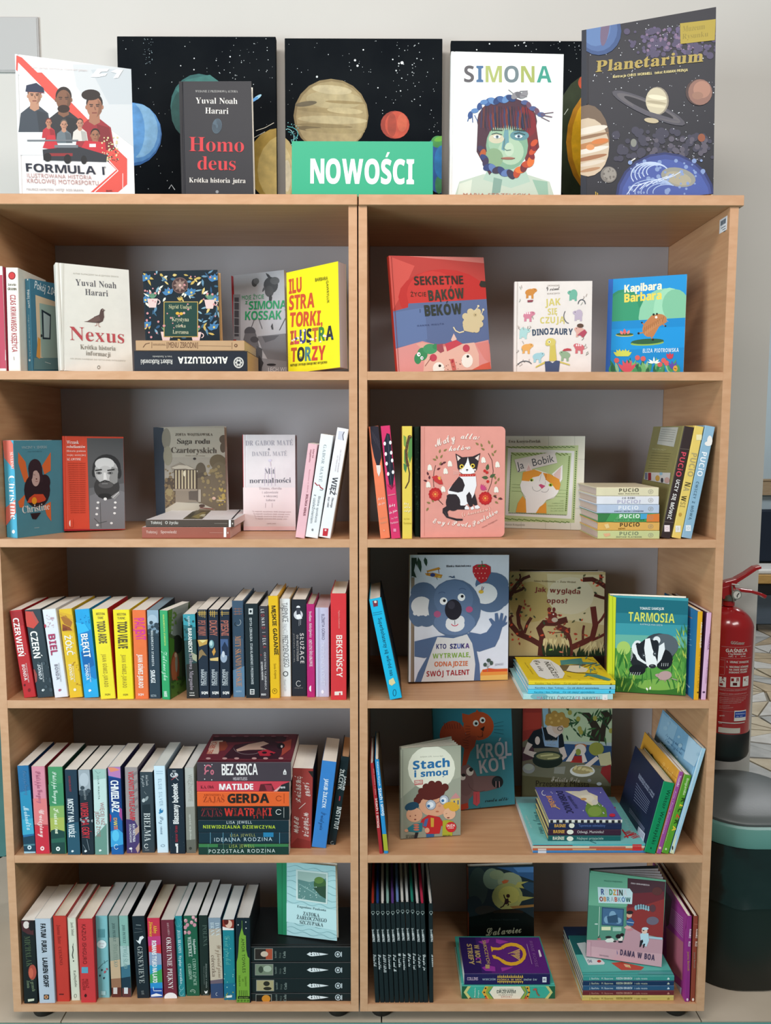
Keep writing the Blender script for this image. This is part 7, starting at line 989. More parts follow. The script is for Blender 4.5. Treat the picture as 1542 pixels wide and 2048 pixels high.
# ================================================================== right bookcase, third compartment
srow(C2, z2, [((290, 1466), (408, 1440), (82, 480), 'cyan spined book leaning left against the panel', dict(y=.003, w=.2, hard=True, front='#16202a', spine='#22b4de', sp=[p('#7c3444', (120, 490), (170, 485), (172, 540), (130, 548)), e('#e8d8c8', 148, 500, 14, 12), l('#1c6c8c', 4, (122, 608), (212, 592)), l('#1c6c8c', 4, (122, 628), (212, 612)), t('Superbohaterzy są wśród nas', 172, 655, 292, 1215, 36, '#1d4c64', 'n', .02), p('#dccf9c', (278, 1255), (320, 1230), (342, 1280), (305, 1308), (280, 1290)), ar('#1c5c7c', 332, 1375, 15, 32, 0, 360, 5)]))])
BG = '#566a88'
kl = [p('#26382c', (495, 75), (545, 75), (555, 170), (535, 130), (520, 200), (545, 268), (500, 250), (495, 300)), leaf('#2c4434', 560, 70, 150, 40, 80), leaf('#2c4434', 625, 70, 90, 34, 80), p('#8a7a68', (492, 270), (525, 260), (520, 1300), (488, 1300)), r('#77685a', 508, 740, 522, 1300),
    p('#c98c34', (640, 200), (760, 165), (775, 185), (650, 215)), p('#c98c34', (625, 225), (700, 218), (795, 240), (780, 272), (720, 262), (640, 245)), l('#7c3028', 5, (650, 205), (655, 240)), l('#7c3028', 5, (755, 185), (760, 225)), e('#34407c', 700, 240, 24, 18), e('#d8b050', 762, 258, 16, 10), l('#2c2c34', 4, (735, 265), (745, 285)), t('Blanka Makówkowa', 832, 166, 1068, 162, 20, '#3c3c48', 'b', .05),
    e(BG, 610, 410, 122, 100), e(BG, 560, 560, 100, 180), e(BG, 640, 660, 90, 80), e('#d9dadd', 592, 540, 100, 92), [e('#d9dadd', 530+i*34, 610+8*(i % 2), 20) for i in range(5)], e(BG, 1270, 330, 160, 115), e(BG, 1330, 430, 125, 130), e(BG, 1260, 520, 130, 80), e('#d9dadd', 1205, 420, 118, 100), [e('#d9dadd', 1130+i*32, 500-14*i, 18) for i in range(6)],
    p('#52678a', (525, 880), (740, 830), (760, 1000), (620, 1040), (525, 1025)), p('#52678a', (1050, 790), (1160, 810), (1220, 790), (1270, 720), (1240, 665), (1262, 655), (1300, 690), (1298, 610), (1325, 605), (1340, 680), (1355, 605), (1380, 612), (1372, 690), (1400, 628), (1414, 640), (1400, 700), (1420, 690), (1415, 715), (1370, 745), (1340, 850), (1300, 930), (1150, 980), (1060, 960)), p('#52678a', (740, 830), (1060, 800), (1120, 960), (1150, 1100), (1160, 1270), (520, 1300), (560, 1180), (640, 1040)),
    p('#cfcfcf', (745, 838), (900, 850), (1030, 812), (1080, 900), (1095, 980), (1110, 1100), (1095, 1272), (580, 1295), (620, 1180), (660, 1060), (700, 950)), e(BG, 910, 560, 255, 280), e('#5f7494', 900, 470, 190, 180), e('#64799a', 910, 700, 200, 120), p(BG, (848, 260), (866, 250), (880, 268), (905, 245), (915, 270)), e('#dcdde0', 915, 720, 92, 68), e('#dcdde0', 870, 700, 44, 50), e('#dcdde0', 965, 680, 42, 48), e('#a8567c', 744, 618, 34, 32), e('#b0547c', 1052, 572, 34, 30), e('#26242e', 898, 575, 82, 100), e('#3a3844', 880, 530, 34, 40), e('#f2f2f2', 804, 492, 36, 36), e('#f2f2f2', 976, 455, 36, 36), e('#1d1c22', 812, 488, 15), e('#1d1c22', 984, 446, 15), l('#2c2a34', 5, (912, 676), (914, 720)), ar('#c8485c', 912, 708, 32, 22, 10, 170, 8), ar('#46587a', 790, 425, 34, 20, 190, 330, 6), ar('#46587a', 985, 390, 34, 20, 200, 340, 6),
    p('#b82830', (1085, 160), (1120, 140), (1210, 135), (1256, 160), (1258, 220), (1215, 300), (1165, 322), (1110, 270), (1084, 210)), [e('#e8b0a4', 1115+34*i-(j % 2)*14, 178+46*j, 5, 6) for i in range(4) for j in range(3)], leaf('#3c6c3c', 1170, 150, 46, 20, 170), leaf('#3c6c3c', 1170, 150, 46, 20, 10), l('#2c4c2c', 5, (1176, 150), (1172, 104)), e('#d8b040', 1165, 402, 24, 18), l('#8c2c34', 5, (1168, 390), (1176, 350)), l('#34407c', 5, (1180, 385), (1192, 355)),
    p('#d88c40', (1158, 1190), (1180, 1150), (1420, 1140), (1422, 1200), (1158, 1210)), p('#c8522c', (1180, 1155), (1240, 1138), (1330, 1148), (1420, 1144), (1420, 1168), (1180, 1176)), p('#dcb060', (1158, 1210), (1422, 1198), (1422, 1255), (1158, 1270)), l('#6c7c74', 4, (1226, 1170), (1236, 1060)), l('#6c7c74', 3, (1230, 1130), (1200, 1110)), l('#6c7c74', 3, (1230, 1130), (1264, 1095)), e('#44544c', 1238, 1062, 20, 18), e('#44544c', 1204, 1104, 18, 20), e('#44544c', 1264, 1088, 18, 22), t('JEDNOŚĆ', 1298, 1112, 1382, 1108, 18, '#8c8c98', 'n'),
    t('KTO ', 734, 952, 850, 950, 46, '#34346c', 'b', .04), t('SZUKA', 866, 950, 1056, 944, 46, ['#34346c', '#34346c', '#5c6cb0', '#34346c', '#5c4480'], 'B', .04), t('WYTRWALE,', 700, 1044, 1064, 1030, 46, '#7ca43c', 'b', .05), t('ODNAJDZIE', 716, 1122, 1040, 1114, 46, '#c8683c', 'b', .05), t('SWÓJ TALENT', 640, 1218, 1056, 1200, 50, '#9c2830', 'b', .04)]
face_out(C2, (467, 1300), (1424, 1254), (479, 75), z2, .012, 'large white picture book with a waving blue-grey koala and a strawberry', None, lean=.09, front='#d3d7e2', spine='#cfcabc', art=kl)
face_out(C2, (560, 1230), (1275, 1170), (560, 70), z2, .006, 'grey-black magazine peeping out behind the koala picture book', None, yl=.16, yr=.235, lean=.13, hard=False, front='#2c2a30', back='#2c2a30', art=[p('#77747c', (740, 60), (1270, 10), (1270, 40), (740, 80))])
op = [p('#b3a074', (100, 200), (1380, 240), (1380, 1320), (100, 1320)), p('#c2b490', (600, 240), (1370, 260), (1350, 900), (640, 800)), e('#a8925c', 400, 600, 280, 260), e('#c8bca0', 900, 520, 300, 240)]
tr_ = '#4a221c'
op += [l(tr_, 60, (100, 560), (190, 420), (260, 330)), l(tr_, 40, (200, 390), (300, 300), (385, 268)), l(tr_, 34, (180, 480), (280, 440), (310, 410)), l(tr_, 22, (230, 380), (262, 280), (250, 240)), l(tr_, 40, (1370, 560), (1290, 540), (1205, 510)), l(tr_, 60, (1370, 420), (1300, 370), (1180, 310), (1060, 315)), l(tr_, 40, (1290, 370), (1290, 250)), l(tr_, 46, (1360, 380), (1350, 1200)),
    l('#4f241f', 70, (130, 880), (240, 1010), (400, 1080), (520, 1150)), l('#4f241f', 50, (300, 1040), (240, 880), (230, 740), (262, 645)), l('#4f241f', 40, (310, 1000), (350, 880), (400, 800)), l('#4f241f', 36, (150, 900), (130, 800), (165, 770)), l('#4f241f', 80, (520, 1290), (540, 1050), (500, 940), (560, 870), (700, 870), (860, 826)), l('#5c2823', 80, (900, 1290), (880, 1100), (840, 960), (730, 915)), l('#5c2823', 74, (900, 1190), (1060, 1120), (1180, 1060), (1220, 900), (1190, 660)), l('#5c2823', 30, (1200, 930), (1300, 820), (1360, 720)), l('#5c2823', 30, (1060, 1110), (1060, 980), (1075, 900)), l('#5c2823', 34, (1180, 1090), (1290, 1040), (1360, 1000)), l('#5c2823', 26, (885, 1000), (886, 930)), l('#4a221c', 10, (610, 980), (700, 996), (800, 985)),
    p('#7c3028', (600, 850), (620, 790), (660, 760), (720, 770), (740, 820), (700, 870), (620, 870)), e('#6c2c28', 630, 700, 26, 32), e('#6c2c28', 690, 700, 22, 32), e('#6c2c28', 670, 770, 60, 44), e('#f0e8d8', 682, 758, 10), e('#b8a898', 700, 830, 40, 30)]
R = random.Random(12)
for i in range(80):
    x, y = R.choice(((R.uniform(120, 470), R.uniform(640, 1120)), (R.uniform(1010, 1350), R.uniform(260, 480)), (R.uniform(900, 1350), R.uniform(740, 1150)), (R.uniform(120, 340), R.uniform(240, 600)), (R.uniform(560, 900), R.uniform(740, 1060))))
    op.append(leaf(R.choice(['#a03c2c', '#3c4430', '#7c3c2c', '#5c5a3c', '#c04a30']), x, y, R.uniform(30, 62), R.uniform(16, 30), R.uniform(0, 360)))
op += [leaf('#cdbd8c', R.uniform(560, 860), 1060, R.uniform(90, 160), 26, R.uniform(60, 120)) for i in range(14)]+[leaf('#22321f', R.uniform(560, 880), 1320, R.uniform(90, 220), 36, R.uniform(255, 285)) for i in range(24)]+[leaf('#22321f', R.uniform(950, 1340), 1330, R.uniform(90, 190), 36, R.uniform(255, 285)) for i in range(20)]+[leaf('#c9b888', R.uniform(1140, 1330), 1100, R.uniform(80, 190), 22, R.uniform(70, 130)) for i in range(10)]+[p('#2a1c1c', (100, 1290), (1360, 1290), (1360, 1520), (100, 1520)), leaf('#8ca850', 620, 1215, 60, 22, 350), leaf('#c87058', 750, 1235, 66, 22, 10),
    t('Sabina Królikowska  i  Zuzia Wróbel', 430, 342, 965, 358, 22, '#6c5c40', 'n'), t('Jak wygląda', 442, 468, 1024, 500, 60, '#7c3430', 'b', .08), t('opos?', 596, 612, 862, 618, 60, '#7c3430', 'b', .08)]
face_out(C3, (112, 1500), (1335, 1500), (128, 224), z2, .02, 'tan picture book with brown branches arching around its title', None, lean=.06, front='#b3a074', spine='#3c2820', art=op)
face_out(C3, (250, 1430), (1240, 1400), (262, 210), z2, .01, 'thin black-edged book peeping over the tan picture book', None, yl=.235, yr=.25, lean=.10, hard=False, front='#1c1616', back='#1c1616')
st = z2; y_ = max(hit_z(*C3((300, 1880)), z2).y, .004)
for i, (bl, br, tl, lab, w_, kw) in enumerate([
 ((296, 1880), (1442, 1890), (296, 1782), 'pale aqua book with pink and teal capitals at the bottom of the four-book pile', .20, dict(front='#a8d4d4', spine='#b4dcdc', sp=[e('#7cb4bc', 500, 1810, 110, 40), t('MASZYKI ĆWICZĄCE NAWYKI', 470, 1848, 1275, 1852, 40, ['#b87c94', '#9c6480', '#4c747c', '#5c8890', '#4c747c', '#5c8890', '#4c747c'], 'n', .1), r('#e8eaea', 1310, 1788, 1376, 1886), t('N', 1334, 1846, 1356, 1846, 22, '#9aa')])),
 ((358, 1778), (1470, 1782), (358, 1722), 'bright cyan book, third from the top of the four-book pile', .205, dict(front='#3cb4dc', spine='#52c8e8', sp=[t('Karolina i Stan Tolman', 436, 1764, 760, 1764, 20, '#2c7c98', 'n'), t('Co cię cieszy? opowiadania', 802, 1764, 1210, 1764, 22, '#2c7c98', 'n'), e('#2c6c84', 1404, 1752, 10, 14)])),
 ((360, 1720), (1474, 1724), (360, 1668), 'light blue book directly under the yellow one', .205, dict(front='#6cb8dc', spine='#92c8dc', sp=[t('Karolina i Stan Tolman', 446, 1708, 815, 1710, 20, '#3c6c84', 'n'), t('Co cię złości? opowiadania', 862, 1710, 1265, 1712, 22, '#3c6c84', 'n'), e('#2c5c74', 1412, 1702, 10, 14)])),
 ((368, 1664), (1476, 1676), (368, 1610), 'yellow picture book with a teal figure on top of the four-book pile', .215, dict(bpx=(700, 1305), front='#e6c826', spine='#e8cc2c', sp=[t('Karolina i Stan Tolman', 446, 1652, 770, 1654, 20, '#a08c28', 'n'), t('Co cię nudzi? opowiadania', 815, 1654, 1170, 1656, 22, '#a08c28', 'n'), e('#7c6c1c', 1420, 1654, 12, 14)],
   art=[p('#4a8c88', (770, 1350), (1040, 1322), (1060, 1370), (1240, 1380), (1240, 1400), (900, 1400), (780, 1410)), p('#6c5c3c', (720, 1440), (780, 1410), (880, 1410), (1090, 1395), (1100, 1410), (890, 1480), (760, 1490)), p('#e4dcc4', (850, 1480), (890, 1415), (1010, 1415), (1130, 1460), (1100, 1500), (960, 1505)), p('#4a8c88', (1090, 1520), (1240, 1530), (1420, 1590), (1400, 1620), (1240, 1575), (1100, 1540)), l('#5c4c2c', 8, (850, 1490), (1000, 1512), (1240, 1520)), l('#5c4c2c', 8, (1070, 1440), (1240, 1380)),
      p('#e8e8e2', (380, 1400), (420, 1345), (520, 1330), (640, 1345), (760, 1420), (830, 1520), (800, 1580), (600, 1592), (500, 1560), (440, 1480)), t('Co cię', 420, 1350, 520, 1490, 60, '#4a4a44', 'c'), t('NUDZI?', 560, 1370, 700, 1575, 52, '#4a4a44', 'b', .05), t('opowiadania', 640, 1375, 730, 1510, 18, '#8a8a80'), t('Karolina Tolman', 310, 1380, 420, 1530, 14, '#a88f20'), [leaf('#4a8c88', R.uniform(940, 1300), R.uniform(1330, 1620), 60, 14, R.uniform(0, 360)) for i in range(14)], [l('#a89020', 4, (x, y), (x+50, y+18)) for x, y in ((1120, 1330), (1180, 1350), (1260, 1450), (1160, 1460), (1200, 1490), (860, 1550), (1000, 1600), (1150, 1580))]]))]):
    st = flat(C3, bl, br, tl, st, w_, y_+.0008*(i % 2)+.0005*i, lab, 'four picture books piled in the third right compartment', hard=True, pages='#e4e4de', **kw)
tm = [p('#1f6a78', (180, 195), (825, 230), (820, 420), (180, 420)), p('#2a7c8a', (180, 330), (820, 350), (820, 520), (180, 520)), p('#3f98a4', (180, 420), (810, 440), (810, 600), (180, 600)), p('#6ab0a0', (175, 520), (810, 540), (810, 700), (175, 700)), p('#4c8c3c', (170, 640), (800, 640), (800, 1065), (160, 1040)), p('#5c9c44', (180, 760), (780, 760), (780, 920), (170, 900)), p('#35702c', (170, 900), (790, 930), (795, 1065), (165, 1040)), e('#7cae50', 560, 960, 200, 50), e('#a8c868', 250, 640, 60, 60)]
R = random.Random(15)
tm += [leaf(R.choice(['#2c6c2c', '#4c8c3c', '#7cb44c', '#3c7c34', '#a4c454']), R.choice((R.uniform(170, 290), R.uniform(700, 800), R.uniform(170, 800))), R.uniform(780, 1060), R.uniform(60, 170), R.uniform(8, 16), R.uniform(235, 305)) for i in range(80)]+[leaf(R.choice(['#3c7c3c', '#6ca44c', '#b8c854']), R.uniform(730, 810), R.uniform(520, 760), R.uniform(60, 120), 10, R.uniform(235, 300)) for i in range(26)]
tm += [e('#3c444c', 560, 640, 150, 130), e('#59636a', 600, 620, 130, 105), e('#23272c', 400, 740, 90, 90), e('#1c1f24', 600, 740, 80, 90), e('#1a1d22', 370, 830, 72, 46), [l('#c8ccca', 4, (315+i*20, 850), (305+i*20, 878)) for i in range(5)], [l('#c8ccca', 4, (585+i*18, 770), (582+i*18, 798)) for i in range(4)], e('#e9edee', 365, 640, 44, 60), e('#e4e8ea', 372, 600, 34, 28), e('#24282e', 372, 606, 17, 14), e('#e4e8ea', 540, 570, 32, 34), e('#24282e', 532, 604, 26, 36), p('#22262c', (360, 620), (440, 560), (470, 640), (470, 780), (420, 760), (375, 690)), p('#22262c', (480, 560), (540, 580), (560, 640), (548, 740), (510, 780), (490, 680)), p('#eef1f1', (440, 560), (480, 552), (500, 640), (545, 760), (540, 800), (480, 815), (450, 790), (430, 640)), p('#e9edee', (560, 620), (605, 590), (612, 650), (580, 740), (545, 780), (552, 690)), p('#e9edee', (330, 650), (375, 690), (400, 730), (460, 775), (440, 780), (370, 740)), e('#3c4248', 425, 705, 16, 22), e('#3c4248', 522, 690, 16, 22), e('#dfe4e4', 428, 703, 5), e('#dfe4e4', 524, 688, 5), e('#2a2c30', 502, 798, 32, 18), e('#6c7074', 498, 792, 14, 6), [l('#d9dddd', 3, (330, 640+i*14), (312, 660+i*18)) for i in range(6)],
    e('#b89a98', 610, 880, 62, 40, -10), e('#b89a98', 560, 880, 34, 16, 10), p('#b89a98', (525, 868), (560, 870), (560, 892)), l('#c4a4a4', 5, (670, 905), (720, 920)), l('#a88888', 6, (580, 910), (560, 925)), l('#a88888', 6, (620, 915), (610, 935)), l('#a88888', 6, (650, 912), (655, 932)), e('#3c3434', 552, 874, 3),
    p('#c8d22c', (100, 170), (184, 195), (165, 1040), (85, 1010)), r('#aab824', 150, 180, 158, 1040), t('TOMASZ SAMOJLIK', 392, 302, 606, 306, 22, '#dfe8e8', 'b'), t('TARMOSIA', 292, 402, 700, 420, 80, '#d3d868', 'b', .02), t('ILUSTRACJE ANIA GRZYB', 394, 436, 590, 446, 14, '#c8dcdc', 'n'), leaf('#f0f2ec', 462, 1010, 30, 16, 240), leaf('#f0f2ec', 480, 1006, 34, 14, 280)]
face_out(C4, (105, 1022), (792, 1063), (122, 184), z2, .03, 'green and teal picture book with a badger and a yellow-green spine', None, lean=.05, front='#3f98a4', spine='#c8d22c', back='#8cac3c', art=tm)
srow(C4, z2, [
 ((893, 1126), (940, 1128), (933, 322), 'orange-yellow spined book with a blue back cover, beside the badger book', dict(dx=-.008, y=.004, w=.21, hard=True, front='#e0a828', spine='#e8ae28', back='#2a6c9c', sp=[t('TOMASZ SAMOJLIK', 960, 410, 948, 640, 20, '#f4ecd8', 'b'), t('NIE MA MAPY DO', 950, 650, 925, 990, 16, '#b07c24', 'n'), e('#5c4414', 934, 1028, 11, 8)], bk=[p('#2f76a8', (826, 240), (935, 320), (895, 1110), (800, 1050)), l('#c87c4c', 6, (850, 362), (884, 380)), [l('#9cc4dc', 4, (846, 440+24*i), (852+((i*17) % 30), 448+24*i)) for i in range(8)], l('#c0d8e8', 8, (830, 950), (862, 985)), e('#9cc4dc', 826, 1010, 8, 14)])),
 ((946, 1128), (990, 1131), (1000, 332), 'pale pink spined book at the right end of the third right compartment', dict(dx=-.003, y=.004, w=.215, hard=True, front='#c49cc4', spine='#e0b4d4', back='#4c2c50', sp=[t('TARMOSIA', 1020, 510, 1000, 655, 16, '#7c4c74', 'b'), t('CO TO NIE BYŁO DZIKÓW', 1002, 740, 982, 950, 12, '#a878a0'), e('#5c3c5c', 970, 1026, 12, 9)])),
])

# ================================================================== right bookcase, fourth compartment
srow(C8, z1, [
 ((178, 1375), (212, 1366), (94, 575), 'thin dark red book leaning left, outer one of two', dict(y=.006, w=.16, hard=True, front='#6c1c20', spine='#a82a30', sp=[t('Sto kotów i pies', 120, 620, 138, 860, 12, '#d8908c'), t('Stach i smog', 138, 890, 158, 1160, 22, '#ecc8c0', 'b')])),
 ((220, 1360), (260, 1362), (138, 542), 'thin blue book with a yellow-green foot, leaning left beside the red one', dict(y=.006, w=.17, hard=True, front='#5c4834', spine='#2c8cc8', sp=[p('#a8ac34', (203, 1215), (252, 1215), (262, 1366), (215, 1366)), t('Katarzyna Ryrych', 152, 560, 172, 780, 14, '#cfe4f0', 'b'), t('Stach i smog', 166, 800, 202, 1050, 26, '#e0ecf4', 'b')])),
])
sth = [p('#a9aa98', (360, 450), (920, 432), (910, 1235), (365, 1270)), p('#8f9484', (360, 900), (500, 780), (910, 760), (912, 1240), (365, 1270)), p('#9ea090', (700, 760), (912, 700), (912, 960), (760, 1000)), r('#97988a', 380, 450, 392, 1270), e('#e6e4d2', 648, 620, 214, 206), t('BARBARA SUPEŁ  ilustracje Agata', 545, 522, 755, 512, 12, '#9a9888'), t('Stach', 480, 630, 820, 602, 76, '#2d6ea4', 'B', .02), t('i smog', 492, 700, 802, 680, 58, '#2d6ea4', 'B', .02), p('#c87c78', (490, 728), (570, 722), (572, 766), (494, 774)), t('ZERO', 498, 758, 564, 754, 24, '#e6e4d2', 'b'),
    p('#d8b85c', (820, 900), (905, 890), (905, 985), (820, 985)), p('#c88c8c', (818, 895), (868, 840), (908, 886)), r('#3c5c8c', 848, 912, 860, 940), r('#3c5c8c', 884, 908, 894, 946),
    e('#d8a080', 668, 950, 135, 105), e('#5c2420', 650, 840, 122, 66, -8), [e('#5c2420', x, y, 34) for x, y in ((540, 880), (560, 830), (600, 790), (650, 765), (710, 765), (755, 800), (520, 910), (770, 790))], e('#b4bcc8', 642, 950, 44, 44), e('#b4bcc8', 762, 905, 40, 42), ar('#6c6c74', 642, 950, 46, 46, 0, 360, 4), ar('#6c6c74', 762, 905, 42, 44, 0, 360, 4), e('#e4e8ec', 640, 950, 28, 26), e('#e4e8ec', 758, 908, 26, 26), e('#3c6c9c', 622, 960, 14), e('#3c6c9c', 750, 912, 14), l('#6c6c74', 4, (688, 940), (722, 918)), e('#b86c50', 700, 1010, 16, 7), e('#cc8c70', 720, 960, 12, 10),
    e('#26465c', 470, 965, 66, 40, -15), e('#d8a080', 492, 1040, 74, 66), e('#26465c', 470, 965, 56, 32, -15), e('#7c4434', 455, 1052, 6), e('#7c4434', 502, 1045, 6), e('#7c3c34', 500, 1082, 10, 7), e('#d8a838', 820, 960, 66, 38), e('#e0b090', 810, 1030, 56, 52), e('#d8a838', 850, 975, 46, 34), e('#7c3c34', 800, 1066, 14, 6), l('#7c5034', 4, (775, 1030), (790, 1026)),
    p('#b82a2c', (560, 1080), (620, 1040), (720, 1060), (760, 1120), (765, 1140), (735, 1140), (720, 1210), (600, 1215), (590, 1160), (540, 1130)), p('#c89c3c', (640, 1065), (670, 1070), (668, 1150), (642, 1150)), p('#4a6494', (590, 1080), (620, 1070), (600, 1150), (570, 1140)), p('#2c7480', (430, 1160), (490, 1120), (570, 1110), (560, 1190), (510, 1200), (440, 1190)), p('#a8a834', (750, 1090), (800, 1085), (845, 1100), (835, 1235), (745, 1230)), e('#d8a080', 608, 1180, 22, 24), e('#d8a080', 420, 1182, 18, 14), r('#34608c', 600, 1212, 670, 1245), p('#26262c', (500, 1200), (530, 1200), (515, 1255), (490, 1255)), [e('#cc7058', 510, 1130+i*22, 26, 9) for i in range(3)], e('#c42c30', 824, 1150, 48, 48), t('DUŻA', 786, 1150, 862, 1145, 22, '#f4e4dc', 'b'), t('LITERA', 796, 1166, 852, 1162, 10, '#f4e4dc', 'b'), t('CZYTAM', 415, 1232, 495, 1230, 10, '#3c3c34', 'b'), t('W KINIE', 415, 1248, 495, 1246, 12, '#3c3c34', 'b'), t('ZIELONA SOWA', 750, 1232, 820, 1229, 9, '#3c3c34', 'b')]
face_out(C8, (368, 1268), (912, 1232), (366, 448), z1, .018, 'khaki-green childrens book standing ajar with a boy in round glasses', None, lean=.03, front='#a9aa98', spine='#8c8d7e', back='#b4b4a4', fan=(5, .36), pages='#e0dccc', art=sth)
kk = [p('#2f7888', (640, 0), (1430, 0), (1410, 980), (690, 1030)), p('#3a8796', (1100, 80), (1425, 90), (1408, 700), (1150, 700)), p('#3c8290', (900, 300), (1410, 350), (1405, 980), (900, 1010)), e('#a8401f', 840, 320, 118, 132), e('#b8491f', 1075, 235, 138, 130), p('#b8491f', (925, 120), (1010, 140), (960, 220), (930, 200)), p('#b8491f', (1035, 130), (1060, 85), (1095, 130)), p('#a8401f', (920, 300), (1060, 330), (1040, 420), (1000, 470), (960, 600), (925, 600), (945, 440), (905, 400)), [l('#7c2c18', 5, (760+i*24, 220-abs(i-3)*6), (775+i*22, 260)) for i in range(7)], [l('#7c2c18', 5, (955, 235+i*28), (1000, 240+i*22)) for i in range(5)], [l('#7c2c18', 5, (930+i*8, 360+i*26), (985, 370+i*22)) for i in range(4)], e('#e8e4dc', 1050, 210, 26, 28), e('#e8e4dc', 1110, 182, 26, 28), e('#1c1a18', 1052, 212, 14), e('#1c1a18', 1112, 184, 14), p('#2c1410', (1088, 262), (1130, 235), (1118, 284)), l('#5c2414', 4, (1108, 284), (1110, 335)), ar('#5c2414', 1085, 300, 32, 36, 20, 130, 4), [l('#26505a', 3, (1215, 215+i*26), (1300, 195+i*38)) for i in range(4)],
    p('#7c6264', (915, 600), (980, 580), (1040, 640), (1060, 690), (1200, 685), (1260, 690), (1290, 740), (1240, 800), (1150, 825), (1060, 830), (985, 900), (980, 990), (900, 1010)), e('#735a5c', 960, 760, 70, 110), e('#e4e0da', 995, 648, 33, 38), e('#26221f', 1006, 630, 19), e('#e4e0da', 930, 700, 26, 26), e('#2a2224', 938, 680, 20, 14), e('#1c2228', 1246, 742, 52, 54), e('#2c343c', 1240, 720, 30, 20), l('#c9a0a4', 6, (1232, 735), (1232, 790)), l('#c9a0a4', 6, (1262, 735), (1264, 790)), ar('#5c4648', 1080, 740, 100, 90, 60, 170, 5), p('#c4525c', (1028, 830), (1085, 830), (1086, 930), (1060, 960), (1025, 940)), p('#b0402c', (905, 950), (975, 930), (985, 975), (910, 1005)), l('#8c4040', 3, (1055, 850), (1055, 930)), l('#26505a', 4, (1088, 965), (1088, 995)),
    t('KRÓL', 1058, 532, 1380, 500, 130, '#b8b4bc', 'b', .02), t('KOT', 1088, 668, 1345, 622, 120, '#b8b4bc', 'b', .02), t('marta altés', 1132, 925, 1350, 905, 30, '#1c3038', 'c')]
face_out(C8, (698, 1024), (1406, 976), (655, 30), z1, .016, 'blue-green picture book with an orange cat balanced on a brown dog', None, lean=.06, front='#2f7888', spine='#3c8490', art=kk)
pm = [p('#6c6450', (150, 60), (810, 60), (800, 760), (150, 760)), p('#8c2c24', (160, 20), (300, 20), (300, 230), (160, 300)), p('#a03428', (170, 90), (295, 90), (290, 200), (165, 220)), p('#86a8b8', (300, 20), (345, 20), (345, 200), (315, 200)), p('#aebc98', (345, 20), (815, 20), (810, 310), (430, 300)), p('#a9b4b0', (450, 295), (808, 305), (806, 330), (450, 320)), p('#2f4a70', (420, 312), (806, 330), (802, 480), (430, 440)), p('#4a2e34', (150, 340), (240, 330), (250, 420), (155, 440)), p('#31281f', (640, 290), (660, 210), (620, 130), (570, 90), (640, 90), (690, 150), (720, 200), (740, 130), (720, 80), (770, 80), (810, 110), (800, 140), (760, 200), (750, 300))]
R = random.Random(19); pm += [leaf(R.choice(['#2c4c2c', '#3f6238', '#24402a']), R.uniform(460, 810), R.uniform(70, 270), R.uniform(40, 80), 13, R.uniform(0, 360)) for i in range(46)]+[e('#9c9444', *q, 15, 18) for q in ((560, 135), (500, 90), (580, 230), (680, 130), (795, 220), (570, 205))]
pm += [p('#6e6c58', (250, 470), (540, 430), (740, 500), (800, 650), (800, 760), (150, 760), (160, 520)), p('#575238', (150, 540), (400, 560), (800, 620), (800, 760), (150, 760)), p('#151a20', (195, 290), (240, 220), (320, 195), (420, 210), (450, 250), (462, 340), (240, 345)), p('#d0bcb0', (355, 160), (440, 160), (450, 230), (400, 270), (345, 240), (330, 200)), e('#c9ae9c', 415, 195, 42, 50), e('#a8803c', 400, 140, 76, 50), [e('#a8803c', x, y, 24) for x, y in ((345, 160), (350, 120), (390, 100), (440, 110), (475, 150), (470, 175))], [e('#c49c54', x, y, 10) for x, y in ((360, 130), (400, 110), (440, 130), (420, 150), (370, 160))], ar('#1c1c1c', 430, 205, 18, 14, 0, 360, 4), l('#d0bcb0', 42, (215, 310), (185, 370), (255, 395)), l('#d0bcb0', 42, (440, 340), (460, 400), (430, 420)), p('#8aa4c0', (300, 240), (320, 330), (420, 340), (418, 240), (410, 290), (315, 290)), l('#8aa4c0', 6, (300, 190), (320, 290)), t('NIE JEM', 325, 300, 410, 300, 16, '#8c8c84'), t('MIĘSA', 335, 325, 400, 325, 12, '#8c8c84'), e('#d0bcb0', 268, 290, 18, 30),
    e('#1f2a22', 340, 430, 108, 58), e('#2e3a30', 345, 400, 105, 36), e('#8c8a5c', 345, 402, 86, 26), l('#c4bc84', 10, (290, 400), (380, 390)), l('#c4bc84', 8, (340, 420), (420, 410)), e('#b0643c', 578, 328, 42, 16), p('#b43428', (510, 430), (600, 430), (600, 450), (500, 446)), p('#a02c28', (530, 400), (610, 400), (600, 445), (520, 445)), e('#d8cabc', 575, 355, 42, 40), e('#8a9040', 560, 372, 20, 24), p('#ddd0c4', (470, 440), (530, 350), (545, 370), (510, 440)), p('#ddd0c4', (600, 370), (625, 440), (590, 450), (585, 390)), e('#8f9040', 690, 350, 54, 48), p('#c4bc90', (700, 390), (790, 370), (800, 470), (720, 470)), p('#dccabc', (600, 470), (690, 400), (710, 420), (640, 480)), p('#8c2c2c', (730, 480), (795, 460), (790, 600), (720, 520)), e('#d8d8d0', 590, 508, 90, 42), e('#a89868', 590, 500, 74, 30), [leaf('#d4c48c', 530+i*26, 500, 40, 20, 300+i*20) for i in range(5)], [e('#8c8c8c', *q) for q in ((205, 490, 44, 36), (640, 575, 14, 12))], e('#9ca090', 205, 480, 34, 22), p('#8c8c80', (390, 480), (470, 475), (460, 530), (385, 525)), e('#c4ccd0', 710, 600, 18, 12),
    t('Felicita Sala', 366, 582, 572, 590, 34, '#b4ac9c', 'c'), t('Przepisy z Miasta', 252, 616, 640, 622, 40, '#2c2418', 'n')]
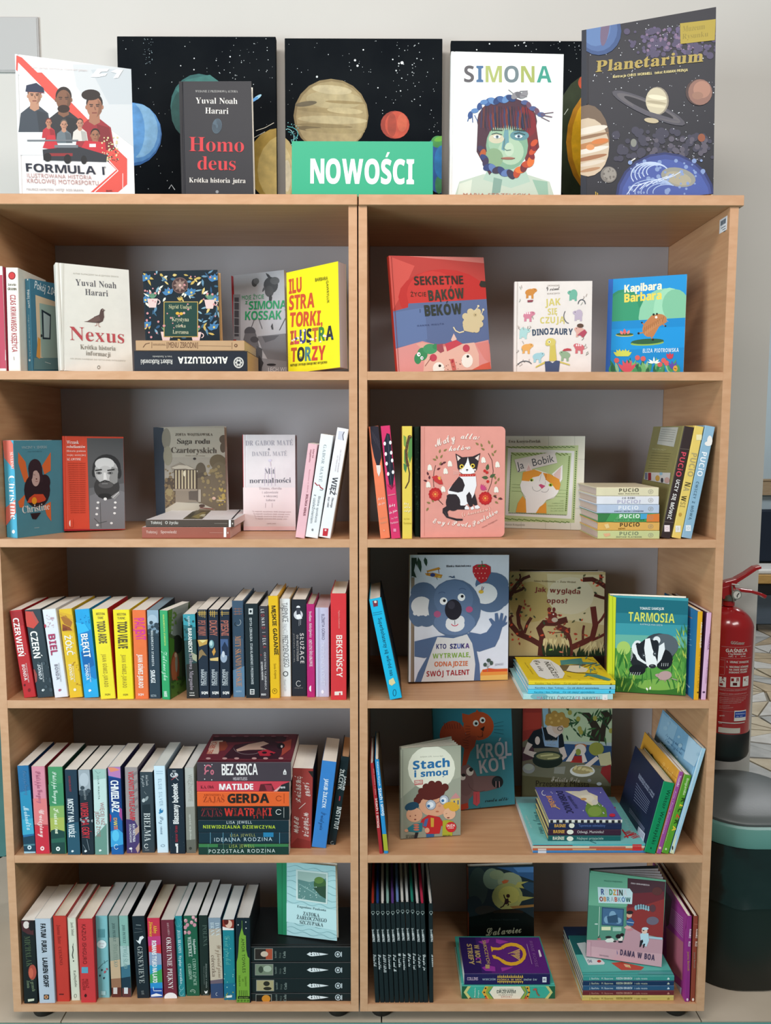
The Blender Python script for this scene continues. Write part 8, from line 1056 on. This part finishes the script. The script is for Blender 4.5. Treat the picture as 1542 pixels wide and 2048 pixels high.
face_out(D1, (156, 730), (793, 738), (166, 5), z1, .014, 'olive-toned picture book with a cook in a dark shirt at a kitchen table', None, lean=.05, front='#6c6450', spine='#26241c', art=pm)
st = z1; y_ = max(hit_z(*D1((235, 1098)), z1).y, .004)
for i, (bl, br, tl, lab, kw) in enumerate([
 ((236, 1100), (1045, 1100), (236, 1082), 'blue thin magazine at the bottom of the four teal-topped magazines', dict(spine='#3c7cb8', sp=[r('#c8d4e0', 272, 1082, 332, 1098)])),
 ((234, 1081), (1045, 1081), (234, 1064), 'orange-red thin magazine, second from the bottom of the four', dict(spine='#c8603c', sp=[r('#d8c4b8', 272, 1065, 332, 1080), r('#c83034', 950, 1064, 1015, 1082), r('#d4a070', 520, 1066, 690, 1076)])),
 ((234, 1063), (1048, 1063), (234, 1048), 'pale thin magazine, second from the top of the four', dict(spine='#d0c8b0', sp=[r('#b8685c', 640, 1050, 900, 1062), r('#c83034', 950, 1048, 1015, 1063)])),
 ((235, 1047), (1056, 1047), (235, 1034), 'thin magazine with an aqua cover on top of the four, under a small pile', dict(bpx=(500, 738), spine='#4ca8b0', front='#7cc8c8', sp=[r('#7c2c2c', 240, 1040, 520, 1046), r('#c83034', 950, 1034, 1015, 1047)], art=[t('Uwierz w siebie', 240, 800, 290, 960, 46, '#4c8488', 'c'), t('WOW', 880, 950, 960, 1000, 44, '#c0343c', 'b'), l('#c0343c', 10, (876, 930), (920, 990)), l('#c0343c', 10, (890, 985), (960, 960)), t('magazyn dla dzieci', 180, 830, 220, 920, 14, '#c4e4e4'), e('#c0343c', 822, 775, 8), t('Kicia Kocia', 880, 850, 940, 950, 30, '#a4dcdc', 'c'), l('#3c7c84', 5, (640, 1010), (690, 1030))]))]):
    kw = dict(kw); st = flat(D1, bl, br, tl, st, kw.pop('w', .248), y_+.0006*(i % 2), lab, 'four thin magazines piled in the fourth right compartment', hard=False, front=kw.pop('front', '#88b8bc'), pages='#e0ddd8', **kw)
y2 = hit_z(*D1((345, 1012)), st).y
for i, (bl, br, tl, lab, kw) in enumerate([
 ((345, 1012), (865, 1018), (345, 974), 'dark teal little book, lowest of the small pile on the magazines', dict(spine='#1c5c5c', front='#1c5c5c', sp=[t('BAŚNIE', 378, 1002, 462, 1002, 22, '#e0dcc8', 'b'), e('#e4e0d0', 502, 994, 24, 17), t('Najlepsi przyjaciele', 550, 1000, 742, 1000, 18, '#a8c4bc')])),
 ((345, 968), (868, 970), (345, 930), 'dark plum little book in the small pile on the magazines', dict(spine='#3c2034', front='#3c2034', sp=[t('BAŚNIE', 382, 954, 464, 954, 22, '#d8a44c', 'b'), e('#e4e0d0', 503, 946, 24, 17), t('Odwagi, Mumintku!', 552, 954, 745, 954, 18, '#d4cccc')])),
 ((350, 926), (872, 926), (350, 884), 'navy little book in the small pile on the magazines', dict(spine='#20284c', front='#20284c', sp=[t('BAŚNIE', 390, 912, 472, 912, 22, '#d8a44c', 'b'), e('#e4e0d0', 514, 900, 20, 18), t('Tajemnicze odwiedziny', 562, 908, 755, 908, 18, '#5c74b0')])),
 ((352, 881), (876, 881), (352, 860), 'lilac-blue little book with a pale sleeping figure on top of the small pile', dict(bpx=(500, 625), spine='#d8d8d0', front='#5c5ca8', sp=[[r('#26242c', 360+i*44, 860, 380+i*44, 881) for i in range(12)]], art=[p('#68903c', (620, 740), (690, 720), (760, 780), (770, 840), (640, 840), (610, 790)), e('#84a44c', 680, 800, 50, 36), p('#e4dcbc', (465, 655), (560, 655), (640, 665), (700, 690), (700, 740), (660, 760), (600, 720), (540, 690)), e('#e8e4d0', 630, 700, 50, 28, 20), e('#d0a060', 600, 712, 22, 9), p('#d8d4c4', (500, 670), (620, 645), (650, 680), (560, 690)), e('#dcd8cc', 680, 735, 24, 20),
      t('DOBRANOC', 400, 655, 480, 815, 44, '#26264c', 'b', .03), t('Maluszku', 480, 690, 545, 780, 20, '#3c3c70', 'b'), t('BAŚNIE', 330, 690, 370, 775, 34, '#e0a060', 'b'), l('#d8b060', 6, (385, 760), (430, 785)), ar('#d8d8e8', 318, 668, 18, 18, 60, 250, 5), spray('#c8c8e8', 14, 290, 650, 780, 850, 3, 5, 4), e('#c83048', 805, 830, 22, 12)]))]):
    kw = dict(kw); st = flat(D1, bl, br, tl, st, .155, y2+.0006*(i % 2), lab, 'small pile of four little books on the magazines', hard=True, pages='#d8cc94', **kw)
srow(D1, z1, [
 ((1060, 1090), (1140, 1098), (1196, 600), 'navy book with a green spine leaning right, its dark back cover to the front', dict(dx=-.008, y=.004, w=.205, hard=True, front='#1c6c4c', spine='#158a58', back='#1c2440', pages='#d8cfb8', sp=[t('Wiktor Woroszylski', 1225, 640, 1110, 1030, 26, '#0c3c28', 'n', .08), t('Cyryl', 1150, 930, 1120, 1040, 1, '#0c3c28'), l('#0c3c28', 7, (1108, 1055), (1106, 1068))],
   bk=[[t('Najsłynniejsza powieść w historii', 1020-i*5, 540+i*15, 1130-i*8, 690+i*18, 13, '#9ca4bc', 'b') for i in range(2)], [l('#8088a4', 3, (1002-i*3, 595+i*20), (1100-i*4, 735+i*13)) for i in range(7)], [l('#8088a4', 3, (955-i*2, 775+i*12), (1065-i*2, 925+i*8)) for i in range(3)], p('#c4ccdc', (1020, 905), (1068, 960), (1056, 1020), (1008, 960)), [l('#4c5470', 2, (1022+i*7, 920+i*8), (1014+i*7, 955+i*8)) for i in range(6)]])),
 ((1150, 1102), (1182, 1105), (1312, 520), 'thin purple spined book leaning right, its amber back cover showing', dict(dx=-.008, y=.004, w=.24, hard=True, front='#a85c24', spine='#9c4a94', back='#dfa23c', sp=[t('Tsatsiki', 1312, 540, 1290, 620, 14, '#e8c8e0', 'b'), t('Ania i Piotr Karolakowie', 1282, 650, 1190, 960, 10, '#d8b0d0'), e('#e8c4a0', 1172, 1060, 9, 10)], bk=[p('#5c2c24', (1095, 395), (1115, 385), (1130, 420), (1118, 430)), t('Sekret', 1180, 480, 1260, 560, 40, '#efc468', 'c'), l('#c88c34', 4, (1160, 440), (1290, 560))])),
 ((1186, 1102), (1240, 1106), (1350, 545), 'grass green spined book leaning right', dict(dx=-.008, gap=.002, y=.004, w=.20, hard=True, front='#4c7c1c', spine='#5c9c2c', back='#d0c088', sp=[t('Bogumiła', 1365, 560, 1335, 680, 16, '#c4dca4', 'b'), t('KICZKA', 1330, 700, 1255, 940, 30, ['#2c4c14', '#e8c83c', '#2c4c14', '#d8502c', '#2c4c14', '#e8c83c'], 'B', .2), t('nowa', 1222, 950, 1205, 1010, 16, '#b8d498'), e('#c8dca8', 1215, 1068, 8)])),
 ((1243, 1102), (1277, 1106), (1470, 352), 'tall pale blue book leaning right against the side panel', dict(y=.004, w=.25, hard=True, front='#7ca4bc', spine='#a4c8dc', back='#84b4d4', sp=[p('#d4d8b0', (1240, 1040), (1262, 960), (1290, 960), (1270, 1106), (1240, 1106)), l('#e4ecf0', 3, (1470, 360), (1262, 1090)), e('#3c3c34', 1262, 1060, 6, 16)], bk=[p('#9cc4dc', (1190, 90), (1300, 190), (1250, 330), (1140, 300)), p('#b4d4e8', (1380, 250), (1480, 340), (1420, 480), (1340, 420)), p('#d0d4b4', (1190, 360), (1400, 540), (1380, 640), (1200, 470)), p('#2c3c3c', (1172, 300), (1200, 310), (1240, 370), (1220, 370), (1180, 340)), t('Na granicy nieba i ziemi', 1212, 255, 1350, 375, 20, '#5c86a8', 'c'), t('Niebo milczy do woli', 1210, 290, 1330, 400, 20, '#5c86a8', 'c'), spray('#a8cce0', 20, 1180, 120, 1460, 440, 6, 16, 8)])),
], w=.22)

# ================================================================== right bookcase, bottom compartment
names = ['Stefan Król', 'Pamiątka', 'MARS NAPAD', 'Tajemnica', 'Sąd nad M', 'W środku', 'Mózgowiec', 'Ptasie', 'Trudno żyć', 'Nadzieja', 'Drugie ja', 'Hannah']
tops = ['#b83c2c', '#2c4c94', '#dcdcd8', '#9cc4bc', '#6c4c9c', '#7c9ccc', '#dcdcd8', '#d8dcdc', '#2c9480', '#dcdcdc', '#c43458', '#d4d4d0']
plc = ['leftmost', 'second from the left', 'third from the left', 'fourth from the left', 'fifth from the left', 'sixth from the left', 'sixth from the right', 'fifth from the right', 'fourth from the right', 'third from the right', 'second from the right', 'rightmost, slightly apart']
bls = [190, 253, 313, 374, 436, 497, 558, 620, 681, 742, 798, 866]; tls = [130, 190, 252, 316, 378, 440, 500, 562, 625, 690, 750, 858]
for i in range(12):
    x, xt = bls[i], tls[i]; wd = 58 if i < 11 else 54; yb_ = 1795-(8 if 5 <= i <= 8 else 0); yt = 548-(16 if 5 <= i <= 8 else 0)
    ym = (yt-548)
    spine_out(D6, (x, yb_), (x+wd, yb_), (xt, yt), z0, .225, 'slim black white-lettered volume, bottom right compartment, %s of twelve' % plc[i], 'twelve slim black volumes', y=.004, hard=True, front='#141c1f', spine='#192225', back='#141c1f', pages=tops[i],
        sp=[ar('#a8b4b0', xt+wd*.55, 655+ym, 20, 17, 0, 360, 4), p('#a8b4b0', (xt+wd*.55-8, 672+ym), (xt+wd*.55+8, 672+ym), (xt+wd*.55, 690+ym)), t('Zbrodnie', xt+18+.02*i, 865+ym, xt+24, 940+ym, 24, '#b4bcbc', 'b'), t('MISTRZ', xt+24, 930+ym, xt+30, 1022+ym, 26, '#d4d8d8', 'B'), t(names[i], xt+34, 1180+ym, xt+44, 1330+(i*37 % 80)+ym, 36, '#cfd6d6', 'c')])
lt = [p('#26343a', (350, 70), (1180, 60), (1170, 960), (360, 960)), e('#3c4a44', 470, 330, 120, 240), e('#8a9a80', 640, 230, 110, 130), e('#a8ae88', 860, 260, 150, 110), e('#b4b068', 830, 450, 190, 170), e('#cfc264', 850, 430, 130, 110), e('#a0a880', 700, 180, 90, 60), p('#3c6494', (700, 90), (1175, 80), (1170, 260), (1000, 200), (850, 130)), p('#5c8cc4', (900, 90), (1175, 80), (1165, 150), (960, 150)), p('#324e66', (1020, 260), (1170, 280), (1165, 420), (1040, 350)), p('#c4b860', (960, 270), (1090, 262), (1000, 300), (1040, 350), (920, 330)), p('#c4b860', (960, 440), (1165, 460), (1020, 500), (960, 520)), p('#a87840', (860, 570), (1160, 545), (1160, 575), (900, 600)), e('#26343a', 420, 560, 100, 120), e('#3c3834', 560, 620, 130, 60), p('#0e1312', (360, 700), (560, 660), (760, 605), (900, 600), (1040, 640), (1160, 715), (1165, 960), (355, 960)), e('#2c2016', 840, 640, 190, 36), p('#0e1312', (360, 720), (700, 650), (1000, 650), (1165, 730), (1165, 960), (355, 960)),
    p('#dc6c3c', (758, 265), (800, 240), (850, 250), (825, 280), (780, 292)), l('#4c5444', 3, (770, 290), (690, 320)), e('#3c1c14', 838, 440, 24, 24), p('#33181a', (800, 480), (840, 470), (850, 520), (820, 545), (792, 540)), l('#33181a', 13, (815, 490), (795, 460), (785, 425)), l('#33181a', 14, (800, 530), (780, 565), (742, 585)), l('#33181a', 14, (825, 525), (845, 540), (835, 560)), l('#33181a', 9, (840, 505), (872, 520)), t('Barbara i Kosmowska', 620, 742, 970, 738, 18, '#343c3c'), t('Latawiec', 565, 932, 1012, 890, 92, '#c4c8a8', 'c', -.02)]
face_out(D7, (345, 1010), (1160, 1000), (332, 90), z0, .016, 'dark picture book with a child flying a red kite against a bright cloud', None, lean=.03, front='#1c2626', spine='#6c3018', art=[p('#6c3018', (320, 80), (358, 85), (375, 1010), (330, 1010))]+lt)
st = z0; y_ = max(hit_z(*D7((265, 1710)), 0).y, .004)
at = [r('#b4ac54', 262, 1552, 1418, 1556), p('#1c5c40', (265, 1550), (350, 1550), (295, 1630), (345, 1712), (265, 1712)), p('#1c5c40', (1418, 1550), (1330, 1550), (1388, 1630), (1335, 1712), (1418, 1712)), p('#c4c47c', (345, 1550), (385, 1550), (330, 1630), (392, 1712), (350, 1712), (292, 1630)), p('#c4c47c', (1335, 1550), (1298, 1550), (1355, 1630), (1290, 1712), (1330, 1712), (1390, 1630)), p('#6c2c1c', (350, 1712), (392, 1712), (372, 1690)), p('#d8a83c', (560, 1550), (620, 1550), (560, 1630), (620, 1712), (570, 1712), (515, 1630)), p('#d8a83c', (1100, 1550), (1045, 1550), (1090, 1630), (1040, 1712), (1085, 1712), (1112, 1630)), [e('#2c2420', x, y, 11) for x, y in ((562, 1580), (545, 1630), (560, 1680), (1078, 1580), (1098, 1630), (1080, 1680))], p('#c8502c', (560, 1670), (590, 1712), (560, 1712)), p('#c8502c', (1060, 1670), (1080, 1712), (1040, 1712)), p('#8ca444', (600, 1550), (660, 1550), (590, 1630), (660, 1712), (610, 1712), (560, 1630)), p('#8ca444', (1040, 1550), (990, 1550), (1050, 1630), (990, 1712), (1035, 1712), (1070, 1630)), p('#e6e0cc', (660, 1552), (990, 1552), (1040, 1630), (985, 1710), (665, 1710), (610, 1630)), t('DRZEWEM', 700, 1640, 935, 1640, 40, '#3c4440', 'b'), t('ATLAS CZASU', 730, 1600, 910, 1600, 18, '#3c4440', 'n'), t('OLBRZYMIE', 720, 1668, 900, 1668, 16, '#6c5c54'), t('SMOKI', 750, 1696, 885, 1694, 22, '#a04c3c', 'n', .1), t('Benedetta', 435, 1690, 440, 1570, 16, '#d4ecdc', 's'), t('Capra', 480, 1690, 482, 1600, 16, '#d4ecdc', 's'), l('#a0503c', 12, (1145, 1600), (1180, 1590), (1200, 1650), (1225, 1672)), e('#b0584c', 1172, 1590, 22, 14)]
st = flat(D7, (268, 1708), (1418, 1710), (268, 1556), st, .185, y_, 'thick turquoise book with chevron patterns along its spine, under the purple one', None, front='#48b0a0', spine='#3ca894', hard=True, pages='#b8dcc8', sp=at)
flat(D7, (298, 1526), (1356, 1530), (292, 1402), st, .185, y_+.004, 'thick purple book with a golden two-headed snake, lying on the turquoise one', None, front='#5c2478', spine='#231c50', hard=False, pages='#d8dcd4', bpx=(740, 955), sp=[t('COLLINS', 335, 1482, 470, 1482, 38, '#bca4bc', 'b', .02), t('WIECZÓR', 522, 1482, 690, 1482, 22, '#9caab8', 'b', .05), [p('#d8b04c', (705+i*23, 1450), (716+i*23, 1418-8*(i % 2)), (727+i*23, 1450)) for i in range(14)], [p('#d8b04c', (705+i*23, 1490), (716+i*23, 1516+6*(i % 2)), (727+i*23, 1490)) for i in range(14)], t('PIÓRKA W MOC', 706, 1482, 1014, 1482, 22, '#c8a45c', 'b', .05), t('SNÓW ŚW', 1030, 1482, 1196, 1482, 22, '#9caab8', 'b', .05), r('#d8dce4', 1262, 1438, 1312, 1504), t('es', 1272, 1484, 1302, 1484, 34, '#231c50', 'b')],
   art=[p('#2a1c54', (235, 950), (450, 950), (560, 1395), (290, 1400)), p('#3c2068', (430, 950), (500, 950), (640, 1395), (520, 1395)), p('#98389c', (470, 1010), (612, 975), (600, 1020), (540, 1045)), p('#98389c', (690, 975), (850, 1010), (740, 1040), (690, 1020)), p('#98389c', (515, 1330), (590, 1300), (680, 1320), (684, 1376), (560, 1370)), p('#98389c', (750, 1330), (910, 1320), (850, 1350), (765, 1378)),
      [ar('#e0ac30', 885, 1165, 160, 122, -140, 140, 42)], l('#e0ac30', 32, (762, 1090), (720, 1100), (650, 1096)), l('#e0ac30', 32, (762, 1244), (720, 1215), (660, 1200)), p('#e0ac30', (625, 1065), (650, 1080), (660, 1110), (640, 1140), (632, 1110)), p('#e0ac30', (640, 1175), (690, 1180), (680, 1215), (650, 1200)), [p('#e8c06c', (830+i*3, 1160), (985, 1100+i*22), (985, 1112+i*22)) for i in range(7)], e('#5c2478', 890, 1165, 40, 10), t('STREFY', 330, 1040, 365, 1300, 60, '#b49c68', 'B'), t('W MOCY', 420, 1050, 450, 1285, 60, ['#b49c68', '#a43ca0', '#b49c68'], 'B'), t('SMOCZYCH', 520, 995, 580, 1285, 40, '#b49c68', 'b'), r('#b49c68', 560, 1295, 612, 1345), t('REMI ROSSE', 1100, 1005, 1180, 1330, 36, '#7c4c90', 'b'), l('#c8a8c8', 4, (1070, 1042), (1135, 1290)), p('#e4dce4', (1210, 1118), (1230, 1115), (1256, 1195), (1230, 1204))])
st = z0; y_ = max(hit_z(*D8((264, 1456)), 0).y, .004)
for i, (bl, br, tl, lab, kw) in enumerate([
 ((262, 1455), (1143, 1450), (262, 1405), 'pale yellow picture book at the bottom of the five-book pile', dict(spine='#cdb868', front='#c8b060', ink='#9c8840')),
 ((268, 1403), (1145, 1400), (268, 1355), 'maroon picture book, second from the bottom of the five-book pile', dict(spine='#6c2830', front='#5c2028', ink='#c08478')),
 ((270, 1353), (1146, 1352), (270, 1308), 'steel blue picture book in the middle of the five-book pile', dict(spine='#2c5478', front='#24486c', ink='#cfdce8')),
 ((270, 1306), (1146, 1306), (270, 1262), 'navy picture book, second from the top of the five-book pile', dict(spine='#1c3458', front='#182c4c', ink='#c8ccb8')),
 ((272, 1260), (1148, 1260), (272, 1214), 'teal picture book with white speech bubbles on top of the five-book pile', dict(bpx=(500, 825), spine='#3c948c', front='#43a098', ink='#d4e8e4', art=[p('#1c6464', (100, 820), (300, 820), (300, 1010), (180, 1010)), p('#5cb8ac', (180, 1010), (1060, 1010), (1130, 1160), (260, 1180)), p('#d4e0e0', (210, 900), (290, 890), (480, 1090), (470, 1105), (320, 1110)), t('Od', 320, 1085, 360, 1085, 26, '#34406c', 'b'), e('#b83c3c', 425, 1074, 20, 13), p('#b84c3c', (540, 1090), (640, 1080), (860, 1130), (830, 1160), (640, 1160)), p('#d8b48c', (660, 1100), (720, 1110), (730, 1135), (680, 1130)), l('#b0c85c', 5, (700, 1120), (730, 1140)), p('#54a0a0', (820, 1170), (1140, 1180), (1145, 1200), (800, 1200))]))]):
    kw = dict(kw); ik = kw.pop('ink'); ym = (bl[1]+tl[1])/2+9
    st = flat(D8, bl, br, tl, st, .205, y_+.0006*(i % 2), lab, 'five picture books piled in the bottom right compartment', hard=True, pages='#c8c8b8', sp=[t('J. Basińska   M. Bazarowa', 332, ym, 560, ym, 18, ik, 'n'), t('RODZINA OBRABKÓW', 590, ym, 745, ym, 20, ik, 'b'), t('i cała reszta', 765, ym, 890, ym, 18, ik, 'n'), p(ik, (1078, ym), (1090, ym-20), (1104, ym-8), (1100, ym+2))], **kw)
ro = [p('#4f8a72', (300, 530), (440, 530), (430, 870), (300, 860)), p('#6ca88c', (330, 215), (700, 265), (690, 560), (320, 530)), p('#568c78', (440, 540), (690, 550), (680, 880), (430, 870)), p('#4c3038', (700, 270), (1065, 305), (1055, 460), (698, 560)), p('#8c3434', (690, 540), (1055, 450), (1040, 850), (820, 800), (760, 760), (690, 700)), p('#6c2c34', (700, 420), (1050, 400), (1050, 470), (900, 520), (700, 560)), l('#c8d8cc', 5, (430, 545), (420, 830)), p('#bc929c', (296, 865), (660, 870), (690, 720), (760, 760), (830, 800), (1040, 860), (1028, 1138), (300, 1042)), p('#c8a0a8', (300, 920), (600, 960), (1030, 1000), (1028, 1138), (300, 1042)), p('#34506c', (452, 548), (665, 565), (658, 735), (448, 722)), p('#46688c', (462, 560), (655, 575), (648, 725), (458, 712)), [e('#7ca0bc', *q) for q in ((555, 630, 34, 44), (500, 670, 28, 36), (610, 680, 30, 30))], p('#34506c', (500, 640), (600, 620), (610, 700), (510, 700)), r('#dcdcb4', 448, 738, 536, 772), r('#a4c4b4', 556, 742, 640, 780), e('#c8d8d0', 398, 712, 18, 6),
    p('#c0d8dc', (410, 355), (720, 370), (748, 410), (742, 520), (420, 508)), t('RODZINA', 444, 428, 700, 440, 56, ['#3c4c84', '#c8ccd0', '#4c8c5c', '#c8943c', '#a8505c', '#2c3c34', '#c8ccd0'], 'B', .06), t('OBRABKÓW', 430, 492, 732, 500, 44, ['#8c3434', '#c88040', '#5c8ca0', '#a8b4b8', '#b8503c', '#7c9cac', '#5c7cac', '#2c5c54'], 'B', .06), t('MAGDA MAJEWSKA', 472, 302, 650, 314, 14, '#3c6c5c', 'n'), t('EWA BARANIECKA', 732, 325, 912, 345, 14, '#c8b8bc', 'b'),
    [e('#8cb0bc', 780+i*24, 555-10*math.sin(i*.8), 15, 26) for i in range(6)], [e('#3c4450', 792+i*24, 550-10*math.sin(i*.8), 5, 22) for i in range(6)], e('#5c3c44', 940, 560, 30, 36), e('#6c6474', 940, 680, 60, 40), e('#5c3434', 985, 395, 50, 40), p('#3c5c8c', (685, 680), (730, 650), (765, 690), (750, 730), (690, 720)), e('#d8a48c', 715, 625, 26, 26), e('#2c2428', 720, 600, 32, 18), l('#c8d4dc', 5, (690, 690), (760, 700)), e('#d8a8a4', 700, 745, 34, 14), e('#c8848c', 720, 765, 28, 10),
    e('#e0d8d0', 630, 850, 24, 26), e('#241c20', 610, 830, 26, 22), e('#241c20', 645, 815, 20, 16), e('#34303c', 630, 882, 24, 10), p('#d8dcd4', (480, 870), (520, 840), (560, 850), (580, 885), (500, 888)), e('#2c2c2c', 515, 838, 30, 12), e('#2c2c2c', 575, 878, 16, 8), l('#3c3c3c', 5, (412, 850), (430, 820)), p('#b86c6c', (405, 850), (440, 845), (440, 862), (410, 862)), p('#b8d4e0', (820, 810), (850, 790), (900, 800), (905, 870), (880, 930), (830, 900)), e('#e0bcac', 862, 775, 28, 30), e('#c0d4dc', 868, 755, 32, 14), e('#2c2c34', 852, 772, 10, 6), p('#26242c', (820, 870), (845, 860), (850, 880), (825, 930), (812, 935)), p('#26242c', (850, 900), (870, 900), (855, 940), (845, 940)), p('#a4c4d0', (905, 830), (1035, 840), (1035, 862), (905, 848)),
    t('i', 598, 1002, 604, 1002, 34, '#4c5c9c', 'b'), t('DAMA W BOA', 626, 1008, 960, 1062, 54, '#4a3c58', 'B', .1), t('NASZA KSIĘGARNIA', 425, 1014, 515, 1028, 11, '#6c5c6c', 'n'), p('#c49aa4', (300, 880), (345, 880), (345, 1050), (298, 1042))]
face_out(D8, (300, 1040), (1026, 1136), (336, 220), st, .016, 'green, plum and pink picture book standing ajar on the five-book pile', None, lean=.03, fan=(5, .33), front='#6ca88c', spine='#4c7c6c', back='#2c3034', pages='#cfccd0', art=ro)
srow(D8, z0, [
 ((1264, 1480), (1312, 1480), (1287, 640), 'purple spined book near the right panel with a pink and purple back cover', dict(dx=-.003, y=.006, w=.235, hard=True, front='#6c2058', spine='#8c2c7c', back='#9c3484', sp=[t('RAMKI', 1308, 762, 1302, 850, 18, '#e8d0e0', 'b'), t('BLIZ', 1300, 880, 1296, 930, 18, '#e8d0e0', 'b'), t('Joanna Bartosik', 1288, 980, 1290, 1165, 18, '#c89c4c', 'n'), e('#e4c8dc', 1287, 1440, 10, 14)],
    bk=[p('#b86878', (1085, 740), (1250, 890), (1240, 1260), (1090, 1120)), p('#a43c8c', (1072, 390), (1290, 640), (1250, 890), (1085, 740)), p('#4c1c34', (1072, 390), (1140, 480), (1110, 720), (1085, 740)), [l('#c8a0bc', 4, (1135-i*2, 560+i*16), (1248, 660+i*23)) for i in range(9)], p('#c8ccd8', (1170, 1270), (1235, 1330), (1228, 1410), (1165, 1345))])),
 ((1316, 1486), (1362, 1486), (1347, 640), 'brown-red spined book against the right side panel', dict(y=.006, w=.235, hard=True, front='#5c2820', spine='#8c4030', back='#5c2820', sp=[t('RAMKI', 1370, 762, 1365, 850, 18, '#e8d0c4', 'b'), t('BLIZ', 1364, 880, 1360, 930, 18, '#e8d0c4', 'b'), t('Joanna Bartosik', 1348, 985, 1346, 1140, 18, '#9c8478', 'n'), l('#b87464', 4, (1352, 712), (1386, 716)), e('#ecd8cc', 1340, 1440, 11, 15)])),
], w=.235)
